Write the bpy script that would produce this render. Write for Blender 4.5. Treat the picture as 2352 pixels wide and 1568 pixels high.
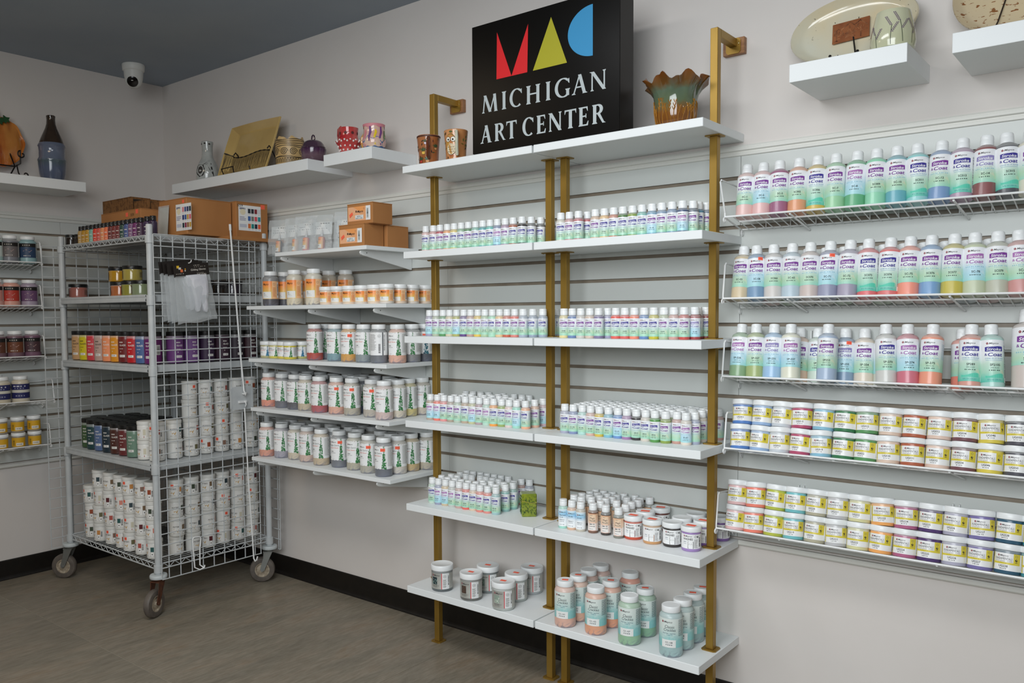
import bpy, bmesh, math, random
from mathutils import Vector, Matrix
PI = math.pi
for o in list(bpy.data.objects):
    bpy.data.objects.remove(o)
scene = bpy.context.scene
C = scene.collection

# ---------------------------------------------------------------- camera
cam_data = bpy.data.cameras.new('camera')
cam = bpy.data.objects.new('camera', cam_data)
C.objects.link(cam)
YAW, PITCH, ROLL = 0.69429, -0.0532, -0.00726
fw = Vector((-math.sin(YAW) * math.cos(PITCH), math.cos(YAW) * math.cos(PITCH), math.sin(PITCH)))
rt = Vector((math.cos(YAW), math.sin(YAW), 0))
up = rt.cross(fw)
r2 = rt * math.cos(ROLL) + up * math.sin(ROLL)
u2 = -rt * math.sin(ROLL) + up * math.cos(ROLL)
M = Matrix((r2, u2, -fw)).transposed().to_4x4()
M.translation = (4.39325, -2.58222, 1.29717)
cam.matrix_world = M
cam_data.sensor_width = 36.0
cam_data.lens = 1921.388 / 2352 * 36.0
cam_data.shift_x = (1176 - 1079.14) / 2352
cam_data.shift_y = (824.5186 - 784) / 2352
cam_data.clip_start = 0.05
scene.camera = cam

# ---------------------------------------------------------------- light and exposure
scene.view_settings.view_transform = 'Standard'
scene.view_settings.look = 'None'
scene.view_settings.gamma = 1.0
scene.view_settings.use_curve_mapping = False
scene.view_settings.exposure = 0.0
world = bpy.data.worlds.new('world')
scene.world = world
world.use_nodes = True
world.node_tree.nodes['Background'].inputs[0].default_value = (0.95, 0.95, 1.0, 1)
world.node_tree.nodes['Background'].inputs[1].default_value = 0.03

def area(name, loc, target, sx, sy, power, col):
    l = bpy.data.lights.new(name, 'AREA')
    l.shape = 'RECTANGLE'; l.size = sx; l.size_y = sy; l.energy = power; l.color = col
    o = bpy.data.objects.new(name, l); C.objects.link(o)
    o.location = loc
    o.rotation_euler = (Vector(target) - Vector(loc)).to_track_quat('-Z', 'Y').to_euler()
    return o
area('window_daylight', (4.05, -3.45, 2.0), (3.1, 0.0, 0.7), 2.2, 1.3, 40, (0.93, 0.975, 1.0)).data.spread = math.radians(125)
area('ceiling_lamp', (2.95, -1.75, 2.56), (2.95, -1.75, 0), 1.3, 0.6, 25, (0.97, 0.985, 1.0))
area('ceiling_lamp', (1.25, -1.9, 2.56), (1.25, -1.9, 0), 0.6, 0.6, 7.5, (1.0, 0.80, 0.58))
# ---------------------------------------------------------------- materials
def lin(h):
    if isinstance(h, str):
        h = h.lstrip('#'); c = [int(h[i:i + 2], 16) / 255 for i in (0, 2, 4)]
    else:
        c = list(h[:3])
    return tuple(x / 12.92 if x <= 0.04045 else ((x + 0.055) / 1.055) ** 2.4 for x in c) + (1,)
MATS = {}
class NT:
    def __init__(s, m):
        m.use_nodes = True
        s.t = m.node_tree; s.n = s.t.nodes; s.b = s.n['Principled BSDF']
    def add(s, typ, **kw):
        n = s.n.new(typ)
        for k, v in kw.items(): setattr(n, k, v)
        return n
    def link(s, a, b): s.t.links.new(a, b)
    def mix(s, fac, a, b, mode='MIX'):
        n = s.n.new('ShaderNodeMix'); n.data_type = 'RGBA'; n.blend_type = mode
        for inp, v in ((n.inputs[0], fac), (n.inputs[6], a), (n.inputs[7], b)):
            if isinstance(v, bpy.types.NodeSocket): s.t.links.new(v, inp)
            else: inp.default_value = v
        return n.outputs[2]
    def ramp(s, src, stops):
        n = s.n.new('ShaderNodeValToRGB'); e = n.color_ramp.elements
        while len(e) < len(stops): e.new(0.5)
        for k, (p, c) in enumerate(stops): e[k].position = p; e[k].color = c
        s.t.links.new(src, n.inputs[0]); return n.outputs[0]
    def noise(s, scale, detail=3, rough=.55, coord='Object', stretch=None, dist=0):
        tc = s.n.new('ShaderNodeTexCoord'); n = s.n.new('ShaderNodeTexNoise')
        n.inputs['Scale'].default_value = scale; n.inputs['Detail'].default_value = detail
        n.inputs['Roughness'].default_value = rough; n.inputs['Distortion'].default_value = dist
        o = tc.outputs[coord]
        if stretch:
            mp = s.n.new('ShaderNodeMapping'); mp.inputs['Scale'].default_value = stretch
            s.t.links.new(o, mp.inputs[0]); o = mp.outputs[0]
        s.t.links.new(o, n.inputs['Vector']); return n.outputs['Fac']
    def bump(s, h, strength=.2, dist=.002):
        n = s.n.new('ShaderNodeBump'); n.inputs['Strength'].default_value = strength; n.inputs['Distance'].default_value = dist
        s.t.links.new(h, n.inputs['Height']); s.t.links.new(n.outputs[0], s.b.inputs['Normal'])
    def col(s, c): s.t.links.new(c, s.b.inputs['Base Color'])
def mat(name, color='#ffffff', rough=.5, metal=0., spec=None, coat=0.):
    if name in MATS: return MATS[name]
    m = bpy.data.materials.new(name); N = NT(m)
    N.b.inputs['Base Color'].default_value = lin(color)
    N.b.inputs['Roughness'].default_value = rough
    N.b.inputs['Metallic'].default_value = metal
    if spec is not None: N.b.inputs['Specular IOR Level'].default_value = spec
    if coat: N.b.inputs['Coat Weight'].default_value = coat; N.b.inputs['Coat Roughness'].default_value = .08
    m.diffuse_color = lin(color)
    MATS[name] = m
    return m
def noisy(name, c1, c2, scale, rough=.5, metal=0., stretch=None, bump=0, lo=.35, hi=.65, detail=4, coat=0.):
    if name in MATS: return MATS[name]
    m = mat(name, c1, rough, metal, coat=coat); N = NT(m)
    f = N.noise(scale, detail, stretch=stretch)
    N.col(N.ramp(f, [(lo, lin(c1)), (hi, lin(c2))]))
    if bump: N.bump(f, bump)
    return m
def ink(h):
    return mat('ink_' + h.lstrip('#'), h, .55)
# ---------------------------------------------------------------- mesh building
class MB:
    def __init__(s): s.v = []; s.f = []; s.m = []
    def add(s, v, f, m=0):
        b = len(s.v); s.v += [tuple(p) for p in v]
        s.f += [tuple(b + i for i in q) for q in f]; s.m += [m] * len(f)
    def box(s, x0, x1, y0, y1, z0, z1, m=0):
        s.add([(x0, y0, z0), (x1, y0, z0), (x1, y1, z0), (x0, y1, z0), (x0, y0, z1), (x1, y0, z1), (x1, y1, z1), (x0, y1, z1)],
              [(0, 3, 2, 1), (4, 5, 6, 7), (0, 1, 5, 4), (1, 2, 6, 5), (2, 3, 7, 6), (3, 0, 4, 7)], m)
    def tube(s, pts, r, n=6, m=0, closed=False):
        pts = [Vector(p) for p in pts]; N = len(pts); b = len(s.v); prev = None
        for i, p in enumerate(pts):
            if closed: t = pts[(i + 1) % N] - pts[i - 1]
            else: t = pts[min(i + 1, N - 1)] - pts[max(i - 1, 0)]
            t.normalize()
            if prev is None:
                a = Vector((0, 0, 1)) if abs(t.z) < .9 else Vector((1, 0, 0))
                u = t.cross(a).normalized()
            else:
                u = (prev - t * prev.dot(t)).normalized()
            prev = u; w = t.cross(u)
            rr = r[i] if isinstance(r, (list, tuple)) else r
            for k in range(n):
                a = 2 * PI * k / n
                s.v.append(tuple(p + u * (rr * math.cos(a)) + w * (rr * math.sin(a))))
        for i in range(N if closed else N - 1):
            j = (i + 1) % N
            for k in range(n):
                k2 = (k + 1) % n
                s.f.append((b + i * n + k, b + i * n + k2, b + j * n + k2, b + j * n + k)); s.m.append(m)
        if not closed:
            s.f.append(tuple(b + k for k in range(n))[::-1]); s.m.append(m)
            s.f.append(tuple(b + (N - 1) * n + k for k in range(n))); s.m.append(m)
    def lathe(s, prof, n=24, m=0, c=(0, 0, 0), fn=None):
        """prof: (r, z) from the bottom axis outwards and up; fn(theta, r, z) may deform a ring point"""
        b = len(s.v); rings = []
        for r, z in prof:
            if r < 1e-6:
                rings.append([len(s.v)]); s.v.append((c[0], c[1], c[2] + z))
            else:
                R = []
                for k in range(n):
                    a = 2 * PI * k / n; q, w = (r, z) if fn is None else fn(a, r, z)
                    R.append(len(s.v)); s.v.append((c[0] + q * math.sin(a), c[1] - q * math.cos(a), c[2] + w))
                rings.append(R)
        for A, B in zip(rings, rings[1:]):
            for k in range(n):
                k2 = (k + 1) % n
                if len(A) == 1 and len(B) == 1: continue
                if len(A) == 1: q = (A[0], B[k2], B[k])
                elif len(B) == 1: q = (A[k], A[k2], B[0])
                else: q = (A[k], A[k2], B[k2], B[k])
                s.f.append(q); s.m.append(m)
    def xf(s, M):
        s.v = [tuple(M @ Vector(p)) for p in s.v]; return s
def mesh(name, mb, mats, smooth=False, bevel=0):
    me = bpy.data.meshes.new(name)
    me.from_pydata(mb.v, [], mb.f)
    for m in mats: me.materials.append(m)
    if len(mats) > 1: me.polygons.foreach_set('material_index', mb.m)
    if bevel:
        bm = bmesh.new(); bm.from_mesh(me)
        bmesh.ops.bevel(bm, geom=bm.edges[:], offset=bevel, segments=1, affect='EDGES', profile=.5)
        bm.to_mesh(me); bm.free()
    if smooth:
        me.polygons.foreach_set('use_smooth', [True] * len(me.polygons))
        me.set_sharp_from_angle(angle=math.radians(38))
    me.update()
    return me
def obj(name, me, parent=None, loc=None, color=None, kind=None, rot=None):
    o = bpy.data.objects.new(name, me); C.objects.link(o)
    if parent is not None: o.parent = parent
    if loc is not None: o.location = loc
    if rot is not None: o.rotation_euler = rot
    if color is not None: o.color = lin(color)
    if kind: o['kind'] = kind
    return o
def part(name, mb, m, parent=None, smooth=False, bevel=0, **kw):
    return obj(name, mesh(name, mb, m if isinstance(m, (list, tuple)) else [m], smooth, bevel), parent, **kw)
def tag(o, label, cat, group=None):
    o['label'] = label; o['category'] = cat
    if group: o['group'] = group
    return o
def thing(name, label, cat, loc=(0, 0, 0), rot=(0, 0, 0), group=None):
    o = bpy.data.objects.new(name, None); C.objects.link(o)
    o.empty_display_size = .02
    o.location = loc; o.rotation_euler = rot
    return tag(o, label, cat, group)
def B(x0, x1, y0, y1, z0, z1):
    b = MB(); b.box(x0, x1, y0, y1, z0, z1); return b
def tube(pts, r, n=6, closed=False):
    b = MB(); b.tube(pts, r, n, 0, closed); return b
def lathe(prof, n=24, fn=None):
    b = MB(); b.lathe(prof, n, fn=fn); return b
ORD = 'zeroth first second third fourth fifth sixth seventh eighth ninth tenth eleventh twelfth thirteenth fourteenth fifteenth sixteenth seventeenth eighteenth nineteenth twentieth'.split()
# ---------------------------------------------------------------- flat print: lettering and marks as thin polygons
_glyphs = {}
def text_mesh(s, bold=0., shear=0., res=1):
    k = (s, bold, shear, res)
    if k not in _glyphs:
        c = bpy.data.curves.new('lettering', 'FONT'); c.body = s; c.size = 1.0
        c.offset = bold; c.shear = shear; c.resolution_u = res; c.fill_mode = 'FRONT'
        o = bpy.data.objects.new('lettering', c)
        me = o.to_mesh()
        v = [(p.co.x, p.co.y) for p in me.vertices]; f = [tuple(p.vertices) for p in me.polygons]
        o.to_mesh_clear(); bpy.data.objects.remove(o); bpy.data.curves.remove(c)
        _glyphs[k] = (v, f)
    return _glyphs[k]
class Art:
    def __init__(s): s.v = []; s.f = []; s.m = []; s.mats = []
    def mi(s, m):
        if isinstance(m, str): m = ink(m)
        if m not in s.mats: s.mats.append(m)
        return s.mats.index(m)
    def put(s, v, f, m, layer):
        b = len(s.v); s.n = getattr(s, 'n', 0) + 1; lz = layer + .004 * (s.n % 60) if layer else 0
        s.v += [(p[0], p[1], lz) for p in v]
        s.f += [tuple(b + i for i in q) for q in f]; s.m += [s.mi(m)] * len(f)
    def poly(s, pts, m, layer=1): s.put(pts, [tuple(range(len(pts)))], m, layer)
    def strip(s, top, bot, m, layer=1):
        n = len(top); s.put(list(bot) + list(top), [(i, i + 1, n + i + 1, n + i) for i in range(n - 1)], m, layer)
    def rect(s, x0, x1, y0, y1, m, layer=1, step=.0026):
        n = max(1, int(math.ceil((x1 - x0) / step))); xs = [x0 + (x1 - x0) * i / n for i in range(n + 1)]
        s.strip([(x, y1) for x in xs], [(x, y0) for x in xs], m, layer)
    def disc(s, x, y, r, m, layer=1, n=10, ry=None):
        s.poly([(x + r * math.cos(2 * PI * k / n), y + (ry or r) * math.sin(2 * PI * k / n)) for k in range(n)], m, layer)
    def ring(s, x, y, r, w, m, layer=1, n=14):
        s.ribbon([(x + r * math.cos(2 * PI * k / n), y + r * math.sin(2 * PI * k / n)) for k in range(n + 1)], w, m, layer)
    def ribbon(s, pts, w, m, layer=1):
        top = []; bot = []; N = len(pts)
        for i in range(N):
            a = pts[max(i - 1, 0)]; b = pts[min(i + 1, N - 1)]; dx, dy = b[0] - a[0], b[1] - a[1]; L = math.hypot(dx, dy) or 1
            ww = w[i] if isinstance(w, (list, tuple)) else w
            top.append((pts[i][0] - dy / L * ww / 2, pts[i][1] + dx / L * ww / 2)); bot.append((pts[i][0] + dy / L * ww / 2, pts[i][1] - dx / L * ww / 2))
        s.strip(top, bot, m, layer)
    def text(s, t, x, y, h, m, w=None, bold=0., shear=0., layer=2, align='l', res=2):
        v, f = text_mesh(t, bold, shear, res)
        if not v: return
        x0 = min(p[0] for p in v); x1 = max(p[0] for p in v)
        sy = h / .729; sx = sy if w is None else w / (x1 - x0)
        W = (x1 - x0) * sx; ox = x - (W / 2 if align == 'c' else W if align == 'r' else 0)
        s.put([(ox + (p[0] - x0) * sx, y + p[1] * sy) for p in v], f, m, layer)
        return W
    def lines(s, x0, x1, y0, y1, n, m, seed=1, layer=2, fill=.45):
        """rows of tiny print too small to read"""
        R = random.Random(seed)
        for i in range(n):
            y = y1 - (y1 - y0) * (i + .5) / n; hh = (y1 - y0) / n * fill
            s.rect(x0, x0 + (x1 - x0) * R.uniform(.7, 1), y - hh / 2, y + hh / 2, m, layer)
    def bars(s, x0, x1, y0, y1, m, n=9, seed=3, layer=2, upright=False):
        R = random.Random(seed)
        for i in range(n):
            a = i / n; b = a + R.uniform(.3, .75) / n
            if upright: s.rect(x0, x1, y0 + (y1 - y0) * a, y0 + (y1 - y0) * b, m, layer)
            else: s.rect(x0 + (x1 - x0) * a, x0 + (x1 - x0) * b, y0, y1, m, layer)
    def wrap(s, rad, z0=0., eps=.00018, th0=0.):
        """bend round a body whose radius at height z is rad (number or function)"""
        fn = rad if callable(rad) else (lambda z: rad)
        b = MB()
        for x, y, l in s.v:
            r = fn(z0 + y) + eps * (l + 1); a = th0 + x / fn(z0 + y); b.v.append((r * math.sin(a), -r * math.cos(a), z0 + y))
        b.f = list(s.f); b.m = list(s.m); return b
    def flat(s, org, ux, uy, eps=.0003):
        ux = Vector(ux).normalized(); uy = Vector(uy).normalized(); n = ux.cross(uy); org = Vector(org)
        b = MB()
        for x, y, l in s.v: b.v.append(tuple(org + ux * x + uy * y + n * (eps * (l + 1))))
        b.f = list(s.f); b.m = list(s.m); return b
def prof_r(prof):
    def f(z):
        for (r0, z0), (r1, z1) in zip(prof, prof[1:]):
            if z1 > z0 and z0 <= z <= z1: return r0 + (r1 - r0) * (z - z0) / (z1 - z0)
        return prof[-1][0]
    return f
# ---------------------------------------------------------------- surfaces of the room
def wall_mat():
    m = mat('wall_paint', '#d9d0ca', .62); N = NT(m)
    f = N.noise(2.2, 4, .6); g = N.noise(160, 3, .6)
    c = N.ramp(f, [(.3, lin('#d8d2cd')), (.7, lin('#dcd7d3'))])
    N.col(c); N.bump(g, .06, .001); return m
WALL = wall_mat()
CEIL = noisy('ceiling_paint', '#97a3b0', '#9da8b3', 3, .8)
def tile_mat():
    m = mat('floor_tile', '#80786a', .42); N = NT(m)
    oi = N.add('ShaderNodeObjectInfo')
    f = N.noise(3.2, 6, .62, coord='Generated', stretch=(2.2, 1.0, 1), dist=.6)
    g = N.noise(14, 5, .7, coord='Generated', stretch=(3.5, 1.0, 1))
    c = N.ramp(f, [(.25, lin('#777064')), (.45, lin('#8a8375')), (.6, lin('#93897a')), (.78, lin('#8c7a64'))])
    d = N.ramp(g, [(.4, lin('#b5aea2')), (.62, lin('#ffffff'))])
    c = N.mix(.45, c, d, 'MULTIPLY')
    mm = N.add('ShaderNodeMapRange'); mm.inputs[3].default_value = .92; mm.inputs[4].default_value = 1.06
    N.link(oi.outputs['Random'], mm.inputs[0])
    hs = N.add('ShaderNodeHueSaturation'); N.link(c, hs.inputs['Color']); N.link(mm.outputs[0], hs.inputs['Value'])
    N.col(hs.outputs[0]); N.bump(g, .05, .001); return m
TILE = tile_mat()
GROUT = mat('grout', '#a9a295', .9)
SLAT = mat('slat_laminate', '#cdd1ce', .40)
GROOVE = noisy('groove_core', '#7d7264', '#94897a', 9, .45)
TRIM = mat('trim_paint', '#dcdcd6', .5)
BASEB = noisy('black_vinyl_base', '#0b0806', '#15100c', 30, .45)
WHITE = mat('white_melamine', '#e9edee', .42)
RX, RY, H = 6.4, -5.4, 2.5915
# floor: grout bed with every tile laid in it
fl = part('floor', B(-.05, RX + .05, RY - .05, .05, -.06, -.0015), GROUT, kind='structure')
tm = {}
xs = [-.025 + .5785 * i for i in range(13)]; ys = [-1.033 + 1.2 * j for j in range(-4, 2)]
for i in range(len(xs) - 1):
    for j in range(len(ys) - 1):
        x0, x1, y0, y1 = max(xs[i], 0.0), min(xs[i + 1], RX), max(ys[j], RY), min(ys[j + 1], 0)
        if x1 - x0 < .01 or y1 - y0 < .01: continue
        k = (round(x1 - x0, 3), round(y1 - y0, 3))
        if k not in tm: tm[k] = mesh('tile', B(.0012, k[0] - .0012, .0012, k[1] - .0012, -.008, 0), [TILE], bevel=.0006)
        obj('tile', tm[k], fl, (x0, y0, 0))
part('ceiling', B(-.05, RX + .05, RY - .05, .05, H, H + .06), CEIL, kind='structure')
wl = part('wall_left', B(-.1, 0, RY, .1, -.02, H + .02), WALL, kind='structure')
wr = part('wall_right', B(0, RX, 0, .1, -.02, H + .02), WALL, kind='structure')
part('wall_front', B(-.1, RX + .1, RY - .1, RY, -.02, H + .02), WALL, kind='structure')
part('wall_far', B(RX, RX + .1, RY, .1, -.02, H + .02), WALL, kind='structure')
def base(name, axis, L):
    prof = [(0, 0), (.011, 0), (.0105, .004), (.006, .011), (.0045, .018), (.0045, .094), (.003, .0985), (0, .0985)]
    b = MB(); n = len(prof)
    for t in (0.0, L):
        for d, z in prof: b.v.append((t, -d, z) if axis == 'x' else (d, -t, z))
    for k in range(n):
        k2 = (k + 1) % n; b.f.append((k, k2, n + k2, n + k) if axis == 'y' else (k2, k, n + k, n + k2)); b.m.append(0)
    b.f.append(tuple(range(n))); b.f.append(tuple(range(n, 2 * n))); b.m += [0, 0]
    o = part(name, b, BASEB, kind='structure'); return o
base('baseboard_right', 'x', RX); base('baseboard_left', 'y', -RY)
# slatwall: every slat is a board of its own, with the groove core behind
PITCH = .0762; Z0 = 1.7169; GAP = .0118
def slats(parent, axis, a0, a1):
    me = MB()
    # board with the undercut lips of a slatwall, section (d, z)
    h = PITCH - GAP
    sec = [(.004, .004), (.012, .0), (.012, h), (.004, h - .004)]
    L = a1 - a0
    for t in (0.0, L):
        for d, z in sec: me.v.append((t, -d, z) if axis == 'x' else (d, -t, z))
    for k in range(4):
        k2 = (k + 1) % 4; me.f.append((k, k2, 4 + k2, 4 + k) if axis == 'y' else (k2, k, 4 + k, 4 + k2)); me.m.append(0)
    me.f += [(0, 1, 2, 3), (7, 6, 5, 4)]; me.m += [0, 0]
    m = mesh('slat', me, [SLAT])
    for k in range(-1, 15):
        z = Z0 - (k + 1) * PITCH + GAP / 2
        if k == 14: z += .004
        obj('slat', m, parent, (a0, 0, z) if axis == 'x' else (0, -a0, z))
ZB = Z0 - 15 * PITCH + GAP / 2
part('groove_core', B(.002, 5.79, -.0042, -.0002, ZB, 1.783), GROOVE, wr)
for a, b_ in ((.015, .921), (.922, 2.14), (2.141, 3.3585), (3.3600, 4.578), (4.5795, 5.79)): slats(wr, 'x', a, b_)
part('groove_core', B(.0002, .0042, -4.4, -.002, ZB, 1.783), GROOVE, wl)
for a, b_ in ((.015, .6), (.6012, 1.82), (1.8212, 3.04)): slats(wl, 'y', a, b_)
def cove(name, axis, L, z0, hh, prof):
    b = MB(); n = len(prof)
    for t in (0.0, L):
        for d, z in prof: b.v.append((t, -d, z0 + z * hh) if axis == 'x' else (d, -t, z0 + z * hh))
    for k in range(n):
        k2 = (k + 1) % n; b.f.append((k, k2, n + k2, n + k) if axis == 'y' else (k2, k, n + k, n + k2)); b.m.append(0)
    b.f.append(tuple(range(n))); b.f.append(tuple(range(n, 2 * n))); b.m += [0, 0]
    part(name, b, TRIM, kind='structure')
CP = [(0, 0), (.013, 0), (.017, .06), (.017, .30), (.0145, .34), (.0145, .42), (.020, .52), (.020, .74), (.016, .78), (.016, .84), (.012, 1), (0, 1)]
cove('trim_1', 'x', 5.79, 1.7835, .034, CP); cove('trim_2', 'y', 4.4, 1.7835, .034, CP)
BP = [(0, 0), (.010, .05), (.014, .3), (.014, .8), (.012, 1), (0, 1)]
cove('trim_3', 'x', 5.79, ZB - .024, .018, BP); cove('trim_4', 'y', 4.4, ZB - .024, .018, BP)
# ---------------------------------------------------------------- gold-post shelf units
def gold_mat():
    m = mat('gold_lacquer', '#9b7a34', .38, .55); N = NT(m)
    f = N.noise(6, 3); N.col(N.ramp(f, [(.3, lin('#95742e')), (.7, lin('#a5843c'))])); return m
GOLD = gold_mat()
SCREW = mat('screw_steel', '#b5a67c', .3, .9)
WOODBLK = noisy('stained_wood_block', '#a5764c', '#8d6040', 24, .5, stretch=(1, 1, 6))
ZS = [1.8537, 1.535, 1.217, .8962, .5756, .256]
TH = .0255
def chamfer_plate(cx, cy, z0, z1, h, c):
    b = MB(); p = [(cx - h + c, cy - h), (cx + h - c, cy - h), (cx + h, cy - h + c), (cx + h, cy + h - c), (cx + h - c, cy + h), (cx - h + c, cy + h), (cx - h, cy + h - c), (cx - h, cy - h + c)]
    b.add([(x, y, z0) for x, y in p] + [(x, y, z1) for x, y in p], [tuple(range(7, -1, -1)), tuple(range(8, 16))] + [(k, (k + 1) % 8, 8 + (k + 1) % 8, 8 + k) for k in range(8)]); return b
def gold_unit(name, label, x0, x1, posts):
    t = thing(name, label, 'shelf unit', ((x0 + x1) / 2, -.153, 0))
    ox, oy = (x0 + x1) / 2, -.153
    for z in ZS:
        part('shelf_board', B(x0 - ox, x1 - ox, -.3007 - oy, -.0005 - oy if z > 1.8 or z < .5 else -.0125 - oy, z - TH, z), WHITE, t, bevel=.0012)
    hp = .0119
    for px in posts:
        x = px - ox
        segs = [(.004, ZS[5] - TH - .003)] + [(ZS[i] + .004, ZS[i - 1] - TH - .003) for i in range(5, 0, -1)] + [(ZS[0] + .001, 2.1435)]
        for a, c in segs:
            part('post', B(x - hp, x + hp, -hp, hp, a, c), GOLD, t, bevel=.0012)
        pl = [0.0] + ZS[1:]
        for z in pl: part('mounting_plate', chamfer_plate(x, 0, z + .0002, z + .0038, .0235, .006), GOLD, t)
        for z in ZS:
            q = part('mounting_plate', chamfer_plate(x, 0, z - TH - .0034, z - TH - .0002, .0235, .003), GOLD, t)
            sc = MB()
            for sx in (-.017,): sc.lathe([(0, -.0022), (.0018, -.0022), (.0024, 0), (0, 0)], 8, c=(x + sx, -.017, z - TH - .0034))
            part('screw', sc, SCREW, q)
        part('wall_arm', B(x - hp, x + hp, hp, -.0225 - oy, 2.1435 - .0238, 2.1435), GOLD, t, bevel=.0012)
        zc = 2.1225
        w = part('wall_plate', chamfer_plate(0, 0, -.0018, .0018, .0235, .007).xf(Matrix.Translation((x, -.0215 - oy, zc)) @ Matrix.Rotation(PI / 2, 4, 'X')), GOLD, t)
        sc = MB()
        for sx, sz in ((.0165, .010), (-.0165, -.010)): sc.lathe([(0, .0025), (.002, .0022), (.003, 0), (0, 0)][::-1], 8, c=(0, 0, 0)); 
        sc = MB()
        for sx, sz in ((.0175, .006),):
            q = lathe([(0, 0), (.003, 0), (.0022, .002), (0, .0024)], 8).xf(Matrix.Translation((x + sx, -.0233 - oy, zc + sz)) @ Matrix.Rotation(PI / 2, 4, 'X'))
            sc.add(q.v, q.f)
        part('screw', sc, SCREW, w)
        part('wood_block', B(x - .034, x + .034, -.0196 - oy, -.0004 - oy, zc - .025, zc + .025), WOODBLK, t, bevel=.001)
    return t
gold_unit('shelf_unit', 'left white and gold shelf unit under the mugs, beside the stacked wall shelves', 2.1707, 2.7656, (2.199, 2.738))
gold_unit('shelf_unit', 'right white and gold shelf unit under the ruffled bowl, beside the wire baskets', 2.7725, 3.3632, (2.800, 3.335))
# ---------------------------------------------------------------- floating shelves
def floating(label, x0, x1, y0, y1):
    t = thing('floating_shelf', label, 'shelf', ((x0 + x1) / 2, (y0 + y1) / 2, 1.917))
    part('board', B(x0 - (x0 + x1) / 2, x1 - (x0 + x1) / 2, y0 - (y0 + y1) / 2, y1 - (y0 + y1) / 2, 0, .0475), WHITE, t, bevel=.0008)
FZ = 1.9645
floating('long white floating shelf on the right wall, nearest the corner, holding the square dish', .505, 1.568, -.258, -.0003)
floating('short white floating shelf under the red dotted mug and the rainbow mug', 1.6725, 1.961, -.258, -.0003)
floating('white floating shelf on the left wall under the pumpkin plate', .0003, .258, -1.62, -.5785)
floating('white floating shelf under the oval speckled dish and the lavender cup', 3.5896, 3.879, -.258, -.0003)
floating('white floating shelf at top right corner of the photo under the speckled plate', 3.9775, 4.27, -.258, -.0003)
# ---------------------------------------------------------------- bracketed slatwall shelves
BRK = mat('bracket_enamel', '#e3e6e6', .35)
def bracket_mesh(D, hh):
    # flat tapering blade with rounded nose, in the y-z plane, top edge at z = 0
    b = MB(); pts = [(-.014, 0), (-.014, -hh), (-.02, -hh), (-D + .012, -.0195), (-D + .004, -.0165), (-D, -.010), (-D + .003, -.003), (-D + .010, 0)]
    n = len(pts); w = .0035
    b.add([(-w, y, z) for y, z in pts] + [(w, y, z) for y, z in pts], [tuple(range(n)), tuple(range(2 * n - 1, n - 1, -1))] + [((k + 1) % n, k, n + k, n + (k + 1) % n) for k in range(n)])
    b.lathe([(0, -.0005), (.0022, -.0005), (.0022, .0005), (0, .0005)], 8, 1)
    k = len(b.v) - sum(1 for _ in range(18))
    for i in range(k, len(b.v)):
        x, y, z = b.v[i]; b.v[i] = (w + z + .0002, -D + .034 + y, -.010 + x)
    return b
BOLT = mat('dark_bolt', '#4d4a45', .4, .6)
def wall_shelf(label, x0, x1, z, br, D=.312):
    t = thing('wall_shelf', label, 'shelf', ((x0 + x1) / 2, -.16, z - .016)); ox = (x0 + x1) / 2
    part('board', B(x0 - ox, x1 - ox, -D + .16, -.0125 + .16, 0, .016), WHITE, t, bevel=.0008)
    me = mesh('bracket', bracket_mesh(D - .006, .068), [BRK, BOLT])
    for x in br: obj('bracket', me, t, (x - ox, .16, -.0006))
for a in (('white wall shelf at the top, under the small cardboard boxes and bagged bottles', 1.405, 1.98, 1.5715, (1.437, 1.937)),
          ('white wall shelf holding the orange labelled jars', 1.19, 2.085, 1.3425, (1.235, 1.615, 2.010)),
          ('white wall shelf with the yellow jars and red tree labelled jar', 1.197, 2.083, 1.1065, (1.235, 1.615, 2.010)),
          ('white wall shelf of tree labelled jars, second from the bottom', 1.205, 2.094, .884, (1.24, 1.62, 2.015)),
          ('lowest white wall shelf of tree labelled jars', 1.205, 2.096, .6575, (1.245, 1.63, 2.015))):
    wall_shelf(*a)
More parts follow.
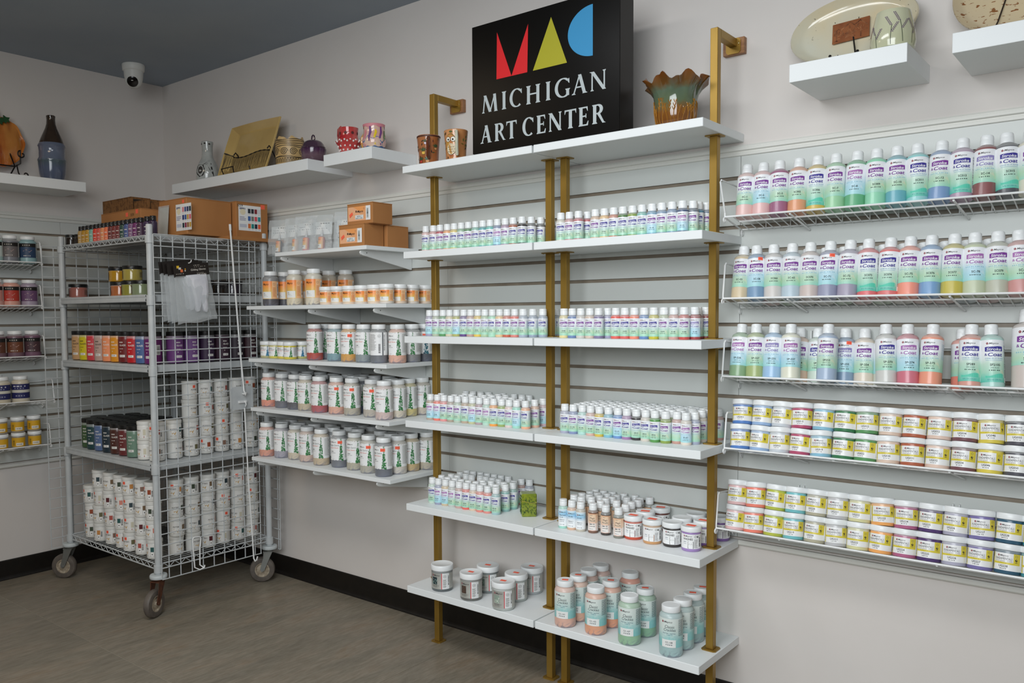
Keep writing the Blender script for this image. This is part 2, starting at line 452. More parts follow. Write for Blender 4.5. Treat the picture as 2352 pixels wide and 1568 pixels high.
# ---------------------------------------------------------------- tilted wire baskets
WIRE = mat('white_wire_coating', '#eceeee', .35)
RW = .0023
def basket(label, x0, zf, axis='x', L=1.2, sgn=1, org=None, top=.106, ytop=-.140):
    """front rail at y=-.155, floor falling to the wall; built along +x and turned for the left wall"""
    t = thing('wire_basket', label, 'basket', (x0, 0, zf) if axis == 'x' else org, (0, 0, 0 if axis == 'x' else PI / 2))
    yb, zb = -.021, -.030
    part('front_rail', tube([(0, -.155, 0), (L, -.155, 0)], .0029, 8), WIRE, t)
    part('back_rail', tube([(0, yb, zb + .002), (L, yb, zb + .002)], RW), WIRE, t)
    part('under_rail', tube([(.03, -.118, -.0125), (L - .03, -.118, -.0125)], .0026), WIRE, t)
    part('top_rail', tube([(0, -.019, top - .014), (L, -.019, top - .014)], RW), WIRE, t)
    cw = mesh('cross_wire', tube([(0, -.1575, .0006), (0, -.150, -.0025), (0, yb, zb - .001)], .0016, 5), [WIRE])
    n = int(L / .0247)
    for k in range(1, n): obj('cross_wire', cw, t, (k * L / n, 0, 0))
    bw = mesh('back_wire', tube([(0, -.0205, zb), (0, -.0205, top - .014)], .0016, 5), [WIRE])
    for k in range(1, int(L / .074)): obj('back_wire', bw, t, (k * .074, 0, 0))
    for x in (0, L):
        part('side_wire', tube([(x, -.155, -.002), (x, -.1545, .012), (x, ytop - .002, top - .006), (x, ytop + .005, top), (x, -.07, top - .006), (x, -.019, top - .013)], .0026, 6), WIRE, t)
        for y, z in ((-.157, -.009), (yb - .001, zb - .009)):
            part('wire_loop', tube([(x, y + .0072 * math.cos(a), z + .0072 * math.sin(a)) for a in [2 * PI * k / 12 for k in range(12)]], RW, 5, True), WIRE, t)
        part('floor_side_wire', tube([(x, -.155, -.002), (x, yb, zb)], RW), WIRE, t)
    for x in (.21, L / 2 + .02, L - .2):
        b = MB(); b.box(x - .009, x - .006, -.024, -.0045, top - .006, top + .03); b.box(x + .006, x + .009, -.024, -.0045, top - .006, top + .03); b.box(x - .009, x + .009, -.0065, -.0045, top - .02, top + .03)
        part('hanging_clip', b, BRK, t)
        part('support_arm', tube([(x - .02, -.150, -.005), (x - .006, -.02, zb - .012)], .003, 6), WIRE, t)
    return t
BASK = [('top white wire basket of tall squeeze bottles on the right', 3.369, 1.583), ('second white wire basket from top on the right, tall bottles', 3.3655, 1.340),
        ('third white wire basket from top on the right, speckled paint bottles', 3.3655, 1.106), ('fourth white wire basket from top on the right, two-high jars', 3.374, .888), ('lowest white wire basket on the right, two-high jars starting pale pink', 3.350, .639)]
for i, (l, x, z) in enumerate(BASK):
    basket(l, x, z, ytop=-.188 if i == 0 else -.140)
LB = [(-.76, 1.566), (-.765, 1.356), (-.758, 1.109), (-.722, .890), (-.745, .672)]
for (y1, z), n in zip(LB, ('top', 'second', 'third', 'fourth', 'lowest')):
    basket(('%s white wire basket on the left wall' % n) if n in ('top', 'lowest') else '%s white wire basket from top on the left wall' % n, 0, z, 'y', .61, org=(0, y1 - .61, z), top=.10)
# ---------------------------------------------------------------- wheeled rack
RACK = noisy('grey_rack_coating', '#c6cacb', '#bcc1c3', 20, .42)
RGREY = mat('rack_bumper_grey', '#c3cacb', .5)
RUST = noisy('rusted_caster_steel', '#6b3f28', '#4a3024', 40, .7, .3)
RUBR = noisy('worn_rubber', '#6a625a', '#57504a', 30, .55)
HUB = noisy('dirty_hub', '#b7ab98', '#8d7f6c', 60, .5)
GALV = mat('caster_steel', '#8f918e', .4, .7)
RXS, RYS = (.225, 1.048), (-.695, -.108)
rk = thing('storage_rack', 'grey wheeled storage rack with mesh sides in the corner', 'rack', (.636, -.40, 0))
OR = Vector((.636, -.40, 0))
TIER = [1.648, 1.393, 1.089, .662, .2215]
for x in RXS:
    for y in RYS:
        prof = [(0, .178), (.0135, .178), (.0135, 1.688), (.011, 1.692), (0, 1.692)]
        P = [(0, .178), (.014, .178)]
        for z in reversed(TIER):
            h = .036 if z in (1.648, .2215) else .046
            P += [(.014, z - h), (.0185, z - h), (.0195, z - .004), (.014, z - .003)]
        P += [(.014, 1.688), (.012, 1.692), (0, 1.692)]
        part('rack_post', lathe(P, 16), RACK, rk, True, loc=(x - OR.x, y - OR.y, 0))
        part('bumper', lathe([(0, .162), (.036, .162), (.0375, .166), (.0375, .174), (.035, .178), (.012, .179), (0, .179)], 32), RGREY, rk, True, loc=(x - OR.x, y - OR.y, 0))
def wire_shelf(z):
    x0, x1, y0, y1 = RXS[0] + .012, RXS[1] - .012, RYS[0] + .002, RYS[1] - .002
    t = part('wire_shelf', MB(), RACK, rk)
    fb = MB(); fy = [(y0 - .003), (y1 + .003)]
    for y in fy:
        fb.tube([(x0, y, z - .002), (x1, y, z - .002)], .003); fb.tube([(x0, y, z - .0245), (x1, y, z - .0245)], .003)
        n = 15; pts = []
        for k in range(n * 2 + 1): pts.append((x0 + (x1 - x0) * k / (2 * n), y, z - .003 if k % 2 else z - .0235))
        for a, c in zip(pts, pts[1:]): fb.tube([a, c], .0016, 5)
    for x in (x0 - .008, x1 + .008):
        fb.tube([(x, y0, z - .002), (x, y1, z - .002)], .003); fb.tube([(x, y0, z - .0245), (x, y1, z - .0245)], .003)
        n = 11; pts = [(x, y0 + (y1 - y0) * k / (2 * n), z - .003 if k % 2 else z - .0235) for k in range(2 * n + 1)]
        for a, c in zip(pts, pts[1:]): fb.tube([a, c], .0016, 5)
    fb.v = [(a - OR.x, b - OR.y, c) for a, b, c in fb.v]
    t.data = mesh('wire_shelf', fb, [RACK])
    d = MB(); n = 32
    for k in range(n + 1):
        x = x0 + (x1 - x0) * k / n; d.tube([(x, y0, z - .0016), (x, y1, z - .0016)], .0014, 5)
    for k in (1, 2): 
        y = y0 + (y1 - y0) * k / 3; d.tube([(x0, y, z - .0045), (x1, y, z - .0045)], .0022, 5)
    d.v = [(a - OR.x, b - OR.y, c) for a, b, c in d.v]
    part('deck_wires', d, RACK, t, kind='stuff')
wire_shelf(TIER[0]); wire_shelf(TIER[4])
for z in TIER[1:4]:
    x0, x1, y0, y1 = RXS[0] + .004 - OR.x, RXS[1] - .004 - OR.x, RYS[0] - .012 - OR.y, RYS[1] + .012 - OR.y
    b = MB(); b.box(x0, x1, y0, y1, z - .022, z - .002)
    for ya, yc in ((y0 - .004, y0), (y1, y1 + .004)):
        b.box(x0 + .012, -.002, ya, yc, z - .031, z); b.box(.0, x1 - .012, ya, yc, z - .031, z)
        b.box(x0 + .012, x1 - .012, ya - .0015, yc + .0015, z - .029, z - .019); b.box(x0 + .012, x1 - .012, ya - .0015, yc + .0015, z - .010, z - .003)
    for xa, xc in ((x0 - .004, x0), (x1, x1 + .004)):
        b.box(xa, xc, y0 + .022, y1 - .022, z - .031, z); b.box(xa - .0015, xc + .0015, y0 + .022, y1 - .022, z - .029, z - .019)
    part('solid_shelf', b, RACK, rk)
def caster(x, y, ang, rust):
    c = part('caster', MB(), RUST if rust else GALV, rk, loc=(x - OR.x, y - OR.y, 0), rot=(0, 0, ang))
    f = MB()
    for s in (-1, 1):
        p = [(-.014, .150), (.028, .150), (.030, .120), (.046, .066), (.038, .054), (.026, .058), (.006, .105)]
        n = len(p); xs = (s * .0195, s * .0225)
        f.add([(xs[0], q, z) for q, z in p] + [(xs[1], q, z) for q, z in p], [tuple(range(n)), tuple(range(2 * n - 1, n - 1, -1))] + [((k + 1) % n, k, n + k, n + (k + 1) % n) for k in range(n)])
    f.box(-.0225, .0225, -.014, .030, .148, .152)
    f.lathe([(0, .152), (.022, .152), (.024, .157), (.020, .162), (0, .162)], 16)
    c.data = mesh('caster', f, [RUST if rust else GALV])
    R0 = .0605
    prof = [(.030, -.014), (R0 - .012, -.0155), (R0 - .004, -.0135), (R0, -.008), (R0, .008), (R0 - .004, .0135), (R0 - .012, .0155), (.030, .014)]
    w = lathe(prof, 36).xf(Matrix.Translation((0, .036, R0)) @ Matrix.Rotation(PI / 2, 4, 'Y'))
    wh = part('wheel', w, RUBR, c, True)
    h = lathe([(0, -.0165), (.009, -.0165), (.010, -.012), (.026, -.010), (.030, -.0145), (.044, -.0142), (.044, .0142), (.030, .0145), (.026, .010), (.010, .012), (.009, .0165), (0, .0165)], 30).xf(Matrix.Translation((0, .036, R0)) @ Matrix.Rotation(PI / 2, 4, 'Y'))
    part('hub', h, HUB, wh, True)
    ax = lathe([(0, -.027), (.006, -.027), (.006, .027), (0, .027)], 10).xf(Matrix.Translation((0, .036, R0)) @ Matrix.Rotation(PI / 2, 4, 'Y'))
    part('axle', ax, RUST if rust else GALV, wh)
caster(RXS[1], RYS[0], math.radians(205), True)
caster(RXS[0], RYS[0], math.radians(128), False)
caster(RXS[1], RYS[1], math.radians(140), False)
caster(RXS[0], RYS[1], math.radians(40), False)
# mesh panels clipped to the rack, every wire a wire
def panel(label, org, ua, us, zs, r=.0024, name='grid_panel'):
    t = thing(name, label, 'grid panel', org); ua = Vector(ua); n = Vector((ua.y, -ua.x, 0)) * .0046
    z0, z1 = min(zs) - org[2], max(zs) - org[2]
    vm = mesh('upright_wire', tube([(0, 0, z0), (0, 0, z1)], r), [RACK])
    for u in us: obj('upright_wire', vm, t, tuple(ua * u))
    a, c = ua * min(us) + n, ua * max(us) + n
    hm = mesh('cross_wire', tube([tuple(a), tuple(c)], r), [RACK])
    for z in zs: obj('cross_wire', hm, t, (0, 0, z - org[2]))
    return t
ZG = [1.6475 - .0495 * k for k in range(31)]
gp = panel('white wire grid panel on the near end of the rack, with the glove bags', (1.085, -.70, 0), (0, 1, 0), [0, .035] + [.091 + .0559 * k for k in range(8)] + [.515], ZG)
panel('white wire grid panel along the back of the rack', (.17, -.062, 0), (1, 0, 0), [.0557 * k for k in range(17)] + [.906], [z - .01 for z in ZG])
panel('white wire grid panel on the far left end of the rack, edge on', (.192, -.775, 0), (0, 1, 0), [.0, .0557] + [.0557 * k + .1114 for k in range(11)], [z - .004 for z in ZG])
# ---------------------------------------------------------------- containers: bodies, caps, labels
def plastic(name, top, bot, swirl=False, clear=.0, rough=.33, coat=.15):
    """coloured through the object's own colour; frosted wall above the fill, settled colour at the foot"""
    m = mat(name, '#cccccc', rough, coat=coat); N = NT(m)
    oi = N.add('ShaderNodeObjectInfo'); tc = N.add('ShaderNodeTexCoord'); sp = N.add('ShaderNodeSeparateXYZ')
    N.link(tc.outputs['Generated'], sp.inputs[0])
    c = oi.outputs['Color']
    ad = N.add('ShaderNodeMath', operation='ADD'); mu = N.add('ShaderNodeMath', operation='MULTIPLY_ADD')
    N.link(oi.outputs['Random'], mu.inputs[0]); mu.inputs[1].default_value = .10; mu.inputs[2].default_value = -.05
    N.link(sp.outputs[2], ad.inputs[0]); N.link(mu.outputs[0], ad.inputs[1])
    f = N.ramp(ad.outputs[0], [(top - .01, (0, 0, 0, 1)), (top + .01, (1, 1, 1, 1))])
    fac = N.add('ShaderNodeMath', operation='MULTIPLY'); N.link(f, fac.inputs[0]); fac.inputs[1].default_value = .42
    c = N.mix(fac.outputs[0], c, lin('#c3c5c3'))
    if swirl:
        n = N.noise(26, 4, .6, dist=1.2)
        lo = N.ramp(sp.outputs[2], [(.02, (1, 1, 1, 1)), (.17, (0, 0, 0, 1))])
        k = N.ramp(n, [(.47, (0, 0, 0, 1)), (.56, (1, 1, 1, 1))])
        q = N.add('ShaderNodeMath', operation='MULTIPLY'); N.link(lo, q.inputs[0]); N.link(k, q.inputs[1])
        q2 = N.add('ShaderNodeMath', operation='MULTIPLY'); N.link(q.outputs[0], q2.inputs[0]); q2.inputs[1].default_value = .75
        c = N.mix(q2.outputs[0], c, lin('#767a8a'))
    N.col(c); return m
BOTTLE = plastic('bottle_plastic', .86, 0)
PINTP = plastic('jar_plastic', .80, 0, True)
JARP = plastic('small_jar_plastic', .93, 0)
GLOSS = plastic('clear_jar_plastic', .97, 0, rough=.12, coat=.6)
CAPW = mat('white_cap', '#eef1f2', .35)
CAPK = mat('black_cap', '#141312', .35)
JARW = noisy('white_jar_plastic', '#e3e3df', '#d9d8d2', 12, .4)
def ocol(name, rough=.5):
    m = mat(name, '#888888', rough); N = NT(m); oi = N.add('ShaderNodeObjectInfo'); N.col(oi.outputs['Color']); return m
OINK = ocol('coloured_ink'); STICK = mat('orange_price_sticker', '#ff6a4d', .55)
# profiles (r, z)
PB8 = [(0, 0), (.0245, 0), (.0268, .0022), (.0270, .006), (.0270, .1215), (.0262, .1265), (.0235, .1305), (.0185, .1335), (.0125, .1350), (.0122, .140), (0, .140)]
PC8 = [(.0122, .1362), (.0152, .1362), (.0155, .139), (.0153, .1505), (.0149, .1512), (.0149, .1522), (.0152, .1528), (.0147, .1612), (.0138, .1628), (.0060, .1634), (0, .1634)]
PB2 = [(0, 0), (.0150, 0), (.0166, .0018), (.0168, .005), (.0168, .0665), (.0162, .0705), (.0142, .0735), (.0115, .0748), (.0110, .078), (0, .078)]
PC2 = [(.0110, .0755), (.0131, .0755), (.0134, .078), (.0133, .0890), (.0130, .0895), (.0130, .0902), (.0132, .0907), (.0128, .0965), (.0120, .0978), (.005, .0984), (0, .0984)]
PBP = [(0, .0025), (.026, .0), (.0325, .0012), (.0350, .005), (.0355, .011), (.0355, .1165), (.0350, .1215), (.0328, .1265), (.0290, .1305), (.0262, .1325), (.0258, .137), (0, .137)]
PCP = [(.0255, .1355), (.0283, .1355), (.0287, .137), (.0287, .1515), (.0279, .1532), (.0262, .1538), (.0255, .1530), (0, .1528)]
PB4 = [(0, .002), (.022, 0), (.0282, .0010), (.0292, .004), (.0292, .0565), (.0288, .0595), (.0278, .0605), (0, .0605)]
PC4 = [(.0280, .0600), (.0309, .0600), (.0313, .0612), (.0313, .0738), (.0305, .0752), (.0285, .0756), (.0275, .0750), (0, .0750)]
PB8J = [(0, .002), (.030, 0), (.0380, .001), (.0400, .005), (.0402, .010), (.0402, .076), (.0392, .0795), (0, .0795)]
PC8J = [(.038, .079), (.0423, .079), (.0427, .0805), (.0427, .0965), (.0417, .0982), (.0395, .0986), (.0385, .0980), (0, .0978)]
PBK = [(0, 0), (.032, 0), (.0365, .003), (.037, .007), (.037, .118), (.0355, .1225), (0, .1225)]
PCK = [(.034, .122), (.0368, .122), (.0372, .124), (.0372, .1395), (.036, .141), (0, .141)]
PBW = [(0, 0), (.030, 0), (.0335, .003), (.0335, .069), (.0325, .071), (.0352, .0715), (.0354, .084), (.034, .0855), (0, .0855)]
PBG = [(0, 0), (.039, 0), (.0432, .003), (.0435, .008), (.0435, .050), (.0425, .0535), (0, .0535)]
PCG = [(.040, .053), (.0437, .053), (.044, .055), (.044, .068), (.043, .0695), (0, .0695)]
def sc(p, k): return [(r * k, z * k) for r, z in p]
def mm(name, prof, m, n): return mesh(name, lathe(prof, n), [m], True)
KIND = {
 'bottle8': (mm('body', PB8, BOTTLE, 24), mm('cap', PC8, CAPW, 20), PB8),
 'bottle16': (mm('body', sc(PB8, 1.24), BOTTLE, 24), mm('cap', sc(PC8, 1.24), CAPW, 20), sc(PB8, 1.24)),
 'bottle2': (mm('body', PB2, BOTTLE, 18), mm('cap', PC2, CAPW, 16), PB2),
 'ink': (mm('body', sc(PB2, .90), GLOSS, 16), mm('cap', sc(PC2, .90), CAPK, 16), sc(PB2, .90)),
 'pint': (mm('body', PBP, PINTP, 24), mm('lid', PCP, CAPW, 24), PBP),
 'jar4': (mm('body', PB4, JARP, 24), mm('lid', PC4, CAPW, 24), PB4),
 'jar8': (mm('body', PB8J, JARP, 28), mm('lid', PC8J, CAPW, 28), PB8J),
 'dark': (mm('body', PBK, JARP, 24), mm('lid', PCK, CAPK, 24), PBK),
 'gold': (mm('body', PBG, GLOSS, 24), mm('lid', PCG, CAPK, 24), PBG),
 'leftpint': (mm('body', sc(PBP, 1.0), JARP, 24), mm('lid', PCP, CAPW, 24), PBP),
 'whitejar': (mm('body', PBW, JARW, 20), None, PBW),
}
# ---- label papers
def paper(name, stops, axis=2, rough=.4, noise=None):
    m = mat(name, '#ffffff', rough, coat=.15); N = NT(m); tc = N.add('ShaderNodeTexCoord'); sp = N.add('ShaderNodeSeparateXYZ')
    N.link(tc.outputs['Generated'], sp.inputs[0]); src = sp.outputs[axis]
    if noise:
        nz = N.noise(noise[0], 3); a = N.add('ShaderNodeMath', operation='MULTIPLY_ADD'); N.link(nz, a.inputs[0]); a.inputs[1].default_value = noise[1]; a.inputs[2].default_value = -noise[1] / 2
        b = N.add('ShaderNodeMath', operation='ADD'); N.link(src, b.inputs[0]); N.link(a.outputs[0], b.inputs[1]); src = b.outputs[0]
    N.col(N.ramp(src, [(p, lin(c)) for p, c in stops])); return m
P_SC = paper('label_green_fade', [(.0, '#a3d8c4'), (.18, '#b6d8bb'), (.34, '#c2dccb'), (.50, '#dde7e6'), (.66, '#eceef1')], noise=(22, .22))
P_SCB = paper('label_blue_fade', [(.0, '#a8dce0'), (.2, '#b4dcea'), (.4, '#c6e2ee'), (.58, '#e6edf2'), (.75, '#f0f2f6')], noise=(22, .22))
P_SCL = paper('label_teal_fade', [(.0, '#5cc4b0'), (.12, '#86d0bd'), (.22, '#a9d8c2'), (.42, '#c4dfcf'), (.56, '#e2ebea'), (.7, '#eef0f3')], noise=(22, .16))
P_WHITE = mat('label_white', '#eff0f0', .4, coat=.1)
P_CRACK = paper('label_crackle', [(.0, '#86c7c7'), (.25, '#98cfce'), (.45, '#c4dedb'), (.7, '#d9e5e0'), (1, '#dfe8e4')], noise=(120, .35))
P_SILV = noisy('label_silver', '#a9aaa4', '#c2c2bb', 20, .35, .25)
P_BLUE = paper('label_sky_fade', [(.0, '#f2f4f5'), (.45, '#eef3f6'), (.7, '#9fd0ee'), (.85, '#b5dcf0'), (1, '#e8f0f4')])
P_CREAM = paper('label_warm_fade', [(.0, '#f1efec'), (.45, '#f1e9e2'), (.5, '#f0dac2'), (1, '#efcfae')])
P_ORNG = paper('label_orange_fade', [(.0, '#f5d58f'), (.35, '#dcc26a'), (.5, '#f0b75e'), (.75, '#f79a4c'), (1, '#f58a45')])
P_TAN = mat('label_tan', '#f4c191', .4, coat=.1)
P_YEL = mat('label_yellow', '#dccb45', .4, coat=.1)
def logo(A, x, y, r, col='#8e2f3a', hole='#f0e9ec'):
    for k in range(5): A.disc(x + r * .52 * math.cos(PI / 2 + k * 2 * PI / 5), y + r * .52 * math.sin(PI / 2 + k * 2 * PI / 5), r * .52, col, 1, 7)
    A.disc(x, y, r * .26, hole, 2, 6)
def mayco(A, x, y, h, col='#2b2326', r=None):
    r = r or h * .62
    logo(A, x + r, y + h * .45, r); A.text('Mayco', x + 2.35 * r, y, h, col, w=h * 4.6, shear=.3, bold=.006)
LBL = {}
def lab(key, fn):
    if key not in LBL:
        b, mats = fn(); LBL[key] = mesh('label', b, mats)
    return LBL[key]
def sc_label(kind, var):
    """squeeze bottle label: brush-stroke wordmark over a green to blue fade"""
    S, R, z0, hL = {'bottle8': (1, .0270, .034, .0865), 'bottle16': (1.24, .0335, .058, .095), 'bottle2': (.64, .0168, .0085, .0565)}[kind]
    long = var == 'l'; rs = 3 if kind != 'bottle2' else 2
    if long: z0, hL = (.013, .1075) if kind == 'bottle8' else (.006, .059)
    A = Art(); W = PI * R * .97
    A.rect(-W, W, 0, hL, {'g': P_SC, 'b': P_SCB, 'l': P_SCL}[var], 0, R * .14)
    y = lambda t: hL - t * S
    mayco(A, -.0175 * S, y(.0115), .0046 * S)
    # the brush-stroke banner
    n = 8; xs = [(-.0205 + .0405 * k / n) * S for k in range(n + 1)]
    wob = [0, .0006, .0002, .0004, 0, .0003, .0005, .0002, -.0006]
    A.strip([(x, y(.0188 - .0022 * k / n - wob[k])) for k, x in enumerate(xs)], [(x, y(.0302 - .0015 * k / n + wob[n - k] * .6)) for k, x in enumerate(xs)], OINK, 1)
    A.text('Stroke', -.0165 * S, y(.0277), .0072 * S, '#f6f6f8', w=.0325 * S, bold=.012, shear=.18, layer=3, res=rs)
    A.text('&', -.0215 * S, y(.0405), .0062 * S, OINK, w=.0062 * S, bold=.012, res=2)
    A.text('Coat', -.0135 * S, y(.0422), .0092 * S, OINK, w=.0325 * S, bold=.022, shear=.12, res=rs)
    if long:
        A.text('CONE 06-10 GLAZE', 0, y(.0492), .0034 * S, '#5f95bd', w=.041 * S, align='c')
        A.rect(-.019 * S, .019 * S, y(.0528), y(.0518), '#9cc0d2', 2)
        A.text('8 FL OZ (236 mL)' if kind != 'bottle2' else '2 FL OZ (59 mL)', 0, .0045 * S, .0032 * S, '#3b8f9a', w=.030 * S, align='c')
        A.rect(.0262 * S, .0325 * S, 0, hL, '#eef0f1', 1)
        A.bars(.0272 * S, .0315 * S, hL * .12, hL * .9, '#6d7479', 26, 5, 2, True)
        A.strip([(x, hL * (.17 + .03 * math.sin(x * 120 / S))) for x in xs], [(x, hL * .10) for x in xs], '#5ecbb0', 1)
    else:
        A.bars(-.019 * S, .017 * S, y(.0468), y(.0452), '#c2cdb8', 9, 7, 2)
        A.bars(-.022 * S, .022 * S, y(.0520), y(.0500), '#86bccf', 10, 9, 2)
        A.bars(-.009 * S, .007 * S, y(.0556), y(.0545), '#9bc6cf', 4, 2, 2)
        for k in range(16): A.rect(.029 * S, .048 * S, y(.012 + .0026 * k), y(.0131 + .0026 * k), '#a8c3d2', 2, .012)
    for a, b_, w in ((.010, .026, .0022), (.014, .028, .0016), (.005, .024, .0012)):
        A.ribbon([(a * S, hL * .42), ((a + b_) / 2 * S, hL * .24), (b_ * S, hL * .10)], [.0004 * S, w * S, .0003 * S], '#d8dcc0' if var != 'b' else '#d4e8f0', 1)
    return A.wrap(R, z0), A.mats
def sc_code(kind, code, long):
    S, R, z0, hL = {'bottle8': (1, .0270, .034, .0865), 'bottle16': (1.24, .0335, .058, .095), 'bottle2': (.64, .0168, .0085, .0565)}[kind]
    if long: z0, hL = (.013, .1075) if kind == 'bottle8' else (.006, .059)
    A = Art(); y = lambda t: hL - t * S
    A.text(code, .0015 * S, y(.0668), .0058 * S, '#22312c', w=.0037 * S * len(code), bold=.014, align='c')
    A.bars(-.0115 * S, .0135 * S, y(.0735 if not code.startswith('SP') else .0790), y(.0712 if not code.startswith('SP') else .0767), '#3c5049', 6, len(code) + ord(code[-1]), 2)
    if code.startswith('SP'): A.text('SPECKLED', .0015 * S, y(.0730), .0030 * S, '#4a6a60', w=.019 * S, align='c')
    return A.wrap(R, z0, .00026), A.mats
def ug_label():
    R, z0, h = .0292, .0095, .043; A = Art(); W = PI * R * .93
    A.rect(-W, W, 0, h, P_WHITE, 0)
    A.rect(-.0345, -.030, 0, h, P_YEL, 1); A.lines(-.0342, -.0305, .004, h - .003, 9, '#7d7a45', 4)
    A.rect(.0175, .036, h * .46, h, P_YEL, 1); A.rect(-.030, .036, h * .355, h * .47, P_YEL, 1)
    mayco(A, -.0185, h * .80, .0041)
    A.text('FUNDAMENTALS', -.0245, h * .605, .0058, '#4c4a45', w=.0395)
    A.text('Underglaze', -.0245, h * .495, .0040, '#a9a39b', w=.024); A.ring(.0058, h * .535, .0017, .0005, '#b8b2aa', 2, 8); A.rect(.0085, .0155, h * .50, h * .565, '#c4c0ba', 2)
    A.bars(-.016, .004, h * .405, h * .435, '#8e8634', 6, 4, 2)
    A.ring(.0245, h * .86, .0026, .0007, '#6d6a4c', 2, 10); A.disc(.0245, h * .64, .0031, '#23221c', 2, 10); A.disc(.0250, h * .66, .0013, '#d8cb6a', 3, 6)
    A.rect(.0215, .0275, h * .50, h * .53, '#5c5a3a', 2)
    A.lines(.040, .062, .003, h - .003, 10, '#8b8a84', 8)
    return A.wrap(R, z0), A.mats
def ug_code(code, tint):
    R, z0, h = .0292, .0095, .043; A = Art()
    A.text(code, -.004, h * .185, .0056, '#2a2a2a', w=.0195, bold=.012, align='c')
    A.bars(-.011, .004, h * .075, h * .125, '#6b6b6b', 5, ord(code[-1]), 2)
    return A.wrap(R, z0, .00026), A.mats
def tree(A, x, y0, y1, seed, cols=('#1f6136', '#2d7a40', '#3c8a48')):
    R = random.Random(seed); h = y1 - y0
    for k in range(96):
        t = R.random() ** 1.35; w = (.0022 + .0072 * (1 - t) ** 1.4) * (h / .091) ** .5 if t < .66 else .0024
        cx = x + R.uniform(-1, 1) * w; cy = y0 + h * t; s = (.0036 if t < .66 else .0017) * (h / .091) ** .5 * R.uniform(.7, 1.3); a = R.uniform(0, PI)
        A.poly([(cx + s * math.cos(a), cy + s * math.sin(a) * 1.3), (cx + s * .5 * math.cos(a + PI / 2), cy + s * .5 * math.sin(a + PI / 2)), (cx - s * math.cos(a), cy - s * math.sin(a) * 1.3), (cx - s * .5 * math.cos(a + PI / 2), cy - s * .5 * math.sin(a + PI / 2))], R.choice(cols), 2)
    A.ribbon([(x + .0004, y0), (x - .0006, y0 + h * .3), (x + .0007, y0 + h * .6), (x, y0 + h * .97)], [.0022, .0016, .0009, .0005], cols[0], 1)
def gem_label(seed, S=1., R=.0355, z0=.0315, h=.091, cols=('#1f6136', '#2d7a40', '#3c8a48')):
    A = Art(); W = PI * R * .95; n = 30; Q = random.Random(seed)
    xs = [-W + 2 * W * k / n for k in range(n + 1)]
    A.strip([(x, h - (.0 if k % 3 else .0010)) for k, x in enumerate(xs)], [(x, (.002 if k % 2 else 0) if x < .03 else 0) for k, x in enumerate(xs)], P_WHITE, 0)
    mayco(A, -.0265 * S, h * .845 - .002, .0046 * S)
    A.text('Jungle Gems', -.0345 * S, h * .665, .0072 * S, '#7c7f7d', w=.049 * S, shear=.08)
    A.text('Crystal Glaze', -.0325 * S, h * .565, .0036 * S, '#d8563e', w=.043 * S, bold=.01)
    A.bars(-.0245 * S, -.008 * S, h * .40, h * .43, '#2a2a2a', 3, seed, 2); A.bars(-.0265 * S, .0 * S, h * .335, h * .355, '#6a6a6a', 5, seed + 3, 2)
    A.bars(-.018 * S, -.004 * S, h * .06, h * .075, '#9a9a98', 4, 2, 2)
    tree(A, .0225 * S, h * .02, h * 1.0, seed, cols)
    for k in range(16):
        cx, cy, s = -.036 * S + Q.uniform(-.005, .004), h * Q.uniform(.01, .16), .0018
        A.poly([(cx - s, cy), (cx, cy + s * 1.4), (cx + s, cy)], Q.choice(cols), 2)
    for k in range(20): A.disc(Q.uniform(-W, W), h * (1 - abs(Q.gauss(0, .02)) - .008), .0009, '#8a5a36', 1, 5)
    A.lines(.038 * S, .066 * S, h * .12, h * .94, 15, '#b4b5b3', seed)
    return A.wrap(R, z0), A.mats
def back_label():
    R, z0, h = .0355, .0315, .091; A = Art(); W = PI * R * .95
    A.rect(-W, W, 0, h, P_WHITE, 0); A.lines(-.028, .004, h * .2, h * .93, 16, '#a2a3a3', 3)
    A.ring(.015, h * .84, .0055, .0007, '#6a6a6a', 2, 16); A.text('AP', .015, h * .815, .0042, '#6a6a6a', w=.0068, align='c')
    A.bars(.012, .020, h * .10, h * .50, '#222222', 22, 6, 2, True); A.rect(.0275, .0325, 0, h, '#55595c', 1); A.bars(.034, .040, h * .2, h * .9, '#7a7a7a', 20, 8, 2, True)
    return A.wrap(R, z0), A.mats
def crackle_label(code):
    R, z0, h = .0355, .032, .088; A = Art(); W = PI * R * .95; Q = random.Random(len(code))
    A.rect(-W, W, 0, h, P_CRACK, 0)
    for k in range(26):
        x, y = Q.uniform(-.03, .055), h * Q.uniform(.22, .62); pts = [(x, y)]
        for j in range(3): pts.append((pts[-1][0] + Q.uniform(-.004, .004), pts[-1][1] + Q.uniform(-.005, .003)))
        A.ribbon(pts, .0004, '#e4efee', 1)
    mayco(A, -.0245, h * .86, .0054)
    A.text('Classic', -.014, h * .675, .0092, '#2f3c42', w=.029, shear=.12); A.text('Crackles', -.0175, h * .565, .0092, '#2f3c42', w=.036, shear=.12)
    A.text('Non-Toxic - Lead Free', -.021, h * .475, .0034, '#24516b', w=.039, bold=.008); A.bars(-.008, .010, h * .425, h * .445, '#3f7f92', 5, 1, 2)
    A.rect(-.024, .0195, 0, h * .27, '#eef0ee', 1); A.text(code, -.0015, h * .145, .0056, '#33393b', w=.0215, bold=.012, align='c'); A.bars(-.011, .010, h * .075, h * .11, '#7a8285', 4, 5, 2)
    for k in range(17): A.rect(.028, .048, h * (.40 + .034 * k), h * (.414 + .034 * k), '#51666c', 2, .01)
    return A.wrap(R, z0), A.mats
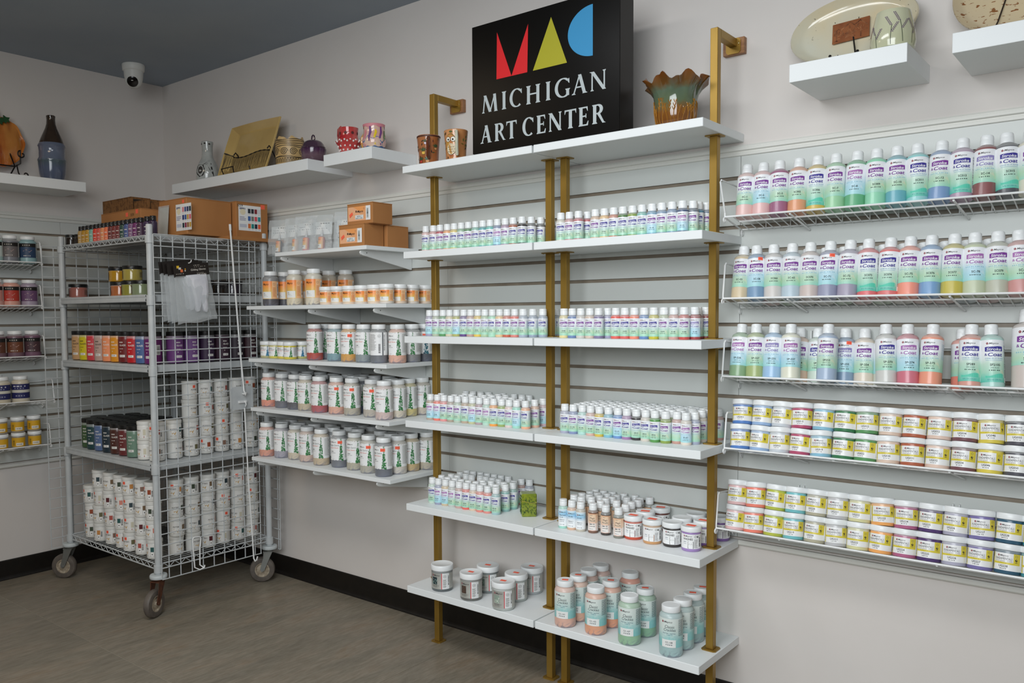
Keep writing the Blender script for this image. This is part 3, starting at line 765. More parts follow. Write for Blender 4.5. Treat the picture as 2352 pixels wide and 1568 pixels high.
def orange_label(kind):
    R, z0, h = (.0355, .031, .079) if kind == 'pint' else (.0292, .0095, .043); A = Art(); W = PI * R * .94; k = R / .0355
    A.rect(-W, W, 0, h, P_TAN, 0); A.rect(-.036 * k, .0115 * k, 0, h, P_ORNG, 1)
    A.rect(-.036 * k, .0075 * k, h * .03, h * .40, '#eceeec', 2)
    A.text('Mayco', -.0315 * k, h * .77, .0092 * k, '#2c2018', w=.028 * k, shear=.3, bold=.012, layer=3)
    A.ribbon([(-.033 * k, h * .45), (-.015 * k, h * .52), (.0115 * k, h * .60)], h * .035, '#cfc06a', 2); A.ribbon([(-.034 * k, h * .41), (-.012 * k, h * .47), (.0115 * k, h * .51)], h * .03, '#a9b583', 2)
    A.text('EL' if kind == 'pint' else 'SD', -.028 * k, h * .27, .0058 * k, '#3a3a38', w=.009 * k, layer=3); A.bars(-.028 * k, -.010 * k, h * .20, h * .225, '#55544f', 4, 2, 3)
    A.bars(-.028 * k, -.004 * k, h * .13, h * .15, '#8a8a86', 5, 4, 3)
    A.ring(.021 * k, h * .83, .0045 * k, .0007, '#5d5245', 2, 12); A.lines(.015 * k, .030 * k, h * .12, h * .66, 9, '#d98f55', 5)
    A.rect(.036 * k, .0475 * k, h * .06, h * .94, '#efefec', 1); A.bars(.038 * k, .0455 * k, h * .2, h * .85, '#2b2b2b', 18, 6, 2, True)
    return A.wrap(R, z0), A.mats
def silver_label(art):
    R, z0, h = .0402, .011, .060; A = Art(); W = PI * R * .94
    A.rect(-W, W, 0, h, P_SILV, 0); mayco(A, -.027, h * .82, .0056)
    A.rect(-.026, -.0035, h * .28, h * .74, art[0], 1); Q = random.Random(art[1])
    for k in range(8):
        x, y = Q.uniform(-.024, -.006), h * Q.uniform(.32, .70); A.ribbon([(x, y), (x + Q.uniform(-.004, .004), y + Q.uniform(-.006, .006)), (x + Q.uniform(-.006, .006), y + Q.uniform(-.008, .008))], .0016, art[2], 2)
    A.ribbon([(-.026, h * .28), (-.026, h * .74), (-.0035, h * .74), (-.0035, h * .28), (-.026, h * .28)], .0008, '#c9c9c2', 2)
    A.bars(-.026, .006, h * .185, h * .23, '#3f3f3a', 7, 3, 2); A.bars(-.026, -.003, h * .115, h * .14, '#55554e', 6, 5, 2)
    A.rect(.0125, .0152, 0, h, '#d0343f', 1); A.rect(.0152, .044, 0, h, '#e9ebeb', 1)
    A.ring(.0255, h * .80, .0052, .0008, '#4a4a48', 2, 14); A.text('AP', .0255, h * .765, .0042, '#4a4a48', w=.0062, align='c'); A.lines(.0185, .034, h * .08, h * .62, 9, '#83847f', 7)
    A.bars(.0385, .0430, h * .25, h * .85, '#222222', 16, 6, 2, True)
    return A.wrap(R, z0), A.mats
def wash_label(title, pic):
    R, z0, h = .0292, .0095, .044; A = Art(); W = PI * R * .94
    A.rect(-W, W, 0, h, P_WHITE, 0); mayco(A, -.021, h * .82, .0044)
    if title: A.text(title, -.0215, h * .60, .0062, '#2b2b2b', w=.0295, bold=.014)
    A.bars(-.021, -.009, h * .44, h * .48, '#6f7c8c', 3, 2, 2); A.bars(-.021, -.010, h * .32, h * .36, '#8b95a0', 3, 3, 2)
    A.poly([(-.006, h * .04), (.0105, h * .04), (.0105, h * .50), (-.006, h * .50)], '#eceae6', 1)
    A.poly([(-.006, h * .04), (.0105, h * .04), (.0105, h * .50)], pic, 2); A.ribbon([(-.006, h * .04), (.0105, h * .04), (.0105, h * .50), (-.006, h * .50), (-.006, h * .04)], .0009, '#201c1c', 3)
    for k in range(5): A.disc(-.004 + .0026 * k, h * (.30 + .05 * (k % 2)), .0007, '#201c1c', 3, 5)
    A.ring(.016, h * .84, .0028, .0007, '#333333', 2, 10); A.disc(.0235, h * .84, .003, '#222222', 2, 10); A.disc(.0238, h * .87, .0012, '#e8e8e8', 3, 6)
    A.lines(.0125, .024, h * .05, h * .66, 8, '#9a9a9a', 6); A.bars(.029, .0345, h * .14, h * .80, '#151515', 16, 5, 2, True)
    return A.wrap(R, z0), A.mats
def metallic_label(code):
    R, z0, h = .0168, .0085, .0565; A = Art(); W = PI * R * .95; Q = random.Random(code)
    A.rect(-W, W, 0, h, P_CREAM, 0)
    for y in (.02, .48, .98): A.rect(-.0125, .0125, h * y - .0005, h * y + .0005, '#d97f4a', 2)
    for x in (-.0125, .0125): A.rect(x - .0004, x + .0004, h * .02, h * .98, '#d97f4a', 2)
    A.text('Mayco', -.008, h * .89, .0024, '#3a2c28', w=.009, shear=.3)
    A.text('Magic', -.0085, h * .70, .0062, '#54403a', w=.016, shear=.1); A.text('Metallic', -.0105, h * .55, .0058, '#54403a', w=.0205, shear=.1)
    for k in range(9): A.disc(Q.uniform(-.011, .011), h * Q.uniform(.52, .84), .0005, '#3a2c28', 2, 5)
    A.text(code, -.0098, h * .36, .0040, '#1f1f1f', w=.0170, bold=.014); A.bars(-.0098, .009, h * .24, h * .29, '#2c2c2c', 5, 3, 2); A.bars(-.0098, .004, h * .10, h * .13, '#55504c', 4, 6, 2)
    return A.wrap(R, z0), A.mats
def sky_label(code, t2):
    R, z0, h = .0168, .0085, .0575; A = Art(); W = PI * R * .95
    A.rect(-W, W, 0, h, P_BLUE, 0); mayco(A, -.0115, h * .80, .0036)
    if t2: A.text(t2, -.0108, h * .62, .0038, '#2b3740', w=.0215, bold=.01)
    A.text(code, -.0108, h * (.62 if not t2 else .50), .0038 if not t2 else .003, '#2b3740', w=.015 if not t2 else .012, bold=.012)
    A.bars(-.0108, .008, h * .36, h * .40, '#3a444c', 5, len(code), 2); A.bars(-.0108, .005, h * .27, h * .30, '#3a444c', 4, 3, 2); A.bars(-.0105, .006, h * .08, h * .11, '#55606a', 4, 9, 2)
    return A.wrap(R, z0), A.mats
def dark_label(col, bits='#e6e2dc', lines=True, text=None):
    R, z0, h = .037, .018, .088; A = Art(); W = PI * R * .9
    A.rect(-W, W, 0, h, OINK, 0)
    A.bars(-.016, .004, h * .82, h * .88, bits, 3, 6, 2); A.text('GLAZE', -.016, h * .66, .0072, bits, w=.030, bold=.02) if text else A.bars(-.016, .016, h * .66, h * .73, bits, 5, 3, 2)
    A.bars(-.016, .004, h * .50, h * .53, bits, 3, 5, 2); A.disc(-.010, h * .36, .0022, bits, 2, 7); A.rect(-.017, .010, h * .08, h * .20, '#e9e7e2', 2); A.bars(-.014, .006, h * .12, h * .16, '#333333', 4, 4, 3)
    A.rect(.032, .052, h * .25, h * .75, '#d5d4d0', 2); A.bars(.035, .049, h * .3, h * .7, '#333333', 14, 4, 3, True)
    return A.wrap(R, z0), A.mats
def rack_jar_label(chip, seed):
    R, z0, h = .0335, .012, .052; A = Art(); Q = random.Random(seed)
    A.rect(-.046, .046, 0, h, mat('label_jar_white', '#e9e8e4', .45), 0)
    A.text("POTTER'S", -.040, h * .58, .0070, '#3c3028', w=.032, bold=.012, shear=.15); A.ribbon([(-.036, h * .50), (-.028, h * .30), (-.020, h * .22), (-.014, h * .42)], [.002, .008, .007, .001], '#c9a055', 1)
    A.bars(-.040, -.010, h * .06, h * .10, '#8b8478', 6, 2, 2)
    if chip:
        A.rect(.001, .0165, h * .40, h * .80, chip, 2); A.rect(.001, .0165, h * .02, h * .36, '#f0efec', 2)
        A.ribbon([(.001, h * .02), (.001, h * .36), (.0165, h * .36), (.0165, h * .02), (.001, h * .02)], .0009, '#3a3a38', 3); A.disc(.0088, h * .19, .0026, '#2a2a2a', 3, 7)
        A.bars(.019, .0255, h * .20, h * .74, '#2a2a2a', 14, seed, 2, True)
    else:
        A.rect(.003, .015, h * .25, h * .75, '#cfc9b4', 2); A.bars(.005, .009, h * .05, h * .2, '#b05a50', 3, 2, 2, True); A.lines(.017, .040, h * .1, h * .9, 8, '#c9c4b8', seed)
    return A.wrap(R, z0), A.mats
def left_label(col, cap=True):
    R, z0, h = .0355, .034, .080; A = Art(); W = PI * R * .62
    A.rect(-W * .62, W * .55, 0, h, OINK, 0)
    if cap: A.rect(-W * .62, W * .55, h * .74, h, '#191716', 1); A.bars(-.020, .012, h * .83, h * .90, '#b9b3a8', 4, 3, 2)
    A.ribbon([(-.018, h * .45), (-.006, h * .56), (.006, h * .38), (.016, h * .52)], .002, '#c9a8a0', 2); A.bars(-.017, .012, h * .10, h * .15, '#d9d3cc', 5, 2, 2)
    A.rect(W * .56, W * 1.1, 0, h * .98, '#d7d6d0', 1); A.lines(W * .6, W * 1.04, h * .08, h * .9, 9, '#8b8a85', 3)
    return A.wrap(R, z0), A.mats
def band_label(top, mid, bot):
    R, z0, h = .0292, .0095, .043; A = Art(); W = PI * R * .9
    A.rect(-W, W, 0, h, top, 0); A.rect(-.006, .026, h * .1, h * .42, mid, 1); A.bars(-.003, .022, h * .2, h * .32, bot, 6, 3, 2); A.bars(-.022, -.012, h * .15, h * .8, bot, 6, 3, 2, True)
    return A.wrap(R, z0), A.mats
def stick_mesh(R, z, w=.014, h=.0095, a=.0):
    A = Art(); A.rect(-w / 2, w / 2, -h / 2, h / 2, STICK, 0, .004); A.bars(-w * .3, w * .3, -h * .12, h * .2, '#d9503a', 4, 3, 1)
    return mesh('price_sticker', A.wrap(R, z, .0006, a), A.mats)
def top_stick(R, z, seed):
    Q = random.Random(seed); b = MB(); a = Q.uniform(-.6, .6); w, h = R * .50, R * .30
    pts = [(-w, -h), (w, -h), (w, h), (-w, h)]; q = [(x * math.cos(a) - y * math.sin(a), x * math.sin(a) + y * math.cos(a)) for x, y in pts]
    b.add([(x, y, z) for x, y in q] + [(x, y, z + .0005) for x, y in q], [(4, 5, 6, 7), (0, 1, 5, 4), (1, 2, 6, 5), (2, 3, 7, 6), (3, 0, 4, 7)]); return mesh('price_sticker', b, [STICK])
STK = {}
def stick(key, fn):
    if key not in STK: STK[key] = fn()
    return STK[key]
def pot(name, kind, label, cat, group, loc, col, rz=0., tilt=0., lb=None, lcol=None, code=None, side=None, top=None):
    """one container: body, cap or lid, label with its printed code, price stickers"""
    t = thing(name, label, cat, loc, (-tilt, 0, rz), group); bm, cm, prof = KIND[kind]
    obj('body', bm, t, color=col)
    if cm is not None: obj('lid' if cm.name.startswith('lid') else 'cap', cm, t, rot=(0, 0, 2.6 + (loc[0] * 37.7) % 1.2))
    if lb is not None:
        l = obj('label', lb, t, color=lcol or '#ffffff')
        if code is not None: obj('code_print', code, l)
    if side is not None: obj('price_sticker', side, t)
    if top is not None: obj('price_sticker', top, t)
    return t

def ink_label(c='#e3ddd4'):
    R, z0, h = .0151, .006, .052; A = Art(); W = PI * R * .9
    A.rect(-W, W, 0, h, OINK, 0); A.bars(-.008, .006, h * .66, h * .74, c, 3, 2, 1); A.bars(-.007, .004, h * .34, h * .40, c, 3, 5, 1); A.bars(-.004, .002, h * .12, h * .20, c, 2, 3, 1)
    return A.wrap(R, z0), A.mats
def gold_label(c):
    R, z0, h = .0435, .010, .036; A = Art()
    A.rect(-.095, -.035, 0, h, c, 0, .01); A.lines(-.09, -.04, .004, h - .004, 5, '#6a5a4a', 2, 1); A.lines(.05, .08, .006, h - .006, 4, '#5a4a3a', 3, 1)
    return A.wrap(R, z0), A.mats
def navy_label():
    R, z0, h = .0355, .030, .088; A = Art()
    A.rect(-.07, .07, h * .55, h * .92, '#26285c', 0); A.bars(-.03, .03, h * .74, h * .82, '#c9c8d0', 4, 2, 1); A.bars(-.024, .02, h * .62, h * .67, '#9a9ab0', 4, 4, 1); A.rect(-.07, .07, h * .38, h * .54, '#cfccc0', 0); A.rect(-.07, .07, 0, h * .37, '#26285c', 0); A.bars(-.02, .022, h * .14, h * .2, '#9a9ab0', 4, 6, 1)
    return A.wrap(R, z0), A.mats
# measured places on the shelves, metres
P={
'A2x':[(2.716,-.112)],
'A3x':[(2.720,-.118),(2.712,-.082)],
'A2':[(2.218,-.225),(2.257,-.225),(2.291,-.225),(2.327,-.225),(2.361,-.225),(2.395,-.225),(2.429,-.225),(2.463,-.225),(2.497,-.225),(2.53,-.225),(2.563,-.225),(2.598,-.225),(2.633,-.225),(2.671,-.225),(2.692,-.2),(2.707,-.165)],
'B2':[(2.831,-.225),(2.865,-.225),(2.9,-.225),(2.912,-.19),(2.964,-.225),(2.998,-.225),(3.032,-.225),(3.065,-.225),(3.099,-.225),(3.132,-.225),(3.166,-.225),(3.199,-.225),(3.233,-.225),(3.267,-.225),(3.289,-.201),(3.291,-.167),(3.302,-.136)],
'A3':[(2.233,-.225),(2.267,-.225),(2.302,-.225),(2.335,-.225),(2.369,-.225),(2.404,-.225),(2.437,-.225),(2.471,-.225),(2.504,-.225),(2.538,-.225),(2.571,-.225),(2.604,-.225),(2.638,-.225),(2.674,-.225),(2.701,-.205),(2.729,-.185)],
'B3':[(2.843,-.225),(2.876,-.225),(2.909,-.225),(2.944,-.225),(2.977,-.225),(2.993,-.195),(3.04,-.225),(3.073,-.225),(3.107,-.225),(3.141,-.225),(3.174,-.225),(3.208,-.225),(3.241,-.225),(3.275,-.226),(3.298,-.202),(3.291,-.169),(3.303,-.134)],
'A4':[(2.233,-.224),(2.267,-.222),(2.301,-.223),(2.336,-.223),(2.371,-.225),(2.404,-.22),(2.439,-.221),(2.472,-.221),(2.506,-.221),(2.539,-.222),(2.572,-.217),(2.606,-.218),(2.639,-.218),(2.675,-.214),(2.678,-.163),(2.677,-.11)],
'A4c':[(2.243,-.174),(2.318,-.183),(2.352,-.179),(2.323,-.126),(2.254,-.04),(2.288,-.035),(2.323,-.032),(2.362,-.134),(2.324,-.081),(2.358,-.074),(2.423,-.188),(2.456,-.178),(2.364,-.032),(2.423,-.134),(2.456,-.126),(2.49,-.181),(2.418,-.094),(2.438,-.066),(2.491,-.129),(2.433,-.032),(2.481,-.076),(2.557,-.186),(2.529,-.139),(2.566,-.15),(2.593,-.186),(2.488,-.032),(2.627,-.186),(2.527,-.035),(2.562,-.082),(2.565,-.041)],
'A5':[(2.241,-.227),(2.274,-.228),(2.308,-.227),(2.342,-.227),(2.376,-.226),(2.41,-.226),(2.443,-.225),(2.476,-.225),(2.51,-.224),(2.547,-.222),(2.544,-.162),(2.545,-.117)],
'A5c':[(2.239,-.172),(2.284,-.187),(2.251,-.129),(2.288,-.134),(2.319,-.185),(2.251,-.076),(2.251,-.035),(2.285,-.035),(2.32,-.032),(2.354,-.032),(2.389,-.032),(2.423,-.032),(2.458,-.032),(2.353,-.188),(2.292,-.088),(2.326,-.093),(2.358,-.08),(2.387,-.186),(2.422,-.185),(2.428,-.151),(2.392,-.088),(2.426,-.09),(2.462,-.188),(2.462,-.143),(2.461,-.095),(2.516,-.183),(2.513,-.13),(2.524,-.083),(2.525,-.038),(2.559,-.033)],
'B4':[(2.84,-.216),(2.873,-.215),(2.907,-.212),(2.941,-.216),(2.975,-.217),(3.009,-.217),(3.043,-.215),(3.076,-.217),(3.109,-.215),(3.143,-.217),(3.176,-.219),(3.212,-.219),(3.21,-.171),(3.243,-.17),(3.277,-.213),(3.253,-.116),(3.286,-.121),(3.296,-.032)],
'B4c':[(2.865,-.178),(2.9,-.178),(2.936,-.178),(2.971,-.178),(3.005,-.178),(3.04,-.178),(3.075,-.178),(3.109,-.178),(3.143,-.177),(3.177,-.182),(3.243,-.204),(3.291,-.182),(2.865,-.142),(2.899,-.142),(2.937,-.142),(2.971,-.142),(3.006,-.142),(3.041,-.142),(3.077,-.142),(3.111,-.142),(3.147,-.142),(3.182,-.146),(3.22,-.138),(3.273,-.153),(2.859,-.106),(2.895,-.106),(2.929,-.106),(2.968,-.106),(3.002,-.106),(3.037,-.106),(3.071,-.106),(3.105,-.106),(3.139,-.106),(3.173,-.113),(3.208,-.106),(3.237,-.086),(3.292,-.087),(2.866,-.069),(2.9,-.069),(2.935,-.069),(2.969,-.069),(3.003,-.069),(3.037,-.069),(3.072,-.069),(3.106,-.071),(3.14,-.066),(3.172,-.078),(3.206,-.071),(3.265,-.066),(3.314,-.061),(2.867,-.032),(2.901,-.032),(2.936,-.032),(2.97,-.032),(3.004,-.032),(3.039,-.032),(3.073,-.032),(3.107,-.032),(3.141,-.032),(3.173,-.044),(3.206,-.032),(3.234,-.052),(3.262,-.032)],
'B5f':[(2.843,-.232),(2.878,-.232),(2.913,-.233),(2.955,-.224),(3.002,-.222),(3.053,-.229)],
'B5j':[(3.093,-.204),(3.165,-.213),(3.23,-.206),(3.296,-.214),(3.298,-.13),(3.318,-.048)],
'B5l':[(3.097,-.131),(3.111,-.05),(3.228,-.135),(3.24,-.06)],
'B5c':[(2.838,-.157),(2.842,-.113),(2.875,-.169),(2.848,-.071),(2.847,-.032),(2.881,-.033),(2.916,-.032),(2.876,-.118),(2.882,-.077),(2.915,-.066),(2.961,-.032),(2.902,-.147),(2.908,-.104),(2.95,-.134),(2.955,-.1),(2.952,-.066),(3.004,-.032),(2.958,-.181),(2.997,-.143),(2.998,-.077),(3.044,-.129),(3.047,-.09),(3.036,-.057),(3.06,-.032),(3.049,-.177)],
'A6':[(2.3024,-.245),(2.454,-.255),(2.45,-.15),(2.609,-.262),(2.59,-.16),(2.5875,-.058)],
'B6':[(2.87,-.262),(2.8751,-.189),(2.869,-.114),(2.874,-.04),(2.9843,-.2553),(2.9909,-.17),(2.997,-.0506),(3.1114,-.2615),(3.1182,-.17),(3.2547,-.2625),(3.2578,-.19),(3.258,-.1175),(3.2588,-.045)],
's5':[(1.235,-.248),(1.321,-.23),(1.409,-.221),(1.499,-.228),(1.611,-.244),(1.711,-.23),(1.81,-.231),(1.907,-.245),(2.007,-.258),(2.013,-.182),(2.013,-.107),(2.041,-.04)],
's5l':[(1.266,-.182),(1.246,-.112),(1.365,-.162),(1.45,-.146),(1.502,-.095),(1.608,-.171),(1.652,-.113),(1.55,-.04),(1.652,-.04),(1.729,-.139),(1.724,-.049),(1.855,-.126),(1.945,-.154),(1.944,-.081)],
's4':[(1.235,-.231),(1.325,-.224),(1.425,-.232),(1.5,-.233),(1.611,-.25),(1.711,-.24),(1.798,-.232),(1.76,-.15),(1.909,-.225),(2.014,-.258),(2.017,-.185),(2.008,-.113),(2.016,-.04)],
's4l':[(1.258,-.162),(1.235,-.093),(1.408,-.161),(1.296,-.053),(1.391,-.057),(1.556,-.187),(1.521,-.089),(1.65,-.188),(1.597,-.073),(1.691,-.128),(1.675,-.056),(1.773,-.078),(1.844,-.062),(1.944,-.148)],
's3j':[(1.231,-.235),(1.293,-.235),(1.355,-.235),(1.417,-.249),(1.42,-.186)],
's3p':[(1.569,-.235),(1.552,-.16),(1.7,-.235),(1.789,-.235),(1.877,-.235),(1.965,-.235),(2.035,-.201),(2.035,-.117),(2.035,-.04)],
's2p':[(1.287,-.25),(1.285,-.17),(1.457,-.25),(1.421,-.16),(1.586,-.25),(1.511,-.1),(1.611,-.09)],
's2j':[(1.669,-.25),(1.737,-.25),(1.811,-.25),(1.884,-.25),(1.96,-.25),(2.05,-.272),(2.05,-.201),(2.05,-.13),(2.05,-.052)],
'W1':[3.418,3.468,3.52,3.571,3.623,3.674,3.726,3.779,3.831,3.882,3.932,3.982,4.033,4.083,4.131],
'W2':[3.406,3.455,3.506,3.557,3.608,3.658,3.71,3.763,3.814,3.864,3.915,3.966,4.016,4.066,4.115],
'W3f':[3.402,3.454,3.504,3.558,3.658,3.815,3.868,3.92,4.011,4.061,4.121],
'W3s':[3.582,3.608,3.679,3.713,3.761,3.965],
}
# ---------------------------------------------------------------- goods on the shelves
U1, U2, U3, U4 = '#3a3290', '#7a3a94', '#a86fb0', '#8f86bb'      # wordmark inks: blue, purple, worn pink, worn lavender
def cols(s): return [tuple(x.split(':')) for x in s.split(',')]
rnd = random.Random(11)
UC = {'B': U1, 'P': U2, 'K': U3, 'V': U4}
# --- tilted baskets of tall squeeze bottles
TILT = math.atan(.222)
def bz(zf, y): return zf + .0022 - (y + .155) * .222
def basket_row(xs, zf, spec, where, group, y=-.125, kind='bottle8', stickers=(), start=1):
    out = []
    for i, (x, (cn, ch, code, style)) in enumerate(zip(xs, spec)):
        k = kind
        var = {'l': 'l', 'g': 'g', 'b': 'b'}[style[1]]
        out.append(pot('squeeze_bottle', k, '%s squeeze bottle with white cap, %s from left %s' % (cn, ORD[i + start], where), 'paint bottle', group,
            (x, y, bz(zf, y)), ch, math.radians(rnd.uniform(2, 20)), TILT, lab(('sc', k, var), lambda: sc_label(k, var)), UC[style[0]],
            lab(('code', k, code, var), lambda: sc_code(k, code, var == 'l')), side=stick('s8', lambda: stick_mesh(.0270, .118, a=.42)) if i in stickers else None))
    return out
def S4(s): return [tuple(x.split(':')) for x in s.replace('\n', '').split(',')]
basket_row(P['W1'], 1.583, S4('pale pink:#e3bfba:SC-1:Pg,light pink:#e6bdbb:SC-2:Pb,plum mauve:#a06a86:SC-3:Pg,peach orange:#e0a07a:SC005:Pg,mustard yellow:#d2b65f:SC006:Bl,pale green:#9ed0a6:SC-7:Pg,'
 'mid green:#6bb287:SC-8:Kb,mint green:#96d6b5:SC009:Pg,teal blue:#6fb0bd:SC-10:Pg,light turquoise:#9ad2d2:SC011:Bl,slate blue:#7f9cc4:SC-12:Pg,greyish mauve:#b49cb0:SC013:Bl,brown maroon:#8e5c5c:SC-14:Vg,charcoal grey:#56565c:SC015:Bl,cream:#dcd9c8:SC016:Pg'),
 'in the top wire basket', 'squeeze bottles in the top wire basket')
basket_row(P['W2'], 1.340, S4('beige tan:#d3c2a2:SC-55:Pg,steel blue:#7d9cbb:SC-58:Pb,pale warm grey:#d2cdc9:SC060:Pg,pale blue grey:#b9cbd6:SC-65:Pg,pale taupe:#cdbfb9:SC070:Pg,bluish purple grey:#9a9db5:SC-71:Pb,purple grey:#a9a2b5:SC-72:Pg,'
 'coral red:#e1777a:SC073:Bl,rosy red:#de7d7c:SC074:Bl,salmon coral:#f29a86:SC-75:Pg,bright blue:#7fa5cf:SC076:Pg,mustard olive:#c9bb5a:SC077:Pg,pale sage:#c6ceb2:SC-78:Kb,pale khaki:#bdbfae:SC079:Pg,dusty red:#cf9793:SC-80:Kg'),
 'in the second wire basket', 'squeeze bottles in the second wire basket', stickers=(1, 5))
for i, x in enumerate(P['W2'][:14]):
    y = -.0655
    pot('squeeze_bottle', 'bottle8', 'squeeze bottle hidden in back row of second wire basket, %s from left' % ORD[i + 1], 'paint bottle', 'back row bottles in the second wire basket',
        (x + .024, y, bz(1.340, y)), rnd.choice(['#c9c4bc', '#b7c0c4', '#c7aaa6', '#aebba6']), .2, TILT, lab(('sc', 'bottle8', 'g'), lambda: sc_label('bottle8', 'g')), U2)
W3 = S4('sage green:#8fb08a:SP-226:Kb,olive green:#a9b97f:SP-227:Pg,light blue:#a3c6e6:SP-231:Vb,cream white:#e2e2d0:SP-237:Kb,lavender blue:#a9bbd2:SP253:Pg,pale grey:#d0d0cb:SP-270:Bg,rose red:#cf7887:SP-274:Kb,salmon orange:#ec9e84:SP-275:Pg,dusty salmon:#d99f92:SP289:Bl,pale aqua:#aed6cd:SP2105:Bl')
f = P['W3f']
basket_row(f[:10], 1.106, W3, 'at front of third basket', 'front row bottles in the third wire basket')
pot('squeeze_bottle', 'bottle16', 'large taupe squeeze bottle at right frame edge in third wire basket', 'paint bottle', None, (4.133, -.121, bz(1.106, -.121)), '#cfc4bd', .15, TILT, lab(('sc', 'bottle16', 'g'), lambda: sc_label('bottle16', 'g')), U2, lab(('c', 'SC001'), lambda: sc_code('bottle16', 'SC001', False)))
W3S = S4('peach:#e3c3ae:SP244:Pg,pale mint:#cfdcd0:SP246:Bg,slate blue:#8ba3bd:SP-255:Vb,cream beige:#dfd3c3:SP-254:Pg,pale grey green:#cfd6cb:SP-260:Kb,coral red:#ec8f7e:SP-288:Pg')
for i, ((cn, ch, code, st), x) in enumerate(zip(W3S, (3.562, 3.614, 3.690, 3.742, 3.794, 3.985))):
    y = -.0655
    pot('squeeze_bottle', 'bottle8', '%s squeeze bottle, %s from left in back row of third basket' % (cn, ORD[i + 3]), 'paint bottle', 'back row bottles in the third wire basket',
        (x, y, bz(1.106, y)), ch, math.radians(12), TILT, lab(('sc', 'bottle8', st[1]), lambda: sc_label('bottle8', st[1])), UC[st[0]], lab(('code', 'bottle8', code), lambda: sc_code('bottle8', code, False)),
        side=stick('s8', lambda: stick_mesh(.0270, .118, a=.42)) if i in (2, 4) else None)
for x, n in ((3.43, 'leftmost'), (3.482, 'second from left'), (3.5105, None)):
    if n: pot('squeeze_bottle', 'bottle8', 'squeeze bottle hidden behind green bottles in third wire basket, %s of back row' % n, 'paint bottle', 'back row bottles in the third wire basket', (x, -.0655, bz(1.106, -.0655)), '#c4c9bd', .2, TILT, lab(('sc', 'bottle8', 'g'), lambda: sc_label('bottle8', 'g')), U2)
# --- two-high jars in the lower baskets
UGA = S4('royal blue:#5b86c9:UG001:x,light blue:#9dbbe0:UG002:x,pale grey:#cfd6dd:UG003:x,crimson pink:#b95473:UG010:x,sky blue:#8fc3da:UG019:x,dark green:#3f7d55:UG021:x,mid green:#5f9a63:UG022:x,pale sand:#e3cbb9:UG030:x,rust brown:#b5654a:UG031:x,pale peach:#e8cdbd:UG032:x,plum brown:#7c545a:UG034:x,bright yellow:#e1cf58:UG046:x,charcoal:#56565e:UG050:x')
UGB = S4('pale pink:#ebc3c3:UG216:x,coral:#f58a78:UG217:x,chartreuse:#bcc452:UG218:x,turquoise:#79c2c8:UG219:x,sage tan:#b9b49c:UG220:x,light grey:#c4c4c6:UG221:x,cream yellow:#dedba8:UG222:x,apricot orange:#f7b168:UG223:x,rose magenta:#b96a8e:UG224:x,deep purple:#574173:UG225:x,lavender grey:#b4b3c6:UG226:x,violet blue:#7f77ac:UG227:x,dark teal:#3a5e74:UG228:x,teal:#4f9aa6:UG229:x')
def ug_rows(spec, zf, x0, p, where, group, n):
    z1 = .0758
    for tier, tn in ((0, 'lower'), (1, 'upper')):
        for i, (cn, ch, code, _) in enumerate(spec):
            y = -.1215; x = x0 + p * i + rnd.uniform(-.0008, .0008)
            pot('glaze_jar', 'jar4', '%s jar with white lid, %s from left, %s tier, %s wire basket' % (cn, ORD[i + 1], tn, where), 'paint jar', group,
                (x, y + tier * z1 * math.sin(TILT), bz(zf, y) + .0004 + tier * z1 * math.cos(TILT)), ch, math.radians(rnd.uniform(-6, 16)), TILT, lab('ug', ug_label), None, lab(('ug', code), lambda: ug_code(code, ch)))
ug_rows(UGA, .888, 3.4095, .0590, 'fourth', 'jars stacked two high in the fourth wire basket', 13)
ug_rows(UGB, .639, 3.3945, .0589, 'lowest', 'jars stacked two high in the lowest wire basket', 14)
# --- small bottles on the gold units
def small(pos, spec, z, where, group, off=0):
    for i, ((x, y), (cn, ch, code, st)) in enumerate(zip(pos, spec)):
        rz = math.radians(rnd.uniform(4, 24))
        pot('small_bottle', 'bottle2', '%s small bottle, %s from left, %s' % (cn, ORD[i + 1 + off], where), 'paint bottle', group, (x, y, z), ch, rz, 0,
            lab(('sc', 'bottle2', st[1]), lambda: sc_label('bottle2', st[1])), UC[st[0]], lab(('code', 'bottle2', code), lambda: sc_code('bottle2', code, False)))
A2 = S4('pale pink:#e6bdb8:SC-1:Bg,soft pink:#dd9f9c:SC-2:Bg,crimson rose:#b85a66:SC-3:Pg,peach orange:#eba66d:SC005:Pg,yellow:#e5c95f:SC006:Bg,sage green:#86b58c:SC-7:Bg,dark green:#5d8a60:SC-8:Pg,mint teal:#7cc2ae:SC009:Bg,teal:#3f9fa6:SC010:Bg,aqua:#6dbfb6:SC011:Bg,slate blue:#6d7fa9:SC-12:Kb,mauve:#a98aa8:SC013:Pg,rust brown:#a96043:SC014:Bg,black:#34302f:SC015:Bg,soft black:#3a3635:SC-15:Bg,black grey:#454341:SC016:Bg')
small(P['A2'], A2, ZS[1], 'second shelf of left gold unit', 'small bottles on the second shelf, left gold unit')
small(P['A2x'], S4('black:#2f2c2c:SC016:Bg'), ZS[1], 'second shelf of left gold unit, behind the post', None, 16)
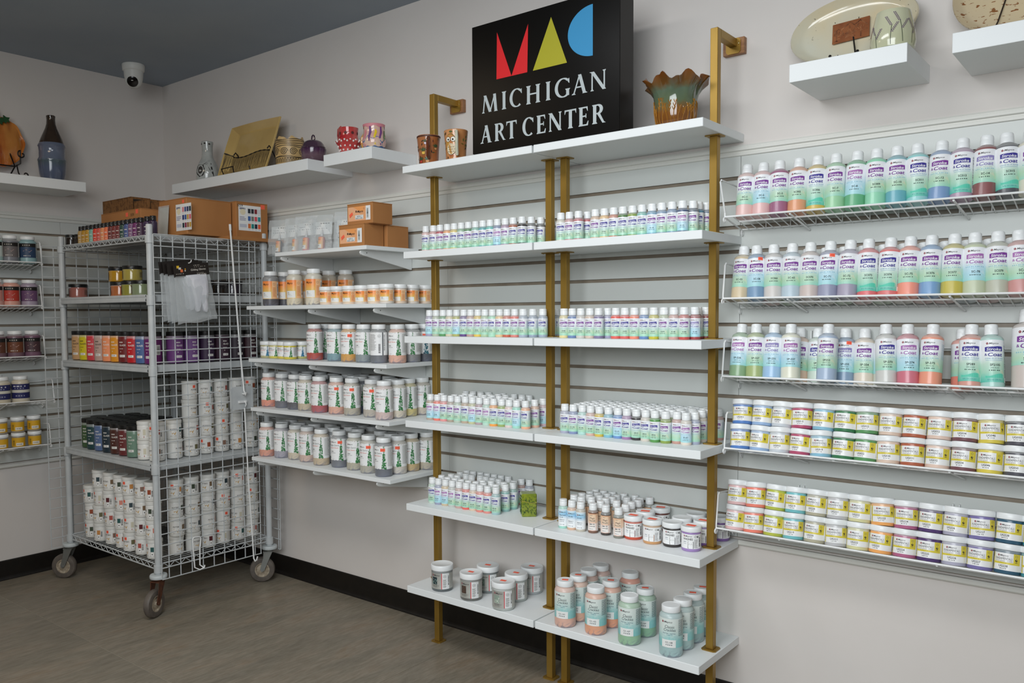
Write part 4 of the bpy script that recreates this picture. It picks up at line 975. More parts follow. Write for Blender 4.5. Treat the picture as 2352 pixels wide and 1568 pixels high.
B2 = S4('creamy white:#dedac9:SC016:Bg,dusty pink:#c98d8c:SC-17:Pg,dusty rose:#c07a7e:SC018:Bg,rose:#b9696e:SC018:Bg,peach beige:#d9b496:SC023:Pg,pale apricot:#f0c074:SC024:Bg,rust orange:#cd6f46:SC025:Bg,forest green:#4f7a40:SC026:Bg,olive green:#8aa04f:SC027:Bg,aqua:#79bfb4:SC028:Bg,steel blue:#6b9fbd:SC-29:Pb,light slate blue:#8fa3b8:SC030:Pg,slate blue:#6f8db3:SC031:Pg,navy slate:#4d5d7d:SC-32:Kb,dark slate:#48586c:SC-32:Pg,teal blue:#5c8aa3:SC-33:Bg,blue grey:#7d8ca0:SC-33:Pg')
small(P['B2'], B2, ZS[1], 'second shelf of right gold unit', 'small bottles on the second shelf, right gold unit')
A3 = S4('lavender grey:#a7a3bc:SC-33:Pb,pale sage:#b9c2ab:SC-35:Pg,green:#5f9a63:SC036:Pg,cream beige:#d8cdb1:SC-37:Pg,olive beige:#b7b66f:SC-39:Vb,purple:#6a4c8c:SC-40:Bg,dusty pink:#c3a29a:SC-41:Pg,yellow:#e5c562:SC042:Pg,pale green:#b5cba9:SC-43:Vg,pale mint:#b0dcc3:SC044:Bg,cream peach:#e6c79a:SC-46:Pg,rust red:#cd6b52:SC048:Bg,pinkish red:#e0887f:SC-50:Pg,blue grey:#a9b4c3:SC-52:Pg,slate grey:#9aa6b8:SC-52:Bg,cool grey:#a3afc0:SC-53:Bg')
small(P['A3'], A3, ZS[2], 'third shelf of left gold unit', 'small bottles on the third shelf, left gold unit')
small(P['A3x'], S4('blue grey:#98a6ba:SC-53:Bg,grey:#a9b0ba:SC-53:Bg'), ZS[2], 'third shelf of left gold unit, behind the post', None, 16)
B3 = S4('pale yellow:#e6d59a:SC055:Pg,slate blue:#7088b5:SC-58:Pg,grey beige:#cfc9c3:SC060:Pg,pale tan:#d5c1b2:SC070:Pg,purple slate:#867c9f:SC-71:Pg,lavender:#a7a3bf:SC-72:Bg,coral red:#e4685f:SC073:Bg,rosy red:#dd6a66:SC074:Bg,salmon coral:#f28d74:SC075:Pg,blue:#6a8cc0:SC-76:Bg,chartreuse yellow:#c9bd3f:SC077:Bg,pale sage:#b7bfa0:SC079:Pg,dusty rose:#cfa198:SC-80:Bg,brick red:#c8544e:SC081:Pg,maroon red:#a94a4c:SC-81:Vb,brown red:#9c4b4a:SC-86:Bg,dark red:#93403f:SC-86:Bg')
small(P['B3'], B3, ZS[2], 'third shelf of right gold unit', 'small bottles on the third shelf, right gold unit')
A4 = S4('tan grey:#b9aa9a:SC-83:Kb,coral:#f07f6e:SC-86:Kb,pink:#eb9d9a:SC087:Bg,warm tan:#b3a291:SC-88:Pg,pale green grey:#bdcbbb:SC-91:Pg,tan beige:#c0ab96:SC092:Bg,pale olive:#c7c79c:SC-93:Kb,mauve grey:#b69fa4:SC094:Pg,pale mint:#bcdacb:SC-96:Kg,orange:#f7a64f:SC097:Bg,olive green:#9db06b:SC-98:Bg,pinkish white:#e3cfc9:SC-100:Pg,mint aqua:#a5dccb:SC-101:Vb,peach:#efb591:SC102:Bg,peachy tan:#e6bba1:SC-102:Pg,lavender pink:#d3b6bd:SC-103:Pb')
small(P['A4'], A4, ZS[3], 'front of fourth shelf, left gold unit', 'front bottles on the fourth shelf, left gold unit')
B4 = S4('lavender grey:#aeb0c4:SC-103:Bg,slate blue:#8794bb:SC-104:Pg,pale aqua:#b2dad2:SC-106:Bg,pink beige:#d9b3a7:SP-201:Pg,yellow:#d9bd4f:SP206:Bg,aqua blue:#83bdd0:SP211:Bg,cornflower blue:#7398cd:SP-212:Pb,mauve purple:#a87fae:SP213:Bg,black:#3d3a3c:SP215:Bg,pale beige:#d8cfc4:SP216:Bg,grass green:#5e9a54:SP226:Bg,olive green:#8fa44f:SP227:Pg,pea green:#8ba04c:SP227:Pg,grey blue:#7f9ab3:SP231:Pb,creamy white:#e2d9cc:SP-237:Kb,blue grey:#93a3b3:SP231:Bg,pale beige grey:#d5cbbd:SP-237:Pg,beige:#cfc0ae:SP-237:Bg')
small(P['B4'], B4, ZS[3], 'front of fourth shelf, right gold unit', 'front bottles on the fourth shelf, right gold unit')
A5 = S4('pale mint:#c9dccd:SP240:Bg,slate lavender:#9fa5bd:SP-253:Kb,beige:#d6c3a5:SP-254:Kb,pale grey:#c8cbc6:SP-260:Kg,rosy tan:#cfaca4:SP-270:Pg,coral red:#ec6f66:SP274:Bg,peach beige:#e3cbb4:SP-275:Bg,rose coral:#e98d80:SP-288:Pg,dusty pink:#e5958c:SP289:Bg,aqua grey:#a5c7c8:SP2105:Bg,dull aqua:#94bdb9:SP2101:Bg,sea green:#8db9b2:SP2107:Bg')
small(P['A5'], A5, ZS[4], 'front of fifth shelf, left gold unit', 'front bottles on the fifth shelf, left gold unit')
pale = ['#c9c4bc', '#b7c4c4', '#d1aca6', '#aebba6', '#d6c3a5', '#a9b0c4', '#c79a8f', '#b9d2c4']
def behind(pos, z, where, group, name='small_bottle', dots=0, bin_=.046):
    # rows counted from the front, then left to right
    rows = {}
    for q in sorted(pos, key=lambda q: q[1]): rows.setdefault(int((q[1] + .30) / bin_), []).append(q)
    for r, (k, row) in enumerate(sorted(rows.items())):
        for i, (x, y) in enumerate(sorted(row)):
            n = ORD[i + 1]
            red = rnd.random() < dots
            pot(name, 'bottle2', '%s bottle, rank %s from front, %s from left, %s' % ('orange stickered' if red else 'white capped', 'two three four five six seven eight nine'.split()[r], n, where), 'paint bottle', group,
                (x, y, z), rnd.choice(pale) if not dots else rnd.choice(['#8d7f70', '#6f5f55', '#8a8a80', '#7b6a5a']), math.radians(rnd.uniform(0, 28)), 0, lab(('sc', 'bottle2', 'g'), lambda: sc_label('bottle2', 'g')) if not dots else lab(('mm', 'MM-105'), lambda: metallic_label('MM-105')), U2,
                top=stick('t2', lambda: top_stick(.0128, .0978, 3)) if red else None)
behind(P['A4c'], ZS[3], 'fourth shelf, left gold unit', 'bottles behind the front row, fourth shelf, left gold unit')
behind(P['B4c'], ZS[3], 'fourth shelf, right gold unit', 'bottles behind the front row, fourth shelf, right gold unit', bin_=.0365)
behind(P['A5c'], ZS[4], 'fifth shelf, left gold unit', 'bottles behind the front row, fifth shelf, left gold unit')
# --- fifth shelf, right unit
b5 = P['B5f']; z = ZS[4]
for (x, y), (cn, ch, a, t) in zip(b5[:3], (('pale aqua', '#a9dccd', 'AC-302', 'Wax Resist'), ('peach', '#dcb79c', 'AC-506', None), ('milky', '#c6c0b2', 'AC-502', None))):
    pot('small_bottle', 'bottle2', '%s bottle with sky blue label, front left of fifth shelf, right gold unit' % cn, 'paint bottle', None, (x, y, z), ch, math.radians(26), 0, lab(('sky', a), lambda: sky_label(a, t)), None, top=stick('t2b', lambda: top_stick(.0128, .0978, 5)) if cn == 'milky' else None)
for (x, y), (cn, ch, a) in zip(b5[3:], (('reddish brown', '#7b5a4a', 'MM-102'), ('dark bronze', '#4a4340', 'MM-103'), ('pewter grey', '#83837a', 'MM-106'))):
    pot('metallic_bottle', 'bottle2', '%s metallic paint bottle with orange sticker on cap, fifth shelf of right gold unit' % cn, 'paint bottle', None, (x, y, z), ch, math.radians(24), 0, lab(('mm', a), lambda: metallic_label(a)), None, top=stick('t2', lambda: top_stick(.0128, .0978, 3)))
behind(P['B5c'], z, 'fifth shelf, right gold unit', 'bottles behind the front row, fifth shelf, right gold unit', 'metallic_bottle', .7)
WJ = [('red footed', '#c8543c', 'WASHES', '#7a2430'), ('copper tan', '#cf9c6a', None, '#c98d58'), ('black', '#3a3634', 'WASHES', '#8a8a8a'), ('lavender', '#a184be', 'WASHES', '#8d8d8d'), ('purple', '#8a68ad', 'WASHES', '#6d5a7d'), ('plum purple', '#7d5d9c', 'WASHES', '#6d5a7d')]
for i, ((x, y), (cn, ch, tt, pc)) in enumerate(zip(P['B5j'], WJ)):
    where = ('at front of fifth shelf, right gold unit', 'behind the lavender one by the post, fifth shelf', 'at far right end of fifth shelf')[0 if i < 4 else i - 3]
    pot('wash_jar', 'jar4', '%s jar with white lid, %s' % (cn, where), 'paint jar', None, (x, y, z), ch, math.radians(18 if i != 2 else 22), 0, lab(('wash', tt, pc), lambda: wash_label(tt, pc)) if tt else lab('copperlab', lambda: wash_label(None, pc)), None,
        top=stick('t4', lambda: top_stick(.0285, .0751, 4)) if i in (0, 1, 3, 4) else None)
for (x, y), (cn, ch, tp, ww) in zip(P['B5l'], (('dark red', '#7c3a34', 1, 'second from left, behind the red footed one'), ('brown', '#6e4640', 1, 'at the back, behind the metallic bottles'), ('white', '#d8d6d0', 0, 'half hidden between black and lavender ones'), ('grey', '#9a96a0', 0, 'at the back near the post'))):
    pot('wash_jar', 'jar4', '%s jar, %s, fifth shelf' % (cn, ww), 'paint jar', None, (x, y, z), ch, math.radians(20), 0, lab(('wash', 'WASHES', '#7a2430'), lambda: wash_label('WASHES', '#7a2430')), None, top=stick('t4b', lambda: top_stick(.0285, .0751, 9)) if tp else None)
# --- sixth shelves
A6 = [('dark slate', '#5f6668', ('#26343a', 1, '#8fb0a8'), 'front left'), ('dark grey', '#6a6a66', ('#4a3a32', 2, '#6d5648'), 'second in front'), ('slate grey', '#7d8484', ('#5d6a62', 3, '#93a898'), 'behind the second'), ('pale grey', '#b9bfbb', ('#8fa093', 4, '#d5ddd0'), 'front right, nearest'), ('light grey', '#a9b0ad', ('#93a398', 5, '#c8d2c4'), 'behind the nearest'), ('silver grey', '#aab0b2', ('#8ea097', 6, '#c4cfc6'), 'back, beside post')]
for (x, y), (cn, ch, art, ww) in zip(P['A6'], A6):
    pot('wide_jar', 'jar8', '%s wide jar, red striped label, %s, bottom left gold shelf' % (cn, ww), 'paint jar', 'silver labelled wide jars on the bottom shelf', (x, y, ZS[5]), ch, math.radians(20 + rnd.uniform(-5, 6)), 0, lab(('silver', art[1]), lambda: silver_label(art)), None,
        top=None if cn == 'dark slate' else stick('t8', lambda: top_stick(.022, .0981, 7)))
B6 = [('salmon pink', '#e3b7a5', 'CC-101', 'first front'), ('peach', '#e0b49c', 'CC-101', 'second in the first file'), ('rosy peach', '#d6a693', 'CC-101', 'third in the first file'), ('dusty peach', '#cf9f8f', 'CC-101', 'fourth in the first file'),
      ('ivory and orange', '#e6a888', 'CC-102', 'second front'), ('orange', '#e8a383', 'CC-102', 'second in the second file'), ('bright orange', '#e8825a', 'CC-102', 'last in the second file'), ('sage green', '#9cc3a2', 'CC-107', 'third front'), ('green', '#8fb89a', 'CC-107', 'second in the third file'),
      ('pale aqua', '#a9c6c6', 'CC-108', 'fourth front'), ('grey aqua', '#a8c3c0', 'CC-108', 'second in the fourth file'), ('dull aqua', '#a2bdbd', 'CC-108', 'third in the fourth file'), ('aqua grey', '#9cb8b8', 'CC-108', 'last in the fourth file')]
for i, ((x, y), (cn, ch, code, ww)) in enumerate(zip(P['B6'], B6)):
    pot('crackle_jar', 'pint', '%s aqua labelled jar, %s, bottom right gold shelf' % (cn, ww), 'paint jar', 'aqua labelled tall jars on the bottom shelf', (x, y, ZS[5]), ch, math.radians(12 + rnd.uniform(-5, 8)), 0, lab(('cc', code), lambda: crackle_label(code)), None,
        top=stick('tp', lambda: top_stick(.021, .1530, 5)) if i in (0, 1, 5, 8, 11, 12) else None)
# --- wall shelves
JG = [lab(('gem', k), lambda: gem_label(k)) for k in range(3)]
JGB = lab(('gem', 'b'), lambda: gem_label(9, cols=('#1f4a5c', '#2c6676', '#3a7a86')))
def pints(pos, spec, z, where, group, stickers=(), rz=16):
    for i, ((x, y), (cn, ch)) in enumerate(zip(pos, spec)):
        pot('tall_jar', 'pint', '%s tall jar with tree label, %s from left, %s' % (cn, ORD[i + 1], where), 'paint jar', group, (x, y, z), ch, math.radians(rz + rnd.uniform(-9, 14)), 0, JG[i % 3], None, side=stick('sp', lambda: stick_mesh(.0355, .108, .019, .012, .5)) if i in stickers else None)
def lids(pos, z, where, group):
    for i, (x, y) in enumerate(sorted(pos)):
        pot('tall_jar', 'pint', 'tall jar behind the front row, %s from left, %s' % (ORD[i + 1], where), 'paint jar', group, (x, y, z), rnd.choice(['#a59f97', '#8f9296', '#b3a596', '#77777c']), math.radians(20), 0, JG[i % 3])
pints(P['s5'], cols('salmon pink:#dda08c,lavender grey:#a9a6b0,cream:#cfc4b0,pale blush:#d2b9ac,beige:#c9b79c,slate:#7c7f84,greenish beige:#b5b09e,warm grey:#b3afa2,dark slate:#74777e,off white:#cdc6bb,mustard beige:#c9b184,beige grey:#c0b7a6'), .6575, 'lowest wall shelf', 'front tall jars on the lowest wall shelf', (5, 7, 8, 9))
lids(P['s5l'], .6575, 'lowest wall shelf', 'back tall jars on the lowest wall shelf')
pints(P['s4'], cols('salmon:#e29a85,slate grey:#77777c,dark slate:#67666a,sandy:#c7baa2,dusty rose:#b7696c,pink peach:#dfae9a,grey beige:#b5ae9e,navy slate:#565d70,warm grey:#b8b0a4,pale pink:#d3beb8,cream:#d4cab8,pale yellow:#d3c58a,beige:#c9bfb0'), .884, 'second lowest wall shelf', 'front tall jars on the second lowest wall shelf', (5, 6, 8))
lids(P['s4l'], .884, 'second lowest wall shelf', 'back tall jars on the second lowest wall shelf')
s3p = cols('brick red:#b7584f,slate:#7c838a,teal grey:#84a3ab,amber:#d6a35c,grey green:#8f9899,dark grey:#75787c,peach:#dcae9a,grey:#8d8d8d,dark blue grey:#62666e')
for i, ((x, y), (cn, ch)) in enumerate(zip(P['s3p'], s3p)):
    pot('tall_jar', 'pint', '%s tall jar, %s from left, middle wall shelf' % (cn, ORD[i + 1]), 'paint jar', 'tall jars on the middle wall shelf', (x, y, 1.1065), ch, math.radians(14 + rnd.uniform(-6, 10)), 0, lab('back', back_label) if i == 5 else JGB if i == 8 else JG[i % 3], None, side=stick('sp', lambda: stick_mesh(.0355, .108, .019, .012, .5)) if i in (3, 8) else None)
GS = [lab(('gems', k), lambda: gem_label(20 + k, .80, .0292, .010, .043, ('#2d7a40', '#3c8a48', '#24683a') if k == 0 else ('#2f6f96', '#3c86a8', '#27607f'))) for k in range(2)]
for i, ((x, y), (cn, ch)) in enumerate(zip(P['s3j'], cols('pale olive:#b9b48a,lemon:#d6cb62,golden:#d9c659,bright yellow:#d8c94e,greenish yellow:#c2bd7a'))):
    pot('glaze_jar', 'jar4', '%s small jar with white lid, %s from left, middle wall shelf' % (cn, ORD[i + 1]), 'paint jar', 'small yellow jars on the middle wall shelf', (x, y, 1.1065), ch, math.radians(22), 0, GS[(i + 1) % 2])
OP, OJ = lab('op', lambda: orange_label('pint')), lab('oj', lambda: orange_label('jar4'))
for i, ((x, y), (cn, ch)) in enumerate(zip(P['s2p'], cols('charcoal:#5c5b60,dark charcoal:#56555a,ivory:#dcd2b9,oat:#d5c9ae,cream:#e0d8c4,pale sand:#dacbb2,dusty sand:#cfbda6'))):
    pot('tall_jar', 'pint', '%s tall jar with orange label, %s, second highest wall shelf' % (cn, ('front left', 'behind the front left one', 'second in front', 'behind the second', 'third in front', 'standing behind the small jars', 'farthest right at the back')[i]), 'paint jar', 'orange labelled tall jars', (x, y, 1.3425), ch, math.radians(44), 0, OP)
for i, (x, y) in enumerate(P['s2j']):
    pot('glaze_jar', 'jar4', 'small jar with orange label and white lid, %s from left, second highest wall shelf' % ORD[i + 1], 'paint jar', 'orange labelled small jars', (x, y, 1.3425), ('#e6d3c0', '#dfd6cc')[i % 2], math.radians((34, 46, 38, 48)[i % 4]), 0, OJ)
# ---------------------------------------------------------------- the black sign on top of the gold units
ACR = mat('black_acrylic', '#0a0908', .30, spec=.16); ALUB = mat('sign_return', '#1d1b1a', .35, spec=.3)
SW = '#b4bdbf'
def serif_letter(A, ch, x0, x1, y0, h, m):
    w = x1 - x0; T = .0118; t = .0050; sr = .0034
    X = lambda u: x0 + w * u
    Y = lambda v: y0 + h * v
    def stem(x, th=T, a=0., b=1., lo=True, hi=True):
        A.poly([(x - th / 2, Y(a)), (x + th / 2, Y(a)), (x + th / 2, Y(b)), (x - th / 2, Y(b))], m)
        for on, v, s in ((lo, a, 1), (hi, b, -1)):
            if on: A.poly([(x - th / 2 - sr, Y(v)), (x + th / 2 + sr, Y(v)), (x + th / 2 + sr * .9, Y(v) + s * .0016), (x + th / 2, Y(v) + s * .005), (x - th / 2, Y(v) + s * .005), (x - th / 2 - sr * .9, Y(v) + s * .0016)][::s], m)
    def bar(ax, ay, bx, by, th):      # slanted stroke with horizontal ends
        A.poly([(ax - th / 2, ay), (ax + th / 2, ay), (bx + th / 2, by), (bx - th / 2, by)], m)
    def foot(x, v, ww, s=1): A.poly([(x - ww, Y(v)), (x + ww, Y(v)), (x + ww * .85, Y(v) + s * .0016), (x + .003, Y(v) + s * .0045), (x - .003, Y(v) + s * .0045), (x - ww * .85, Y(v) + s * .0016)][::s], m)
    def arc(a0, a1, cx, cy, rx, ry, thick, thin, n=18):
        pts = []; ws = []
        for k in range(n + 1):
            a = math.radians(a0 + (a1 - a0) * k / n); pts.append((cx + rx * math.cos(a), cy + ry * math.sin(a))); ws.append(thin + (thick - thin) * abs(math.cos(a)) ** 1.3)
        A.ribbon(pts, ws, m)
    if ch == 'I': stem((x0 + x1) / 2)
    elif ch == 'M':
        bar(X(.12), Y(0), X(.22), Y(1), t); foot(X(.12), 0, .0062); bar(X(.22), Y(1), X(.53), Y(.02), T); bar(X(.80), Y(1), X(.53), Y(.02), t)
        bar(X(.87), Y(0), X(.79), Y(1), T); foot(X(.87), 0, .0085); A.poly([(X(.16), Y(1)), (X(.30), Y(1)), (X(.25), Y(.93))][::-1], m)
    elif ch == 'H': stem(X(.19)); stem(X(.81)); A.poly([(X(.19), Y(.49)), (X(.81), Y(.49)), (X(.81), Y(.57)), (X(.19), Y(.57))], m)
    elif ch == 'A':
        bar(X(.13), Y(0), X(.50), Y(1.02), t); bar(X(.80), Y(0), X(.50), Y(1.02), T); foot(X(.13), 0, .0075); foot(X(.82), 0, .0095)
        A.poly([(X(.27), Y(.33)), (X(.67), Y(.33)), (X(.65), Y(.40)), (X(.29), Y(.40))], m)
    elif ch == 'N':
        stem(X(.15), t); bar(X(.16), Y(1), X(.86), Y(0), T * 1.05); stem(X(.86), t, .03, 1, lo=False); A.poly([(X(.0), Y(1)), (X(.22), Y(1)), (X(.15), Y(.95)), (X(.02), Y(.97))][::-1], m)
    elif ch == 'T':
        stem((x0 + x1) / 2, hi=False); A.poly([(X(0), Y(.92)), (X(1), Y(.92)), (X(1), Y(1)), (X(0), Y(1))], m)
        for s in (0, 1):
            a, b = (X(0), X(.12)) if s == 0 else (X(1), X(.88)); q = [(a, Y(1)), (a, Y(.76)), (a + (b - a) * .3, Y(.78)), (b, Y(.93))]; A.poly(q if s == 0 else q[::-1], m)
    elif ch == 'E':
        stem(X(.24))
        for v, ww in ((.0, .98), (.47, .80), (.925, .92)): A.poly([(X(.24), Y(v)), (X(ww), Y(v)), (X(ww), Y(v + .075)), (X(.24), Y(v + .075))], m)
        A.poly([(X(.82), Y(.06)), (X(.99), Y(0)), (X(1.05), Y(.24)), (X(.98), Y(.24))], m); A.poly([(X(.80), Y(.93)), (X(.94), Y(.76)), (X(.98), Y(.76)), (X(.95), Y(1))], m); A.poly([(X(.74), Y(.40)), (X(.82), Y(.40)), (X(.82), Y(.63)), (X(.74), Y(.63))], m)
    elif ch in 'CG':
        cx, cy = X(.54), Y(.5); arc(52, 308, cx, cy, w * .46, h * .485, T, .0036, 26)
        A.poly([(X(.80), Y(.86)), (X(.92), Y(.70)), (X(.96), Y(.70)), (X(.95), Y(.97)), (X(.88), Y(.93))], m)
        if ch == 'G': stem(X(.84), T * .95, .06, .42, lo=False)
    elif ch == 'R':
        stem(X(.22)); arc(92, -92, X(.40), Y(.745), w * .30, h * .225, T, .0036, 14)
        A.poly([(X(.22), Y(.93)), (X(.42), Y(.93)), (X(.42), Y(.995)), (X(.22), Y(.995))], m); A.poly([(X(.22), Y(.49)), (X(.44), Y(.49)), (X(.44), Y(.555)), (X(.22), Y(.555))], m)
        A.poly([(X(.40), Y(.50)), (X(.60), Y(.52)), (X(.90), Y(.06)), (X(1.02), Y(0)), (X(.78), Y(0))][::-1], m)
sg = thing('lightbox_sign', 'black sign with red, yellow and blue shapes over white serif lettering', 'sign', (2.8035, -.26, 1.8545))
SO = Vector((2.8035, -.26, 1.8545))
part('cabinet', B(-.2905, .2905, -.0370, .0455, .0006, .436), ALUB, sg, bevel=.0012)
part('face_panel', B(-.2895, .2895, -.0400, -.0372, .0016, .4345), ACR, sg)
fx = lambda x: x - SO.x
fz = lambda z: z - SO.z
RED, YELL, BLU = ink('#d8181f'), ink('#aaa51e'), ink('#3290c4')
def glyph(nm, fn):
    A = Art(); fn(A); part(nm, A.flat((0, -.0400, 0), (1, 0, 0), (0, 0, 1), .0003), A.mats, sg)
glyph('red_shape', lambda A: A.poly([(fx(2.6205), fz(2.0938)), (fx(2.684), fz(2.0938)), (fx(2.6235), fz(2.2497))], RED)); glyph('red_shape', lambda A: A.poly([(fx(2.684), fz(2.0938)), (fx(2.7490), fz(2.0938)), (fx(2.7530), fz(2.2490))], RED))
glyph('yellow_triangle', lambda A: A.poly([(fx(2.7716), fz(2.0940)), (fx(2.9044), fz(2.0945)), (fx(2.8438), fz(2.2507))], YELL))
n = 30; glyph('blue_half_disc', lambda A: A.poly([(fx(2.9995) + .0918 * math.cos(PI / 2 + PI * k / n), fz(2.1765) + .0785 * math.sin(PI / 2 + PI * k / n)) for k in range(n + 1)], BLU))
for ch, a, b in (('M', 2.5535, 2.6266), ('I', 2.6399, 2.6643), ('C', 2.6775, 2.7284), ('H', 2.742, 2.8028), ('I', 2.819, 2.8445), ('G', 2.8591, 2.9159), ('A', 2.9216, 2.9816), ('N', 2.988, 3.0492)): glyph('letter', lambda A: serif_letter(A, ch, fx(a), fx(b), fz(1.9888), .0592, SW))
for ch, a, b in (('A', 2.5494, 2.5985), ('R', 2.6095, 2.658), ('T', 2.6614, 2.7046), ('C', 2.7307, 2.7747), ('E', 2.7868, 2.8209), ('N', 2.832, 2.8854), ('T', 2.8952, 2.9389), ('E', 2.9484, 2.9824), ('R', 2.9955, 3.0451)): glyph('letter', lambda A: serif_letter(A, ch, fx(a), fx(b), fz(1.8868), .0588, SW))
# ---------------------------------------------------------------- ceiling camera
dc = thing('dome_camera', 'white dome security camera on ceiling near the corner', 'camera', (.27, -.318, H))
CW = mat('camera_white', '#d9dad6', .45); CB = mat('camera_glass', '#080809', .08)
part('mount_ring', lathe([(0, -.034), (.050, -.034), (.0535, -.030), (.056, -.004), (.055, -.0003), (0, -.0003)], 32), CW, dc, True)
part('dome', lathe([(0, -.120), (.018, -.117), (.033, -.105), (.041, -.088), (.046, -.060), (.048, -.034), (0, -.034)], 32), CW, dc, True)
aim = Vector((.72, -.60, -.42)).normalized(); q = aim.to_track_quat('Z', 'Y').to_matrix().to_4x4()
eye = lathe([(0, -.004), (.026, -.004), (.0275, 0), (.025, .004), (.012, .0065), (0, .007)], 24).xf(Matrix.Translation(Vector((0, 0, -.078)) + aim * .0345) @ q)
e = part('lens_window', eye, CB, dc, True)
rb = MB()
for k in range(5):
    p = lathe([(0, 0), (.0018, 0), (.0012, .0012), (0, .0015)], 6).xf(Matrix.Translation(Vector((0, 0, -.078)) + aim * .0385) @ q @ Matrix.Translation((-.010 + .005 * k, -.0135 + .0006 * abs(k - 2), 0))); rb.add(p.v, p.f)
part('infrared_leds', rb, mat('led_grey', '#9a9a98', .3), e)
# ---------------------------------------------------------------- pottery
def glaze(name, c1, c2, scale=12, rough=.12, lo=.35, hi=.65, stretch=None, coat=.4):
    return noisy(name, c1, c2, scale, rough, 0, stretch, 0, lo, hi, 4, coat)
def zglaze(name, stops, rough=.12, nz=(18, .25), coat=.4):
    m = paper(name, stops, 2, rough, nz); m.node_tree.nodes['Principled BSDF'].inputs['Coat Weight'].default_value = coat; return m
IRON = mat('black_iron_wire', '#1a1614', .5, .4)
SZ = 1.9645
# blue and brown bottle vase
v = thing('bottle_vase', 'tall bottle vase, dark brown neck over blue grey banded body', 'vase', (.13, -.682, SZ))
pv = [(0, 0), (.048, 0), (.052, .003), (.0525, .012), (.0595, .040), (.0640, .085), (.0645, .100), (.0665, .106), (.0645, .113), (.0600, .120), (.0590, .150), (.0605, .170), (.0640, .176), (.0620, .183), (.0575, .190)]
part('body', lathe(pv, 32), zglaze('blue_grey_glaze', [(0, '#4a5468'), (.35, '#56617a'), (.52, '#4f6068'), (.58, '#6a7488'), (1, '#667086')], nz=(30, .18)), v, True)
part('neck', lathe([(.0575, .190), (.050, .212), (.038, .240), (.0275, .264), (.0215, .285), (.0198, .305), (.0205, .318), (.0215, .324), (.0190, .327), (.015, .322), (.014, .28)], 32), glaze('dark_brown_glaze', '#2b2119', '#3a2d22'), v, True)
# pumpkin plate, leaning on its stand (cut by the left frame edge)
def pump():
    b = MB(); n = 60; rings = [0, .25, .5, .7, .85, .95, 1]
    b.v.append((.022, 0, .125)); R = []
    for r in rings[1:]:
        row = []
        for k in range(n):
            a = 2 * PI * k / n; y = .128 * r * math.cos(a) * (1 + .02 * math.cos(8 * a)); z = .125 + .125 * r * math.sin(a) * (1 - .05 * math.cos(2 * a)) - .012 * r * max(0, math.sin(a)) ** 6
            x = .022 + .004 * math.cos(y * 130) - .018 * r ** 3 + (.012 if r == 1 else 0); row.append(len(b.v)); b.v.append((x, y, z))
        R.append(row)
    for k in range(n): b.f.append((0, R[0][k], R[0][(k + 1) % n])); b.m.append(0)
    for A_, B_ in zip(R, R[1:]):
        for k in range(n): b.f.append((A_[k], B_[k], B_[(k + 1) % n], A_[(k + 1) % n])); b.m.append(0)
    nv = len(b.v); b.v += [(x - .009, y, z) for x, y, z in b.v]; b.f += [tuple(nv + i for i in q[::-1]) for q in list(b.f)]; b.m += [0] * (len(b.f) - len(b.m))
    L = R[-1]
    for k in range(n): b.f.append((L[k], nv + L[k], nv + L[(k + 1) % n], L[(k + 1) % n])); b.m.append(0)
    return b
pp = thing('pumpkin_plate', 'orange pumpkin shaped plate with green leaves on iron stand', 'plate', (.058, -.905, SZ + .062), (0, math.radians(-9), 0))
part('plate', pump(), noisy('orange_glaze', '#b0551f', '#c9853f', 14, .12, stretch=(1, 1, .25), coat=.5), pp, True)
part('stem', tube([(.02, .006, .24), (.02, .002, .262), (.024, -.01, .285)], [.012, .009, .011], 8), glaze('stem_brown', '#4a2f1c', '#5d3d24'), pp, True)
for y, z, a in ((.020, .215, .3), (.045, .225, -.2)):
    lf = MB(); pts = [(.0, -.018), (.008, -.006), (.018, -.008), (.012, .006), (.016, .018), (0, .014), (-.014, .02), (-.012, .006), (-.02, -.004), (-.008, -.007)]
    rr = [(p[0] * math.cos(a) - p[1] * math.sin(a), p[0] * math.sin(a) + p[1] * math.cos(a)) for p in pts]
    lf.add([(.030, y + p[0], z + p[1]) for p in rr] + [(.024, y + p[0], z + p[1]) for p in rr], [tuple(range(10)), tuple(range(19, 9, -1))] + [(k, 10 + k, 10 + (k + 1) % 10, (k + 1) % 10) for k in range(10)])
    part('leaf', lf, glaze('leaf_green', '#2f5a33', '#24452b'), pp)
def spiral(cx, cz, r0, r1, a0, a1, y, n=18, plane='yz'):
    return [(y, cx + (r0 + (r1 - r0) * k / n) * math.cos(a0 + (a1 - a0) * k / n), cz + (r0 + (r1 - r0) * k / n) * math.sin(a0 + (a1 - a0) * k / n)) for k in range(n + 1)]
st = thing('scroll_stand', 'black iron scroll stand holding the pumpkin plate', 'plate stand', (.10, -.905, SZ))
for s in (-1, 1):
    w = MB()
    w.tube(spiral(s * .082, .118, .004, .022, PI * (.5 if s > 0 else .5), PI * (.5 - 1.9 * s), .028, 20) + [(.024, s * .075, .075), (.010, s * .055, .060), (-.04, s * .055, .030)], .0034, 6)
    w.tube([(.024, s * .058, .066), (.030, s * .062, .030), (.034, s * .072, .006)] + spiral(s * .092, .022, .020, .004, PI * (1.2 if s > 0 else 1.8), PI * (1.2 + 1.7) if s > 0 else PI * (1.8 - 1.7), .034, 16), .0034, 6)
    w.tube([(.010, s * .055, .060), (-.06, s * .052, .16)], .0034, 6)
    part('scroll_leg', w, IRON, st, True)
part('cross_bar', tube([(.012, -.056, .060), (.012, .056, .060)], .0034, 6), IRON, st)
